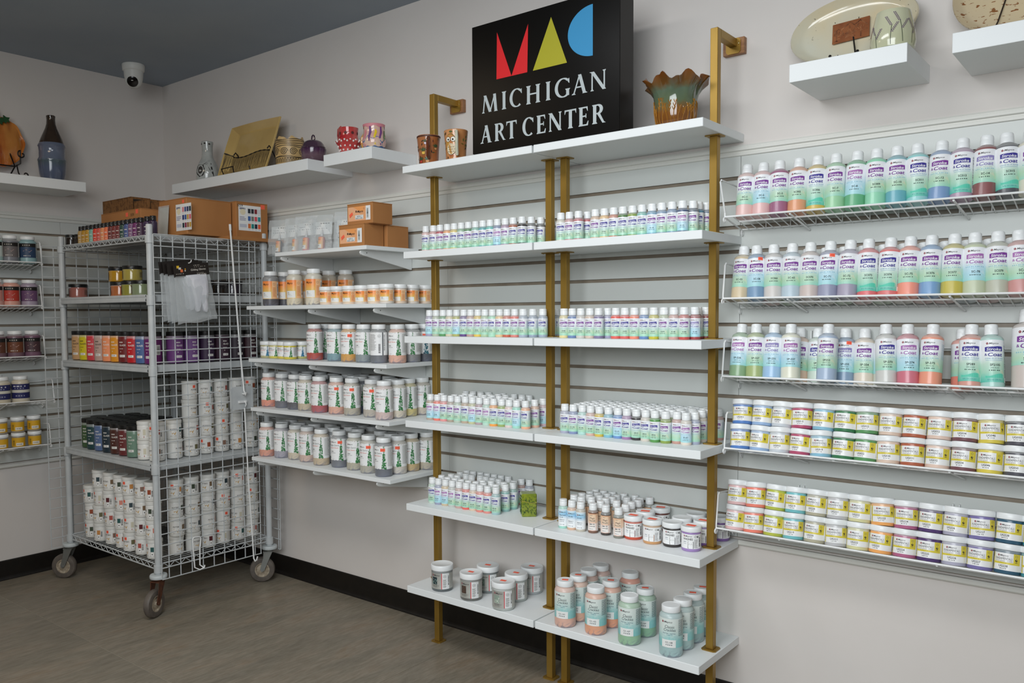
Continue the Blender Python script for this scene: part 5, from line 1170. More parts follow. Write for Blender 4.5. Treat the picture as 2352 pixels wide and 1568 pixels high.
# white bottle with black brushwork
wb = thing('flask_vase', 'white flask shaped vase with black brushwork and dark round hole', 'vase', (.645, -.14, SZ))
pw = [(0, 0), (.040, 0), (.050, .004), (.0562, .030), (.0566, .060), (.052, .086), (.042, .108), (.032, .126), (.0275, .142), (.0262, .165), (.0268, .185), (.0292, .200), (.0300, .209), (.0270, .212), (.024, .205), (.023, .16)]
part('body', lathe(pw, 32), glaze('speckled_white_glaze', '#b9bcb8', '#a6aaa8', 30), wb, True)
A = Art(); rng = random.Random(4); ox = -.005
A.poly([(ox + .0265 * (1 + .10 * rng.uniform(-1, 1)) * math.cos(2 * PI * k / 22), .062 + .031 * (1 + .10 * rng.uniform(-1, 1)) * math.sin(2 * PI * k / 22)) for k in range(22)], '#15120f', 1)
A.disc(ox + .002, .064, .0145, '#3a3633', 2, 14, .019)
A.ribbon([(ox + .012, .088), (ox + .026, .100), (ox + .040, .112)], [.003, .002, .001], '#1d1a17', 1); A.ribbon([(ox + .034, .09), (ox + .050, .066), (ox + .066, .044), (ox + .075, .02)], [.001, .0025, .003, .0015], '#1d1a17', 1)
A.ribbon([(ox + .05, .10), (ox + .058, .075), (ox + .066, .05), (ox + .07, .03)], [.002, .007, .006, .002], '#1d1a17', 1); A.ribbon([(ox + .018, .094), (ox + .030, .092), (ox + .036, .098)], .0018, '#1d1a17', 1)
for x, y in ((-.018, .198), (.006, .200), (.028, .197)): A.disc(x, y, .0055, '#1d1a17', 1, 8, .004)
part('brushwork', A.wrap(prof_r(pw), 0, .0004, .35), A.mats, wb)
# packeted tool leaning on it
FILM = None
def film_mat():
    m = bpy.data.materials.new('clear_film'); m.use_nodes = True; t = m.node_tree; t.nodes.clear()
    o = t.nodes.new('ShaderNodeOutputMaterial'); mx = t.nodes.new('ShaderNodeMixShader'); tr = t.nodes.new('ShaderNodeBsdfTransparent'); g = t.nodes.new('ShaderNodeBsdfPrincipled')
    g.inputs['Base Color'].default_value = lin('#e4e8ea'); g.inputs['Roughness'].default_value = .16
    tc = t.nodes.new('ShaderNodeTexCoord'); nz = t.nodes.new('ShaderNodeTexNoise'); nz.inputs['Scale'].default_value = 28; bp = t.nodes.new('ShaderNodeBump'); bp.inputs['Strength'].default_value = .7; bp.inputs['Distance'].default_value = .006
    t.links.new(tc.outputs['Object'], nz.inputs['Vector']); t.links.new(nz.outputs[0], bp.inputs['Height']); t.links.new(bp.outputs[0], g.inputs['Normal'])
    mx.inputs[0].default_value = .27; tr.inputs[0].default_value = (.96, .97, .97, 1)
    t.links.new(tr.outputs[0], mx.inputs[1]); t.links.new(g.outputs[0], mx.inputs[2]); t.links.new(mx.outputs[0], o.inputs[0]); return m
FILM = film_mat()
tl = thing('wrapped_brush', 'wooden brush in a clear tube leaning beside the white flask vase', 'brush', (.535, -.12, SZ + .0185), (math.radians(2), math.radians(47), 0))
part('clear_tube', lathe([(0, 0), (.019, 0), (.021, .004), (.021, .10), (.018, .108), (0, .108)], 20), FILM, tl, True)
part('handle', tube([(-.008, -.004, .006), (-.010, -.004, .10)], .0055, 8), noisy('reddish_wood', '#a8653a', '#8d5230', 30, .5, stretch=(1, 1, .1)), tl, True)
part('paper_card', B(-.002, .014, -.001, .001, .006, .075), mat('card_white', '#cfc8b8', .6), tl)
# square dish on wire easel
CREAMG = glaze('cream_glaze', '#c9ab6c', '#bd9f62', 6)
def dish():
    # x along the shelf, z up the dish, y depth; square with sloping rim, front faces -y
    b = MB(); W, Hh = .192, .262
    def ring(s, t, y, n=9):
        out = []
        c = [(-W * s, 0 + Hh * t), (W * s, Hh * t), (W * s, Hh * (1 - t)), (-W * s, Hh * (1 - t))]
        for k in range(4):
            a, d = c[k], c[(k + 1) % 4]
            for j in range(n):
                f = j / n; bow = .012 * math.sin(PI * f) * s
                x = a[0] + (d[0] - a[0]) * f; z = a[1] + (d[1] - a[1]) * f
                nx, nz = (d[1] - a[1]), -(d[0] - a[0]); L = math.hypot(nx, nz); out.append((x - nx / L * bow * -.4, y, z - nz / L * bow * -.4))
        return out
    R = [ring(1, 0, -.020), ring(.985, .008, -.023), ring(.80, .11, .004), ring(.76, .13, .007)]
    K = [ring(1, 0, -.014), ring(.80, .11, .013)]
    n = len(R[0]); b.v = [p for r in R for p in r]
    for i in range(3):
        for k in range(n): b.f.append((i * n + k, i * n + (k + 1) % n, (i + 1) * n + (k + 1) % n, (i + 1) * n + k))
    b.f.append(tuple(3 * n + k for k in range(n)))
    o = len(b.v); b.v += [p for r in K for p in r]
    for k in range(n): b.f.append((k, o + k, o + (k + 1) % n, (k + 1) % n)); b.f.append((o + k, o + n + k, o + n + (k + 1) % n, o + (k + 1) % n))
    b.f.append(tuple(o + n + k for k in range(n))[::-1]); b.m = [0] * len(b.f); return b
dt = math.radians(20)
ds = thing('square_dish', 'large cream square dish with black striped lower edge, leaning on an easel', 'dish', (.988, -.165, SZ + .012), (-dt, 0, 0))
part('dish', dish(), CREAMG, ds)
A = Art(); rng = random.Random(8)
def dish_y(x, z): return 0
xs = [-.188 + .376 * k / 40 for k in range(41)]
def rimd(x, z):
    sx = max(0, (abs(x) / .192 - .80) / .185); sz = max(0, (.11 - z / .262) / .102); s = min(1, max(sx, sz)); return .0065 * (1 - s) - .0235 * s if s > 0 else .0068
def drape(A):
    b = MB(); b.v = [(x, rimd(x, y) - .0012 - .0003 * l, y) for x, y, l in A.v]; b.f = list(A.f); b.m = list(A.m); return b
zt = lambda x: .108 + .008 * math.sin(x * 22) + (.006 if x < -.15 else 0)
A.ribbon([(x, zt(x)) for x in xs], [.0055 + .002 * math.sin(k * 1.7) for k in range(41)], '#1c1712', 2)
for k in range(95):
    x = -.184 + .368 * k / 94; z1 = zt(x) - .003; z0 = rng.uniform(.004, .03); mid = (z0 + z1) / 2; j = rng.uniform(-.003, .003)
    A.ribbon([(x, z1), (x + j * .5, z1 - (z1 - mid) * .5), (x + j, mid), (x + j * .4, mid - (mid - z0) * .5), (x - j * .5, z0)], [.0011, .0015, .0013, .0011, .0006], '#2b241c' if k % 3 else '#5d4f38', 1)
part('painted_fringe', drape(A), A.mats, ds)
es = thing('wire_easel', 'black wire easel under the cream square dish', 'plate stand', (.988, -.165, SZ))
b = MB()
b.tube([(-.115, -.035, .010), (-.112, -.05, .040), (-.02, -.05, .042), (-.016, -.048, .014), (-.004, -.030, .004), (.02, -.02, .004)], .0028, 6)
b.tube([(.11, .02, .004), (.11, -.045, .006), (.11, -.05, .03)], .0028, 6); b.tube([(-.115, -.035, .010), (-.115, -.01, .003), (-.10, .05, .003), (.11, .05, .003), (.11, .02, .004)], .0028, 6)
part('base_wire', b, IRON, es, True)
b = MB()
for x in (-.10, .165): b.tube([(x, .10, .003), (x, .035, .115), (x + .004, .020, .125), (x, .012, .112)], .0030, 6)
part('back_leg', b, IRON, es, True)
# carved black and cream cup
sw = thing('carved_cup', 'cream cup carved with black swirls and wavy rim', 'cup', (1.318, -.152, SZ))
ps = [(0, 0), (.060, 0), (.0640, .003), (.0648, .06), (.0640, .128), (.0612, .128), (.058, .02), (0, .012)]
def wav(a, r, z): return (r, z + (.006 * math.sin(a * 7) + .003 * math.sin(a * 13 + 1)) if z > .1 else z)
part('body', lathe(ps, 56, wav), glaze('clay_cream', '#c9aa74', '#bb9a64', 20, .4, coat=.1), sw, True)
A = Art(); K = '#1c1510'
def spir(cx, cy, r, turns, w): A.ribbon([(cx + r * (1 - k / 44) * math.cos(2 * PI * turns * k / 44), cy + .9 * r * (1 - k / 44) * math.sin(2 * PI * turns * k / 44)) for k in range(43)], w, K, 1)
for i in range(-3, 5): spir(i * .043 - .012, .066, .0185, 2.6, .0026)
for j, z in enumerate((.089, .097, .105, .113, .120)):
    A.ribbon([(x / 100, z + .0030 * math.sin(x * .42 + j * .9)) for x in range(-17, 18)], [.0022 + .0006 * math.sin(x * .8) for x in range(35)], K, 1)
for j, z in enumerate((.044, .040, .005, .010)): A.ribbon([(x / 100, z + .0022 * math.sin(x * .5 + j)) for x in range(-17, 18)], .0022, K, 1)
for i in range(-14, 15):
    x = i * .0122; A.ribbon([(x - .0032, .016), (x - .0034, .030), (x - .002, .036), (x + .0015, .036), (x + .0034, .030), (x + .0030, .016)], .0022, K, 1)
part('carving', A.wrap(.0646, 0, .0004), A.mats, sw)
# purple lidded jar
pj = thing('lidded_jar', 'purple lidded jar with loop knob', 'jar', (1.479, -.150, SZ)); PG = zglaze('purple_glaze', [(0, '#4a3340'), (.5, '#6d5560'), (.8, '#4c2f4c'), (1, '#3d2440')], nz=(90, .3)); PL = glaze('plum_glaze', '#3f2c3e', '#533a4c')
part('body', lathe([(0, 0), (.043, 0), (.046, .004), (.050, .012), (.0545, .045), (.0572, .058), (.0572, .064), (.052, .068), (0, .068)], 32), PG, pj, True)
part('lid', lathe([(0, .066), (.0525, .067), (.0540, .072), (.0505, .076), (.046, .086), (.038, .096), (.026, .102), (0, .104)], 32), PL, pj, True)
part('knob', tube([(-.0085, 0, .100), (-.0100, 0, .112), (-.0070, 0, .123), (0, 0, .127), (.0070, 0, .123), (.0100, 0, .112), (.0085, 0, .100)], .0032, 8), PL, pj, True)
# red dotted mug
rm = thing('dotted_mug', 'red mug covered in raised white dots with a frilled skirt', 'mug', (1.715, -.155, SZ)); RG = glaze('red_glaze', '#b3232a', '#cf5a55', 16); RP = glaze('rosy_red_glaze', '#8f2b2e', '#c2615c', 22)
pr = [(0, 0), (.030, 0), (.034, .003), (.036, .02), (.041, .035), (.047, .050), (.055, .062), (.050, .066), (.043, .070), (.0395, .085), (.040, .105), (.042, .120), (.0395, .121), (.037, .10), (.036, .03), (0, .02)]
part('body', lathe(pr, 40, lambda a, r, z: (r + (.003 * math.sin(a * 9) if .045 < z < .067 else 0), z)), RG, rm, True)
part('handle', tube([(-.038, -.004, .060), (-.052, -.006, .074), (-.058, -.006, .098), (-.055, -.006, .122), (-.044, -.004, .131), (-.036, -.002, .118)], [.006, .0058, .0055, .006, .0065, .006], 8), RP, rm, True)
dm = MB(); fr = prof_r(pr[:13])
for j, z in enumerate((.010, .026, .042, .060, .066)):
    for k in range(13):
        a = 2 * PI * (k + .5 * (j % 2)) / 13; r = fr(z) + .0005; d = lathe([(0, -.0045), (.003, -.0035), (.0042, 0), (.003, .0035), (0, .0045)], 7); d.v = [(x + r * math.sin(a), y - r * math.cos(a), zz + z) for x, y, zz in d.v]; dm.add(d.v, d.f)
part('raised_dots', dm, mat('glossy_white_dots', '#efe9e4', .15), rm, True, kind='stuff')
A = Art()
for k in range(8): A.disc(-.10 + .03 * k, .096, .0065, '#5b2a2a', 1, 9)
part('painted_spots', A.wrap(prof_r(pr[:13]), 0, .0004), A.mats, rm)
# rainbow dripped mug
bm_ = thing('dripped_mug', 'mug with blue, yellow, pink and purple drips and orange handle', 'mug', (1.872, -.158, SZ))
pb = [(0, 0), (.034, 0), (.038, .004), (.043, .016), (.0480, .034), (.0488, .046), (.0455, .060), (.0425, .075), (.042, .095), (.0445, .110), (.0425, .1115), (.039, .09), (.040, .03), (0, .02)]
part('body', lathe(pb, 36), glaze('pastel_glaze', '#d9a2a0', '#dfc7b0', 22), bm_, True)
part('handle', tube([(-.042, -.006, .020), (-.054, -.010, .026), (-.061, -.011, .045), (-.059, -.010, .066), (-.050, -.008, .078), (-.040, -.006, .078)], .0062, 8), glaze('orange_handle_glaze', '#d59a44', '#c98a3a'), bm_, True)
A = Art(); rng = random.Random(3); xs = [-.15 + .3 * k / 60 for k in range(61)]
A.strip([(x, .050 + .008 * math.sin(x * 150) + .006 * math.sin(x * 61)) for x in xs], [(x, .010) for x in xs], '#2f6f9f', 1); A.strip([(x, .018 + .002 * math.sin(x * 210)) for x in xs], [(x, .004) for x in xs], '#3a5f8f', 2)
A.strip([(x, .1100) for x in xs], [(x, .098 - .004 * math.sin(x * 130)) for x in xs], '#d98a94', 2)
for k in range(13):
    x = -.14 + .0225 * k; c = ['#6a3d7a', '#e8c81e', '#7a3f86', '#4f8a4a', '#e0b43a', '#e7e4df', '#d9848e'][k % 7]; top = .098 if k % 2 else .085
    A.ribbon([(x, top), (x + .002, .075), (x - .001, .055), (x + .001, rng.uniform(.018, .042))], [.006, .010, .008, .004], c, 3)
part('drips', A.wrap(prof_r(pb[:11]), 0, .0004), A.mats, bm_)
# two painted mugs on the gold unit
def painted(name, label, cx, cy, hx, body, hmat):
    t = thing(name, label, 'mug', (cx, cy, ZS[0])); pr = [(0, 0), (.034, 0), (.0365, .003), (.0365, .012), (.0385, .05), (.0440, .104), (.0425, .106), (.040, .10), (.035, .01), (0, .008)]
    part('body', lathe(pr, 36), body, t, True)
    part('handle', tube(hx, [.0055, .006, .006, .0058, .006, .0055][:len(hx)], 8), hmat, t, True); return t, prof_r(pr[:6])
TERR = glaze('terracotta_glaze', '#a86a42', '#96592f', 14, .2)
t, rf = painted('cactus_mug', 'brown mug painted with potted cacti and leaves', 2.262, -.253, [(.026, -.028, .020), (.033, -.042, .026), (.038, -.047, .055), (.036, -.046, .082), (.030, -.034, .094)], TERR, glaze('brown_handle_glaze', '#6d3a22', '#5a2f1c'))
A = Art(); rng = random.Random(6)
def cactus(x, y, s, potc, leafc):
    A.poly([(x - s * .9, y), (x + s * .9, y), (x + s * 1.15, y + s * 1.7), (x - s * 1.15, y + s * 1.7)], '#241a14', 1); A.poly([(x - s * .75, y + s * .15), (x + s * .75, y + s * .15), (x + s * .95, y + s * 1.5), (x - s * .95, y + s * 1.5)], potc, 2)
    for k in range(-3, 4):
        a = PI / 2 + k * .36; A.poly([(x, y + s * 1.7), (x + s * 1.2 * math.cos(a + .2), y + s * 1.7 + s * 1.2 * math.sin(a + .2)), (x + s * 2.4 * math.cos(a), y + s * 1.7 + s * 2.4 * math.sin(a)), (x + s * 1.2 * math.cos(a - .2), y + s * 1.7 + s * 1.2 * math.sin(a - .2))], leafc if k % 2 else '#2b2a1c', 2 + (k % 2))
for x, y, s, c, l in ((.008, .034, .0072, '#d9b04a', '#4c6b3f'), (-.004, .004, .0062, '#b5392c', '#3f5f3a'), (.022, .004, .0062, '#c9925a', '#5f8f7a'), (.018, .070, .0050, '#d8cfe0', '#556b4a'), (-.03, .05, .006, '#a5482f', '#4c6b3f'), (.055, .05, .006, '#c9925a', '#3f5f3a')): cactus(x, y, s, c, l)
for k in range(26): 
    x, y, a = rng.uniform(-.06, .075), rng.uniform(.006, .098), rng.uniform(0, PI); s = .0062
    if math.hypot(x - .008, y - .048) < .016: continue
    A.poly([(x + s * math.cos(a), y + s * math.sin(a)), (x + s * .4 * math.cos(a + PI / 2), y + s * .4 * math.sin(a + PI / 2)), (x - s * math.cos(a), y - s * math.sin(a)), (x - s * .4 * math.cos(a + PI / 2), y - s * .4 * math.sin(a + PI / 2))], rng.choice(['#2b1a12', '#3f2416', '#5a2a1c', '#3d4a2a']), 1)
A.strip([(-.13 + .0065 * k, .1035) for k in range(41)], [(-.13 + .0065 * k, .0985) for k in range(41)], '#4a2416', 1)
part('painted_cacti', A.wrap(rf, 0, .0004, .0), A.mats, t)
t, rf = painted('owl_mug', 'mug painted with a round eyed owl, cream handle', 2.398, -.255, [(.030, -.030, .016), (.042, -.044, .012), (.046, -.050, .035), (.046, -.050, .070), (.040, -.044, .094), (.030, -.034, .096)], glaze('peach_clay_glaze', '#c98f5c', '#b97a48', 14, .2), glaze('cream_handle_glaze', '#d3d3bf', '#c3c4ae'))
A = Art(); X0 = .004; E = '#2a1a10'
A.disc(X0, .052, .0225, E, 1, 20, .038); A.disc(X0, .052, .0212, '#b98a3f', 2, 20, .0365); A.disc(X0, .036, .0165, '#d8c8a8', 3, 18, .020)
for s in (-1, 1): A.disc(X0 + s * .0095, .070, .0092, E, 4, 14); A.disc(X0 + s * .0095, .070, .0080, '#ece8da', 5, 14); A.disc(X0 + s * .0085, .069, .0036, '#1a1512', 6, 10)
A.poly([(X0 - .003, .062), (X0, .055), (X0 + .003, .062)], '#c9703a', 6)
for r in range(3):
    for k in range(3): x, y = X0 - .009 + .009 * k + (.004 if r % 2 else 0), .026 + .008 * r; A.ribbon([(x - .003, y + .002), (x - .001, y), (x + .001, y + .002), (x + .003, y)], .0011, E, 5)
for k in range(4): A.ribbon([(X0 - .004 + .004 * k, .014), (X0 - .004 + .004 * k, .009)], .0018, '#b5532f', 5)
rng = random.Random(2)
for k in range(22):
    x, y, a = rng.choice([rng.uniform(-.07, -.022), rng.uniform(.028, .075), rng.uniform(-.02, .03)]), rng.uniform(.006, .10), rng.uniform(0, PI); s = .007
    if abs(x - X0) < .026 and y > .012 and y < .092: continue
    A.poly([(x + s * math.cos(a), y + s * math.sin(a)), (x + s * .42 * math.cos(a + PI / 2), y + s * .42 * math.sin(a + PI / 2)), (x - s * math.cos(a), y - s * math.sin(a)), (x - s * .42 * math.cos(a + PI / 2), y - s * .42 * math.sin(a + PI / 2))], rng.choice([E, '#4f6a34', '#7a6a2c']), 1)
A.disc(X0 + .002, .0965, .0065, '#4f5a24', 2, 10, .0036)
part('painted_owl', A.wrap(rf, 0, .0004, .12), A.mats, t)
# ruffled bowl
rb_ = thing('ruffled_bowl', 'glossy brown and green bowl with ruffled rim and raised stems', 'bowl', (3.222, -.185, ZS[0]))
pr = [(0, .002), (.046, 0), (.052, .004), (.059, .025), (.0635, .055), (.0640, .085), (.068, .108), (.078, .128), (.094, .146), (.091, .148), (.074, .128), (.062, .10), (.056, .03), (0, .014)]
def ruf(a, r, z):
    k = max(0, (z - .085) / .063) if r > .05 else 0
    return (r * (1 + k * (.09 * math.sin(a * 7 + .6) + .04 * math.sin(a * 15))), z + k * (.010 * math.sin(a * 7 + 2) + .004 * math.sin(a * 17)))
part('body', lathe(pr, 96, ruf), zglaze('brown_green_glaze', [(0, '#6b3f1c'), (.30, '#7d4f22'), (.48, '#5d6a4e'), (.66, '#5a6b58'), (.80, '#6b4a24'), (1, '#7a4418')], .1, (26, .34), .6), rb_, True)
b = MB(); rng = random.Random(12); fr = prof_r(pr[:9])
for k in range(30):
    a = 2 * PI * k / 30; zt_ = rng.uniform(.055, .092); pts = [((fr(z) + .0004) * math.sin(a + .05 * math.sin(z * 70 + k)), -(fr(z) + .0004) * math.cos(a + .05 * math.sin(z * 70 + k)), z) for z in [.008 + (zt_ - .008) * i / 7 for i in range(8)]]
    b.tube(pts, .0013, 5)
    for j in (4, 5, 6):
        for s in (-1, 1):
            z = pts[j][2]; aa = a + .05 * math.sin(z * 70 + k); q = [(aa, z), (aa + s * .05, z + .006), (aa + s * .07, z + .011)]
            b.tube([((fr(zz) + .0004) * math.sin(w), -(fr(zz) + .0004) * math.cos(w), zz) for w, zz in q], .0011, 4)
part('raised_stems', b, glaze('golden_glaze', '#a9752e', '#8f5f22', 20, .1), rb_, True)
# oval dish with copper plaque, lavender cup, speckled plate
SPK = None
def speckled(name, base, dot, sc_, thr, stretch=None):
    m = mat(name, base, .12, coat=.4); N = NT(m); n = N.noise(sc_, 2, .5, stretch=stretch); f = N.ramp(n, [(thr, (0, 0, 0, 1)), (thr + .03, (1, 1, 1, 1))]); g = N.noise(5, 3)
    c = N.ramp(g, [(.35, lin(base)), (.7, lin('#d8c49a'))]); N.col(N.mix(f, c, lin(dot))); return m
def oval_dish(W, Hh, n=56):
    b = MB(); rings = [(1, -.018), (.985, -.021), (.86, -.004), (.78, .002), (.4, .003)]; bk = [(1, -.012), (.82, .010), (.4, .010)]
    def R(s, y): return [(W * s * math.cos(2 * PI * k / n) * (1 + .02 * math.cos(6 * PI * k / n)), y, Hh * (1 + s * math.sin(2 * PI * k / n))) for k in range(n)]
    for s, y in rings: b.v += R(s, y)
    for i in range(len(rings) - 1):
        for k in range(n): b.f.append((i * n + k, (i + 1) * n + k, (i + 1) * n + (k + 1) % n, i * n + (k + 1) % n))
    b.f.append(tuple((len(rings) - 1) * n + k for k in range(n))[::-1])
    o = len(b.v)
    for s, y in bk: b.v += R(s, y)
    for k in range(n): b.f.append((k, (k + 1) % n, o + (k + 1) % n, o + k))
    for i in range(2):
        for k in range(n): b.f.append((o + i * n + k, o + i * n + (k + 1) % n, o + (i + 1) * n + (k + 1) % n, o + (i + 1) * n + k))
    b.f.append(tuple(o + 2 * n + k for k in range(n))); b.f = [q[::-1] for q in b.f]; b.m = [0] * len(b.f); return b
od = thing('oval_dish', 'oval speckled dish with copper mountain plaque', 'dish', (3.700, -.085, SZ + .024), (math.radians(-14), math.radians(-3), 0))
part('dish', oval_dish(.168, .098), speckled('speckled_cream_glaze', '#cfcdbb', '#4a4335', 95, .70), od, True)
COP = noisy('copper_relief', '#a8683f', '#8d5231', 26, .35, .3); 
pq = part('plaque', B(-.052, .046, -.0055, -.0015, .066, .126), COP, od, bevel=.001)
b = MB(); rng = random.Random(5)
def ln(pts, r=.0009): b.tube([(x, -.0058, z) for x, z in pts], r, 4)
ln([(-.048, .098), (-.036, .108), (-.030, .102), (-.016, .112), (-.004, .121), (.006, .110), (.014, .114), (.022, .120), (.036, .106), (.042, .100)], .0014)
for k in range(16): x = rng.uniform(-.045, .04); z = rng.uniform(.098, .112); ln([(x, z), (x + rng.uniform(-.006, .006), z - rng.uniform(.006, .012))])
for k in range(7):
    z = .078 + .005 * k; w = .012 - .0016 * k; ln([(-.006 - w, z - .003), (-.006, z + .002), (-.006 + w, z - .003)], .0010)
for k in range(14): x = rng.uniform(-.047, .038); z = rng.uniform(.070, .090); ln([(x, z), (x + .005, z + .002), (x + .010, z)], .0009)
for x in (-.040, .024): ln([(x, .070), (x, .102)], .0012)
part('relief', b, noisy('dark_copper', '#54302a', '#c98d62', 60, .35, .4), pq)
pg = thing('peg_easel', 'small black pegged easel holding the oval dish', 'plate stand', (3.700, -.12, SZ))
b = MB()
for x in (-.028, .042):
    b.tube([(x, .06, .003), (x, -.055, .003), (x, -.062, .008), (x, -.062, .022)], .0022, 6)
    q = lathe([(0, -.004), (.003, -.003), (.0042, 0), (.003, .003), (0, .004)], 8); b.add([(x + p[0], -.062 + p[1], .024 + p[2]) for p in q.v], q.f)
part('easel_wire', b, IRON, pg, True); part('easel_back', tube([(.007, .07, .003), (.007, .025, .09)], .0022, 6), IRON, pg)
lc = thing('lavender_cup', 'cream cup painted with purple lavender sprigs', 'cup', (3.832, -.198, SZ))
pr = [(0, 0), (.046, 0), (.051, .004), (.0535, .018), (.0520, .040), (.0465, .068), (.0415, .092), (.0395, .098), (.0375, .0975), (.042, .05), (.045, .012), (0, .010)]
part('body', lathe(pr, 40), glaze('pale_celadon', '#c9c9ac', '#bdbf9f', 8), lc, True)
A = Art(); rng = random.Random(9)
def sprig(x, z, hgt, lean):
    pts = [(x + lean * (k / 6) ** 2, z + hgt * k / 6) for k in range(7)]; A.ribbon(pts, .0013, '#2f3f28', 1)
    for s, f in ((-1, .98), (1, .62)):
        bx, bz = x + lean * f * f, z + hgt * f
        for k in range(7):
            for c in (-1, 1): A.poly([(bx + s * (.002 + .0020 * k) + c * .0018 - .001, bz + .0036 * k - .001), (bx + s * (.002 + .0020 * k) + c * .0018 + .001, bz + .0036 * k - .001), (bx + s * (.002 + .0020 * k) + c * .0018 + .0012, bz + .0036 * k + .0014), (bx + s * (.002 + .0020 * k) + c * .0018 - .0008, bz + .0036 * k + .0014)], '#5d3f6a', 2)
for x, z, hh, l in ((-.030, .004, .036, -.004), (.006, .006, .050, .002), (.034, .010, .056, -.008), (.060, .008, .04, .004), (-.062, .01, .045, .004)): sprig(x, z, hh, l)
part('painted_sprigs', A.wrap(prof_r(pr[:8]), 0, .0004), A.mats, lc)
sp_ = thing('speckled_plate', 'tan speckled plate with dark line, cut by the top right corner', 'plate', (4.075, -.085, SZ + .020), (math.radians(-14), 0, 0))
part('plate', oval_dish(.135, .115), speckled('tan_speckled_glaze', '#cdbb9c', '#8a5a34', 60, .60, (1, 1, 2.2)), sp_, True)
A = Art(); A.ribbon([(-.035, .012), (-.020, .07), (-.004, .14), (.004, .2)], .0035, '#2b201a', 1); b = A.flat((0, -.0005, 0), (1, 0, 0), (0, 0, 1), .0008)
part('painted_line', tube([(-.036, -.012, .012), (-.029, -.0030, .04), (-.018, .0, .09), (-.002, .0, .16)], .0018, 6), mat('brown_line', '#2b201a', .3), sp_)
# green carved box vase on the fifth shelf
gv = thing('carved_bottle', 'lime green four-sided carved vase on the fifth shelf', 'vase', (2.650, -.166, ZS[4]), (0, 0, math.radians(43)))
LG = noisy('lime_glaze', '#8f9a2e', '#6f8228', 40, .2, coat=.3)
b = MB(); w0, w1, hh = .026, .0275, .083
b.add([(-w0, -w0, 0), (w0, -w0, 0), (w0, w0, 0), (-w0, w0, 0), (-w1, -w1, hh), (w1, -w1, hh), (w1, w1, hh), (-w1, w1, hh)], [(0, 3, 2, 1), (4, 5, 6, 7), (0, 1, 5, 4), (1, 2, 6, 5), (2, 3, 7, 6), (3, 0, 4, 7)])
part('body', b, LG, gv, bevel=.003)
b = MB(); rng = random.Random(31)
for f in range(4):
    M4 = Matrix.Rotation(f * PI / 2, 4, 'Z'); q = MB()
    for k in range(46):
        x, z, a = rng.uniform(-.019, .019), rng.uniform(.010, .072), rng.uniform(0, PI); q.tube([(x - .003 * math.cos(a), -w1 - .0001, z - .004 * math.sin(a)), (x + .0008, -w1 - .0003, z), (x + .003 * math.cos(a), -w1 - .0001, z + .004 * math.sin(a))], .0007, 4)
    q.xf(M4); b.add(q.v, q.f)
part('carved_lines', b, mat('dark_green_line', '#3c5a34', .3), gv)
b = MB()
for f in range(4):
    q = MB()
    for x in (-.0225, .0225):
        for k in range(6):
            s = lathe([(0, 0), (.0016, 0), (.0012, .0006), (0, .0008)], 6).xf(Matrix.Translation((x, -w1 + .0002, .010 + .0125 * k)) @ Matrix.Rotation(PI / 2, 4, 'X')); q.add(s.v, s.f)
    q.xf(Matrix.Rotation(f * PI / 2, 4, 'Z')); b.add(q.v, q.f)
part('punched_dots', b, mat('dot_dark', '#2a3518', .4), gv)
b = MB()
for f in range(4):
    q = tube([(-w1, -w1 - .0004, .058), (-.012, -w1 - .0004, .055), (0, -w1 - .0004, .051), (.012, -w1 - .0004, .050), (w1, -w1 - .0004, .052)], .0008, 4).xf(Matrix.Rotation(f * PI / 2, 4, 'Z')); b.add(q.v, q.f)
part('gold_line', b, mat('gold_line', '#c9b65a', .3), gv)
# ---------------------------------------------------------------- goods on the wheeled rack
T1, T2, T3, T4, T5 = [z + .0006 for z in TIER]
INK = cols('tan:#b9985f,mustard:#b98a2c,ochre:#bf8f2a,mint:#7fb3a3,bright red:#d8432e,coral red:#cf5a4a,peach:#e0915f,orange:#e8764a,maroon:#6f2f2c,dark red:#7a332f,brick brown:#74302e,bottle green:#2e4a3f,denim blue:#4a5a8c,dusty mauve:#7c5a7c,magenta:#6d2a62,dark plum:#43283f,deep violet:#3a2748,dark purple:#33243f')
ix = [.326, .362, .400, .440, .478, .514, .550, .586, .622, .658, .694, .731, .769, .807, .845, .883, .940, .985]
for i, (x, (cn, ch)) in enumerate(zip(ix, INK)):
    y = -.640
    pot('ink_bottle', 'ink', '%s bottle with black cap on top of the rack, %s from left' % (cn, ORD[i + 1]), 'paint bottle', 'black capped bottles on top of the rack', (x, y, T1), ch, math.radians(35), 0, lab('inklab', lambda: ink_label()) if i not in (8, 9) else lab('inklab2', lambda: ink_label('#cfc8c0')), ch).scale = (1.16, 1.16, 1.0)
for x, y, w in ((.262, -.618, 'right'), (.215, -.640, 'left')):
    pot('gold_jar', 'gold', '%s of two small black jars at the left end of rack top' % w, 'paint jar', None, (x, y, T1), '#2a211a', .4, 0, lab('goldlab', lambda: gold_label('#3a2c1a')), '#3a2c1a').scale = (.62, .62, .80)
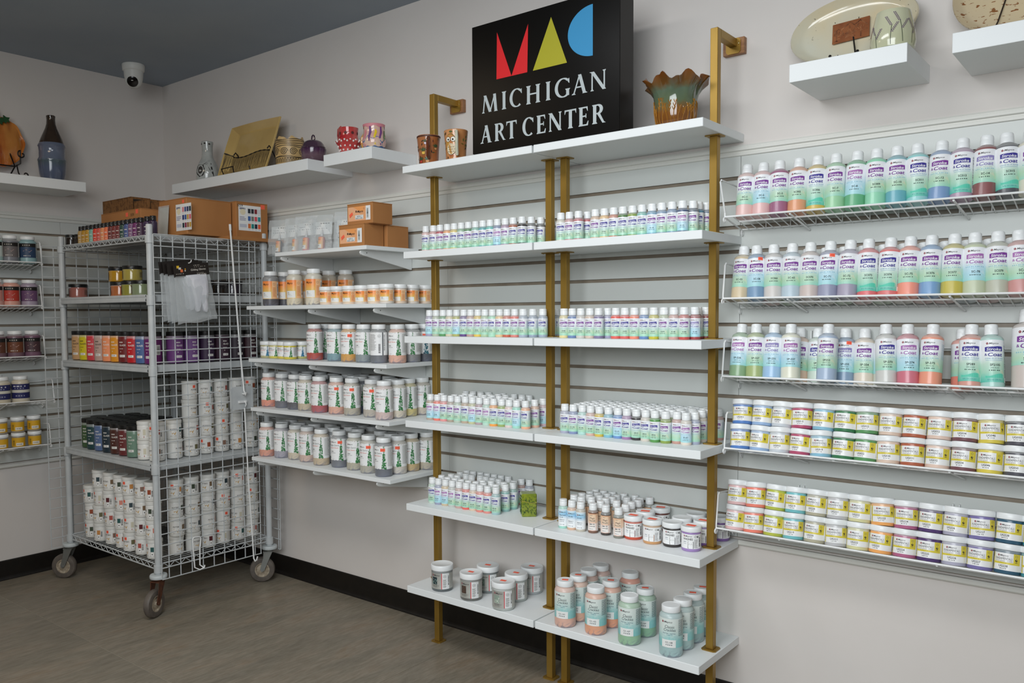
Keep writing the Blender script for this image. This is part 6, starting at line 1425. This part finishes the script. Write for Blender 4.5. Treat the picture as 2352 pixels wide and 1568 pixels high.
# second tier: wide clear jars with black lids
def gold(label, x, y, z, ch): pot('gold_jar', 'gold', label, 'paint jar', 'wide clear jars with black lids on the rack', (x, y, z), ch, math.radians(40), 0, lab('goldlab', lambda: gold_label('#c9a890')), ch)
for l, x, y, z, ch in (('rose copper jar with black lid, alone at left of second rack tier', .185, -.600, T2, '#a3675c'), ('copper jar with black lid, lower, middle of second rack tier', .560, -.575, T2, '#b0683c'), ('green gold jar with black lid, lower right on second rack tier', .700, -.595, T2, '#8f8a3a'),
                       ('gold jar with black lid stacked on the copper one', .545, -.575, T2 + .0700, '#b88a24'), ('pale gold jar with black lid stacked at right of second rack tier', .705, -.590, T2 + .0700, '#a8984a'), ('brown labelled jar behind the copper one, second rack tier', .470, -.500, T2, '#8a6a4a'), ('dim gold jar behind, upper, second rack tier', .470, -.500, T2 + .07, '#8f6f3a'), ('grey green jar beside the near post, second rack tier', .800, -.60, T2, '#7f8a6a')): gold(l, x, y, z, ch)
for i, (y, ch, k) in enumerate(((-.47, '#2c3f5a', 'blue'), (-.40, '#1d1c20', 'black'), (-.32, '#23201e', 'brownish black'), (-.24, '#2b2530', 'plum black'))):
    pot('gold_jar', 'gold', '%s jar seen through the mesh on second rack tier' % k, 'paint jar', None, (.985, y, T2), ch, 1.4, 0, lab('goldlab', lambda: gold_label('#6a6a70')), ch)
# third and fourth tiers: coloured pints with black lids
DK = lab('darklab', lambda: dark_label(None, '#e6e2dc', True, True)); DKB = lab('darklabb', lambda: dark_label(None, '#2a2622', True, True))
D3 = cols('tan:#c49a6c,yellow:#d2c21c,pinkish red:#cf4048,blush grey:#bda296,peach:#f09666,amber orange:#e0941f,oxblood:#6f2320,bright red:#c01c22,blue:#4a6596,violet:#6a1f66')
for i, (cn, ch) in enumerate(D3):
    pot('black_lid_jar', 'dark', '%s jar with black lid, %s from left, third rack tier' % (cn, ORD[i + 1]), 'paint jar', 'coloured jars on the third rack tier', (.262 + .0762 * i, -.635, T3), ch, math.radians(32), 0, DKB if i in (1, 3, 0) else DK, ch)
for i, (y, cn, ch) in enumerate(((-.545, 'purple', '#6a3a78'), (-.465, 'mauve purple', '#6d4580'), (-.385, 'dark violet', '#35203f'), (-.305, 'dark plum', '#3a2434'), (-.225, 'blackish plum', '#2f2330'), (-.148, 'dark wine', '#3a2029'))):
    pot('black_lid_jar', 'dark', '%s jar behind the mesh, %s from the near post, third rack tier' % (cn, ORD[i + 1]), 'paint jar', 'dark jars behind the mesh on the third tier', (.975, y, T3), ch, math.radians(95), 0, DK, ch)
D4 = cols('olive green:#3f5a36,dark teal:#1f4244,slate blue:#5a6f96,navy:#20303a,brown:#4f2a22,brick:#6a2c2c,grey green:#6d8a78')
for i, (cn, ch) in enumerate(D4):
    pot('black_lid_jar', 'dark', '%s jar with black lid, %s from left, fourth rack tier' % (cn, ORD[i + 1]), 'paint jar', 'dark jars on the fourth rack tier', (.338 + .0762 * i, -.648 + (.012 if i == 0 else 0), T4), ch, math.radians(34), 0, DK, ch)
k = 0
for r, y in enumerate((-.565, -.485, -.405)):
    for i in range(6):
        x = .285 + .078 * i + .02 * r; k += 1
        pot('black_lid_jar', 'dark', 'black lidded jar, row %s back, %s from left, fourth rack tier' % (('two', 'three', 'four')[r], ORD[i + 1]), 'paint jar', 'jars behind the front row of the fourth tier', (x, y, T4), rnd.choice(['#2f4038', '#4a2f2a', '#33425c', '#5a4a3a']), math.radians(34), 0, DK, '#3a3a38')
# white screw-lid jars stacked in columns
CH = ['#3f4a3a', '#b5554a', '#2f4148', '#9a4a2c', '#5a1f24', '#c98a4a', '#2c5a58', '#7a6248', '#6f6a4a', '#d98a7a', '#8a6a5a', None]
def white(x, y, z, label, grp, seed, red, rz):
    chip = CH[seed % 12]
    return pot('white_jar', 'whitejar', label, 'paint jar', grp, (x, y, z), '#ffffff', rz, 0, lab(('wj', seed % 12), lambda: rack_jar_label(chip, seed % 12)), None, side=stick('swj', lambda: stick_mesh(.0336, .060, .013, .013, -.75)) if red else None)
HJ = .0857
FX = [.362, .458, .560, .655, .742, .838, .936]; FH = [3, 4, 4, 4, 4, 4, 4]; rr = random.Random(21)
for i, (x, n) in enumerate(zip(FX, FH)):
    for j in range(n):
        white(x + rr.uniform(-.004, .004), -.648 + rr.uniform(-.005, .005), T5 + j * HJ, 'white jar, %s column from left, %s from bottom, lowest rack tier' % (ORD[i + 1], ORD[j + 1]), 'white jars stacked on the lowest rack tier', i * 5 + j * 3, rr.random() < .75, math.radians(rr.uniform(15, 62)))
for i in range(6):
    for j in range(4):
        white(.965 + rr.uniform(-.006, .006), -.556 + .0815 * i, T5 + j * HJ, 'white jar behind the mesh, %s column from near post, %s from bottom, lowest tier' % (ORD[i + 1], ORD[j + 1]), 'white jars behind the mesh on the lowest tier', i * 7 + j * 5 + 2, rr.random() < .25, math.radians(rr.uniform(60, 140)))
for i in range(6):
    for j in range(4):
        if i == 0 and j > 1: continue
        white(.970 + rr.uniform(-.006, .006), -.556 + .0815 * i, T4 + j * HJ, 'white jar behind the mesh, %s column from near post, %s from bottom, fourth tier' % (ORD[i + 1], ORD[j + 1]), 'white jars behind the mesh on the fourth tier', i * 7 + j * 5 + 1, rr.random() < .35, math.radians(rr.uniform(60, 140)))
for x, y, z, n, s in ((.896, -.655, T4, 'lower left', 3), (.896, -.655, T4 + HJ, 'upper left', 8), (.972, -.642, T4, 'lower right', 10), (.972, -.642, T4 + HJ, 'upper right', 1)):
    white(x, y, z, '%s of four white jars at the right front, fourth rack tier' % n, 'white jars at the front of the fourth tier', 11 if 'left' in n else s, n == 'upper right', math.radians(40 if 'left' in n else 55))
# ---------------------------------------------------------------- cardboard boxes
KRAFT = noisy('corrugated_kraft', '#a8713f', '#b37b47', 5, .75, stretch=(1, 1, .3), bump=.05)
SPKR = noisy('speckled_kraft', '#8a5f34', '#6d4826', 70, .8, lo=.45, hi=.62)
def carton(label, x0, x1, y0, y1, z0, z1, m=None, rz=0., cat='box', flap=True, group=None):
    cx, cy = (x0 + x1) / 2, (y0 + y1) / 2; w, d, h = (x1 - x0) / 2, (y1 - y0) / 2, z1 - z0
    t = thing('cardboard_box', label, cat, (cx, cy, z0), (0, 0, rz), group); m = m or KRAFT
    part('body', B(-w, w, -d, d, 0, h - .003), m, t, bevel=.0015)
    part('flap', B(-w, w, -d, -.0006, h - .0028, h), m, t); part('flap', B(-w, w, .0006, d, h - .0028, h), m, t)
    return t, w, d, h
def sheet(t, org, ux, uy, A, name='label_sheet'):
    part(name, A.flat(org, ux, uy, .0004), A.mats, t)
def chips(seed, n=4):
    A = Art(); R = random.Random(seed); A.rect(0, .125, 0, .118, P_WHITE, 0, .2)
    A.bars(.006, .040, .097, .106, '#2c2a5a', 8, 5, 1); A.disc(.024, .086, .0155, '#eadfc0', 1, 16, .014); A.lines(.006, .042, .045, .066, 3, '#9a9ab5', seed); A.rect(.006, .044, .015, .030, '#c5c9d8', 1)
    P_ = ['#2c3540', '#2a2e38', '#8a2f3a', '#d9d9de', '#3f68a8', '#7d8078', '#e05a68', '#2f939c', '#d8763c', '#128a86', '#232a40', '#f2623c']
    if seed == 2: P_ = ['#e08a98', '#4a5a8c', '#3a3f6a', '#2a4048', '#2f3f7a', '#3a5a9a', '#c9a04a', '#d86a78', '#2a3f48', '#8a2f4a', '#9a6a38', '#c9a04a']
    for r in range(3):
        for k in range(4): x, y = .052 + .0185 * k, .082 - .035 * r; A.rect(x, x + .0150, y, y + .0215, P_[r * 4 + k], 1, .05); A.rect(x + .002, x + .012, y - .006, y - .004, '#b9b9c2', 1, .05)
    return A
def redsq(t, x, y, z, ux, s=.017):
    A = Art(); A.rect(0, s, 0, s * .85, STICK, 0, .1); sheet(t, (x, y, z), ux, (0, 0, 1), A, 'price_sticker')
t, w, d, h = carton('large brown cardboard box on the rack with a colour chart on its left side', .800, 1.028, -.502, -.270, T1 + .016, 1.828)
sheet(t, (-.118 + .145, -d, .018), (1, 0, 0), (0, 0, 1), chips(2)) ; redsq(t, .080, -d, h - .024, (1, 0, 0))
t, w, d, h = carton('brown cardboard box on the rack marked 559 with a colour chart sticker', .850, 1.055, -.262, -.085, T1 + .016, 1.832)
A = Art(); A.text('559', .006, .0, .013, '#3a2a1c', w=.030, bold=.0, shear=.05); sheet(t, (w, -d, h - .024), (0, 1, 0), (0, 0, 1), A, 'handwriting')
sheet(t, (w, -d + .012, .034), (0, 1, 0), (0, 0, 1), (lambda A: A)(chips(1)), 'label_sheet'); redsq(t, w, d - .040, h - .026, (0, 1, 0), .024)
part('liner_board', B(-.135, .145, -.16, .30, -.0155, -.0004), KRAFT, t)
def kraft(label, x0, x1, y0, y1, z1):
    t, w, d, h = carton(label, x0, x1, y0, y1, T1, z1, SPKR)
    A = Art(); A.rect(0, .070, 0, .080, '#33271b', 0, .2); A.bars(.010, .058, .030, .038, '#8a6a40', 5, 3, 1); A.ring(.034, .055, .012, .003, '#8a6a40', 1); sheet(t, (-w + .018, -d, .055), (1, 0, 0), (0, 0, 1), A, 'printed_mark')
    part('side_window', B(w + .0002, w + .001, -d + .012, d - .012, .12 if h > .2 else .09, h - .010), mat('dark_print', '#2a2018', .5), t)
kraft('speckled kraft box with black mark at the back of the rack top, leftmost', .145, .432, -.44, -.335, 1.893)
kraft('speckled kraft box at the back of rack top, middle of three', .440, .575, -.43, -.30, 1.868)
kraft('speckled kraft box at the back of rack top, rightmost of three', .583, .700, -.42, -.30, 1.852)
t, w, d, h = carton('long low brown box behind the black capped bottles, stickered orange', .415, .785, -.585, -.475, T1, 1.793)
redsq(t, .050, -d, h - .03, (1, 0, 0), .022); redsq(t, .140, -d, h - .022, (1, 0, 0), .022)
A = Art(); A.text('559', 0, 0, .012, '#5a4028', w=.03); sheet(t, (.095, -d, h - .03), (1, 0, 0), (0, 0, 1), A, 'handwriting')
t = thing('sign_holder', 'clear acrylic card holder leaning on the large box, rack top', 'card holder', (.852, -.520, T1), (math.radians(-5), 0, 0))
part('card', B(-.040, .040, -.001, .0005, .006, .148), mat('card_paper', '#c9c6ba', .5), t); part('clear_sleeve', B(-.044, .044, -.0035, -.0015, .001, .155), FILM, t); part('clear_foot', B(-.044, .044, -.030, -.0035, .0002, .0025), FILM, t)
# boxes on the top wall shelf
ZT = 1.5721
def shelf_box(label, x0, x1, y0, y1, z0, z1, sticker=True, lab_=True):
    t, w, d, h = carton(label, x0, x1, y0, y1, z0, z1)
    if lab_:
        A = Art(); L = .130; A.rect(0, L, 0, .056, '#efb489', 0, .2); A.rect(.072, .102, .006, .056, '#e7a878', 1, .2); A.poly([(.03, .056), (.095, .056), (.095, .034), (.06, .04)], '#f0a25f', 1); A.rect(.104, .130, 0, .056, P_WHITE, 1, .2); A.rect(.108, .120, .006, .048, '#d9e0df', 2, .2); A.bars(.110, .119, .010, .046, '#26323a', 15, 4, 3, True)
        A.rect(.042, .090, .006, .022, '#dfe4e4', 2, .2); A.text('KIT-1', .055, .0135, .0058, '#33393d', w=.022, layer=3, bold=.01); A.bars(.046, .086, .008, .011, '#6a7276', 6, 2, 3); logo(A, .048, .037, .0046, '#3a2a22', '#d59a6a'); A.text('Mayco', .055, .032, .0090, '#2c2018', w=.034, shear=.3, layer=3, bold=.01); A.ring(.094, .046, .003, .0006, '#5d5245', 2, 8)
        if sticker: A.poly([(.012, .014), (.030, .026), (.026, .036), (.009, .026)], STICK, 4)
        s = (2 * w - .012) / L; s = min(1, s); A.v = [(x * s, y * s, l) for x, y, l in A.v]
        sheet(t, (-w + .006, -d, .014), (1, 0, 0), (0, 0, 1), A)
    return t
shelf_box('lower left small brown box with orange label on the top wall shelf', 1.806, 1.954, -.298, -.190, ZT, ZT + .0885)
shelf_box('upper small brown box stacked on two others, top wall shelf', 1.832, 1.980, -.275, -.165, ZT + .0890, ZT + .172)
shelf_box('small brown box without label, right behind the lower left one', 1.835, 1.967, -.183, -.060, ZT, ZT + .0885, False, False)
# bagged little bottles
def bag(x, y, cn, ch, i, W=.054, h=.155, lab2=None):
    t = thing('bagged_bottle', 'clear bag with a %s small bottle, %s from left, top wall shelf' % (cn, ORD[i]), 'bagged bottle', (x, y, ZT), (math.radians(-6), 0, math.radians(18)), 'bagged bottles on the top wall shelf')
    f = MB(); n = 8; w = W
    for s in (-1, 1):
        o = len(f.v)
        for r in range(n + 1):
            z = h * r / n; dp = .019 * (1 - (r / n) ** 1.6) ** .6 if r < n else .0006
            for c in range(5): u = (c - 2) / 2; f.v.append((u * w * (1 + .03 * math.sin(r * 2 + i)), s * dp * (1 - u * u * .85) + .0015 * math.sin(r * 3 + c + i), z + .0005))
        for r in range(n):
            for c in range(4): q = (o + r * 5 + c, o + r * 5 + c + 1, o + r * 5 + c + 6, o + r * 5 + c + 5); f.f.append(q if s < 0 else q[::-1]); f.m.append(0)
    part('plastic_bag', f, FILM, t, True)
    if lab2 is None:
        pr = [(0, 0), (.0135, 0), (.0145, .002), (.0145, .050), (.0128, .056), (.006, .060), (0, .060)]
        part('bottle', lathe(pr, 16), JARP, t, True, loc=(.004, 0, .004), color=ch); part('nozzle', lathe([(0, .059), (.006, .059), (.0052, .070), (.0022, .086), (.0015, .092), (0, .092)], 12), mat('frosted_nozzle', '#d5d8da', .3), t, True, loc=(.004, 0, .004))
        A = Art(); A.rect(-.016, .014, 0, .048, P_TAN, 0, .005); A.rect(-.016, .008, .018, .048, P_ORNG, 1, .005); A.text('Mayco', -.013, .036, .005, '#2c2018', w=.016, shear=.3); A.rect(-.015, .006, .001, .017, '#e9ecea', 2, .005); A.bars(-.013, .003, .010, .013, '#555555', 3, 2, 3); part('label', A.wrap(.0145, .006), A.mats, t, loc=(.004, 0, .004))
    else:
        for k, (cc, dx) in enumerate(lab2):
            pr = [(0, 0), (.0100, 0), (.0108, .002), (.0108, .062), (.008, .070), (.004, .076), (.0025, .095), (0, .096)]
            part('tube_body', lathe(pr, 14), JARP, t, True, loc=(dx, 0, .004), color=cc); A = Art(); A.rect(-.011, .008, 0, .058, P_WHITE, 0, .004); A.strip([(-.002, .05), (.003, .03), (.008, .048)], [(-.002, .0), (.003, .0), (.008, .0)], '#2f9a9a', 1); A.bars(-.009, .002, .04, .044, '#333333', 3, 2, 2); part('label', A.wrap(.0108, .004), A.mats, t, loc=(dx, 0, .004))
    part('header_card', B(-w * .86, w * .86, -.0008, .0002, .074, .128), mat('leaflet_paper', '#f0f2f2', .5), t, loc=(0, .0105, 0))
    A = Art(); A.bars(-w * .2, w * .7, .119, .123, '#55585a', 4, i, 1); A.bars(-w * .7, -w * .1, .108, .111, '#a0a4a6', 5, i + 2, 1); A.bars(-w * .7, w * .5, .098, .101, '#a0a4a6', 6, i + 4, 1); part('header_print', A.flat((0, .0095, 0), (1, 0, 0), (0, 0, 1), .0003), A.mats, t)
for i, (x, y, cn, ch) in enumerate(((1.325, -.235, 'charcoal', '#4d4c52'), (1.405, -.155, 'yellow', '#d9a51c'), (1.440, -.235, 'peach', '#e0a072'), (1.525, -.245, 'pink', '#d97a80'), (1.610, -.230, 'brick pink', '#b5625c'), (1.655, -.150, 'red brown', '#8a4a44'))): bag(x, y, cn, ch, i + 1)
bag(1.740, -.215, 'teal labelled pair of', '#333333', 7, .050, .160, (('#4a4a50', -.016), ('#d9dde0', .014)))
# ---------------------------------------------------------------- left wall baskets
def lz(zf, x): return zf + .0022 - (.155 - x) * .222
LS = [((-.960, 'pale aqua', '#a9c4c2', '#c9d6d2'), (-.888, 'grey', '#7d7f86', '#6a6464'), (-.806, 'blue', '#8fb0b4', '#2c4260')), ((-.965, 'pink', '#d6a49a', '#c98a80'), (-.890, 'red', '#d8a090', '#b5392c'), (-.806, 'purple', '#a79aab', '#6a4a6c')),
      ((-.960, 'brown', '#6f5560', '#5a3526'), (-.880, 'copper brown', '#735763', '#6d3f28'), (-.800, 'maroon', '#77566a', '#4a3238')), ((-.950, 'cream', '#c9bfa8', '#2c2f66'), (-.862, 'ivory and navy', '#cfc6b2', '#2c3070'))]
for (y1, z), row, nm in zip(LB[:4], LS, ('top', 'second', 'third', 'fourth')):
    for y, cn, ch, lc_ in row:
        x = .112
        if nm == 'fourth': lb = lab('navylab', lambda: navy_label())
        else: lb = lab('leftlab', lambda: left_label(None))
        pot('tall_jar', 'leftpint', '%s jar with white lid in the %s wire basket of the left wall' % (cn, nm), 'paint jar', None, (x, y, lz(z, x)), ch, math.radians(68), 0, lb, lc_).scale = (1.12, 1.12, .86)
for y, i in ((-.960, 1), (-.882, 2), (-.806, 3)):
    for tier in (0, 1):
        pot('glaze_jar', 'jar4', 'yellow labelled jar, %s tier, %s from left, lowest basket of left wall' % (('lower', 'upper')[tier], ORD[i]), 'paint jar', 'yellow labelled jars in the lowest left basket', (.118 - tier * .004, y, lz(.672, .118) + tier * .0757), '#9c9486', math.radians(60), 0, lab('goldband', lambda: band_label('#d7a51f', '#e6e3da', '#6a5a20')))
# ---------------------------------------------------------------- glove packets and hooks on the mesh
def packet(label, x, y, z, front):
    t = thing('glove_packet', label, 'glove packet', (x, y, z), (math.radians(7), 0, 0), None if front else 'glove packets behind the front one')
    part('header_card', B(-.0008, .0008, -.086, .086, -.052, 0), mat('black_card', '#1c1613', .5), t)
    f = MB(); n = 10
    for s in (-1, 1):
        o = len(f.v)
        for r in range(n + 1):
            v = r / n; zz = -.048 - .205 * v; dp = .016 * math.sin(PI * min(1, v * 1.05)) ** .6 + .0014
            for c in range(8): u = (c / 7 - .5) * 2; f.v.append((s * dp * (1 - u * u * .9) + .002 * math.sin(r * 2.3 + c * 1.7), u * (.086 + .012 * v) , zz + .004 * math.sin(c * 1.3) * v))
        for r in range(n):
            for c in range(7): q = (o + r * 8 + c, o + r * 8 + c + 1, o + (r + 1) * 8 + c + 1, o + (r + 1) * 8 + c); f.f.append(q if s < 0 else q[::-1]); f.m.append(0)
    part('plastic_bag', f, FILM, t, True)
    g = MB(); GP = [(-.030, -.050), (.046, -.050), (.048, -.085), (.046, -.125), (.036, -.160), (.034, -.200), (.026, -.215), (.016, -.212), (.010, -.205), (.006, -.180), (.001, -.160), (-.002, -.190), (-.010, -.206), (-.020, -.208), (-.027, -.196), (-.025, -.150), (-.032, -.105), (-.036, -.075)]
    m_ = len(GP); k = .010; g.add([(k, y_ + .018, z_) for y_, z_ in GP] + [(-k * .2, y_ + .018, z_) for y_, z_ in GP] + [(k + .004, (y_ * .72 + .002) + .018, (z_ + .13) * .78 - .13) for y_, z_ in GP], [tuple(range(2 * m_, 3 * m_))[::-1]] + [(i, (i + 1) % m_, 2 * m_ + (i + 1) % m_, 2 * m_ + i) for i in range(m_)] + [(m_ + i, m_ + (i + 1) % m_, (i + 1) % m_, i) for i in range(m_)])
    part('folded_gloves', g, noisy('white_cotton', '#dcdde2', '#cfd0d8', 30, .9), t, True)
    if front:
        A = Art(); A.text('Gilding Gloves', -.004, -.030, .0088, '#e8e2d8', w=.074); A.bars(.026, .074, -.049, -.045, '#c9c2b8', 6, 3, 1); A.bars(.024, .060, -.043, -.040, '#8f887e', 5, 5, 1); A.bars(-.076, -.036, -.040, -.037, '#b9b2a8', 5, 7, 1); A.bars(.012, .045, -.009, -.006, '#b9b2a8', 5, 8, 1); A.bars(.014, .074, -.016, -.013, '#8f887e', 6, 9, 1)
        A.rect(-.070, -.058, -.014, -.003, '#e3b92c', 1, .1); A.rect(-.062, -.050, -.020, -.011, '#d9d5cc', 2, .1); A.rect(-.054, -.042, -.032, -.020, '#e3703c', 3, .1); A.disc(-.030, -.020, .0032, '#e3a92c', 1, 7); A.disc(-.031, -.027, .003, '#e8e2d8', 1, 7)
        part('header_print', A.flat((.0009, 0, 0), (0, 1, 0), (0, 0, 1), .0002), A.mats, t)
    return t
packet('front packet of white gloves with black header card hanging on the mesh', 1.136, -.556, 1.525, True)
for k, n in ((1, 'second'), (2, 'third'), (3, 'rearmost')): packet('%s glove packet behind the front one on the mesh hook' % n, 1.136 - .0105 * k, -.566 - .013 * k, 1.527 + .004 * k, False)
hk = thing('peg_hook', 'white peg hook carrying the glove packets', 'hook', (1.089, -.56, 1.525))
part('prong', tube([(.002, 0, .004), (.045, 0, .004), (.056, 0, .008), (.060, 0, .016)], .0024, 6), WIRE, hk, True); part('hook_clip', B(.0015, .004, -.014, .014, -.003, .012), WIRE, hk)
hr = thing('hanging_rod', 'long white rod leaning down the mesh from the rack top', 'rod', (1.108, -.332, 1.687))
part('rod', tube([(0, 0, 0), (0, .037, -.54), (.002, .053, -.735), (.012, .056, -.755), (.014, .057, -.742)], .0040, 8), WIRE, hr, True); part('tip', tube([(0, 0, 0), (0, -.0015, .028)], .0056, 8), WIRE, hr, True)
bp = thing('bracket_plate', 'grey hook plate clipped to the mesh beside the lower shelves', 'plate', (1.100, -.285, .918))
part('plate', B(-.001, .001, -.055, .055, -.054, .054), RACK, bp, bevel=.0004)
for s in (-1, 1): part('side_lip', B(-.004, .003, s * .058 - .003, s * .058 + .003, -.046, .046), RACK, bp)
b = MB(); b.tube([(.001, .004, .020), (.012, .004, .018), (.016, .004, .028)], .0030, 6); b.box(.001, .010, -.020, .022, -.022, -.012); b.tube([(.010, .012, -.014), (.016, .012, -.030), (.010, .012, -.040)], .0030, 6)
part('hook', b, WIRE, bp, True)
h2 = thing('hanging_rod', 'white hooked rod hanging from the grey hook plate', 'rod', (1.112, -.279, .872))
part('rod', tube([(0, 0, 0), (0, .012, -.33), (0, .028, -.61), (.004, .030, -.715), (.012, .032, -.728), (.018, .036, -.722), (.020, .040, -.705)], .0034, 8), WIRE, h2, True); part('cross_pin', tube([(0, .013, -.598), (0, .046, -.604)], .0026, 6), WIRE, h2)
uh = thing('wire_hook', 'white U shaped wire hook low on the mesh', 'hook', (1.098, -.535, .30))
part('loop', tube([(0, .016, -.03), (0, .020, .008), (0, .012, .016), (0, -.014, .018), (0, -.022, .010), (0, -.014, -.118), (.018, .000, -.128), (.022, .020, -.122), (.020, .024, -.112)], .0030, 8), WIRE, uh, True); part('back_prong', tube([(0, .014, -.03), (0, .012, -.112), (.014, .022, -.124)], .0030, 8), WIRE, uh, True)
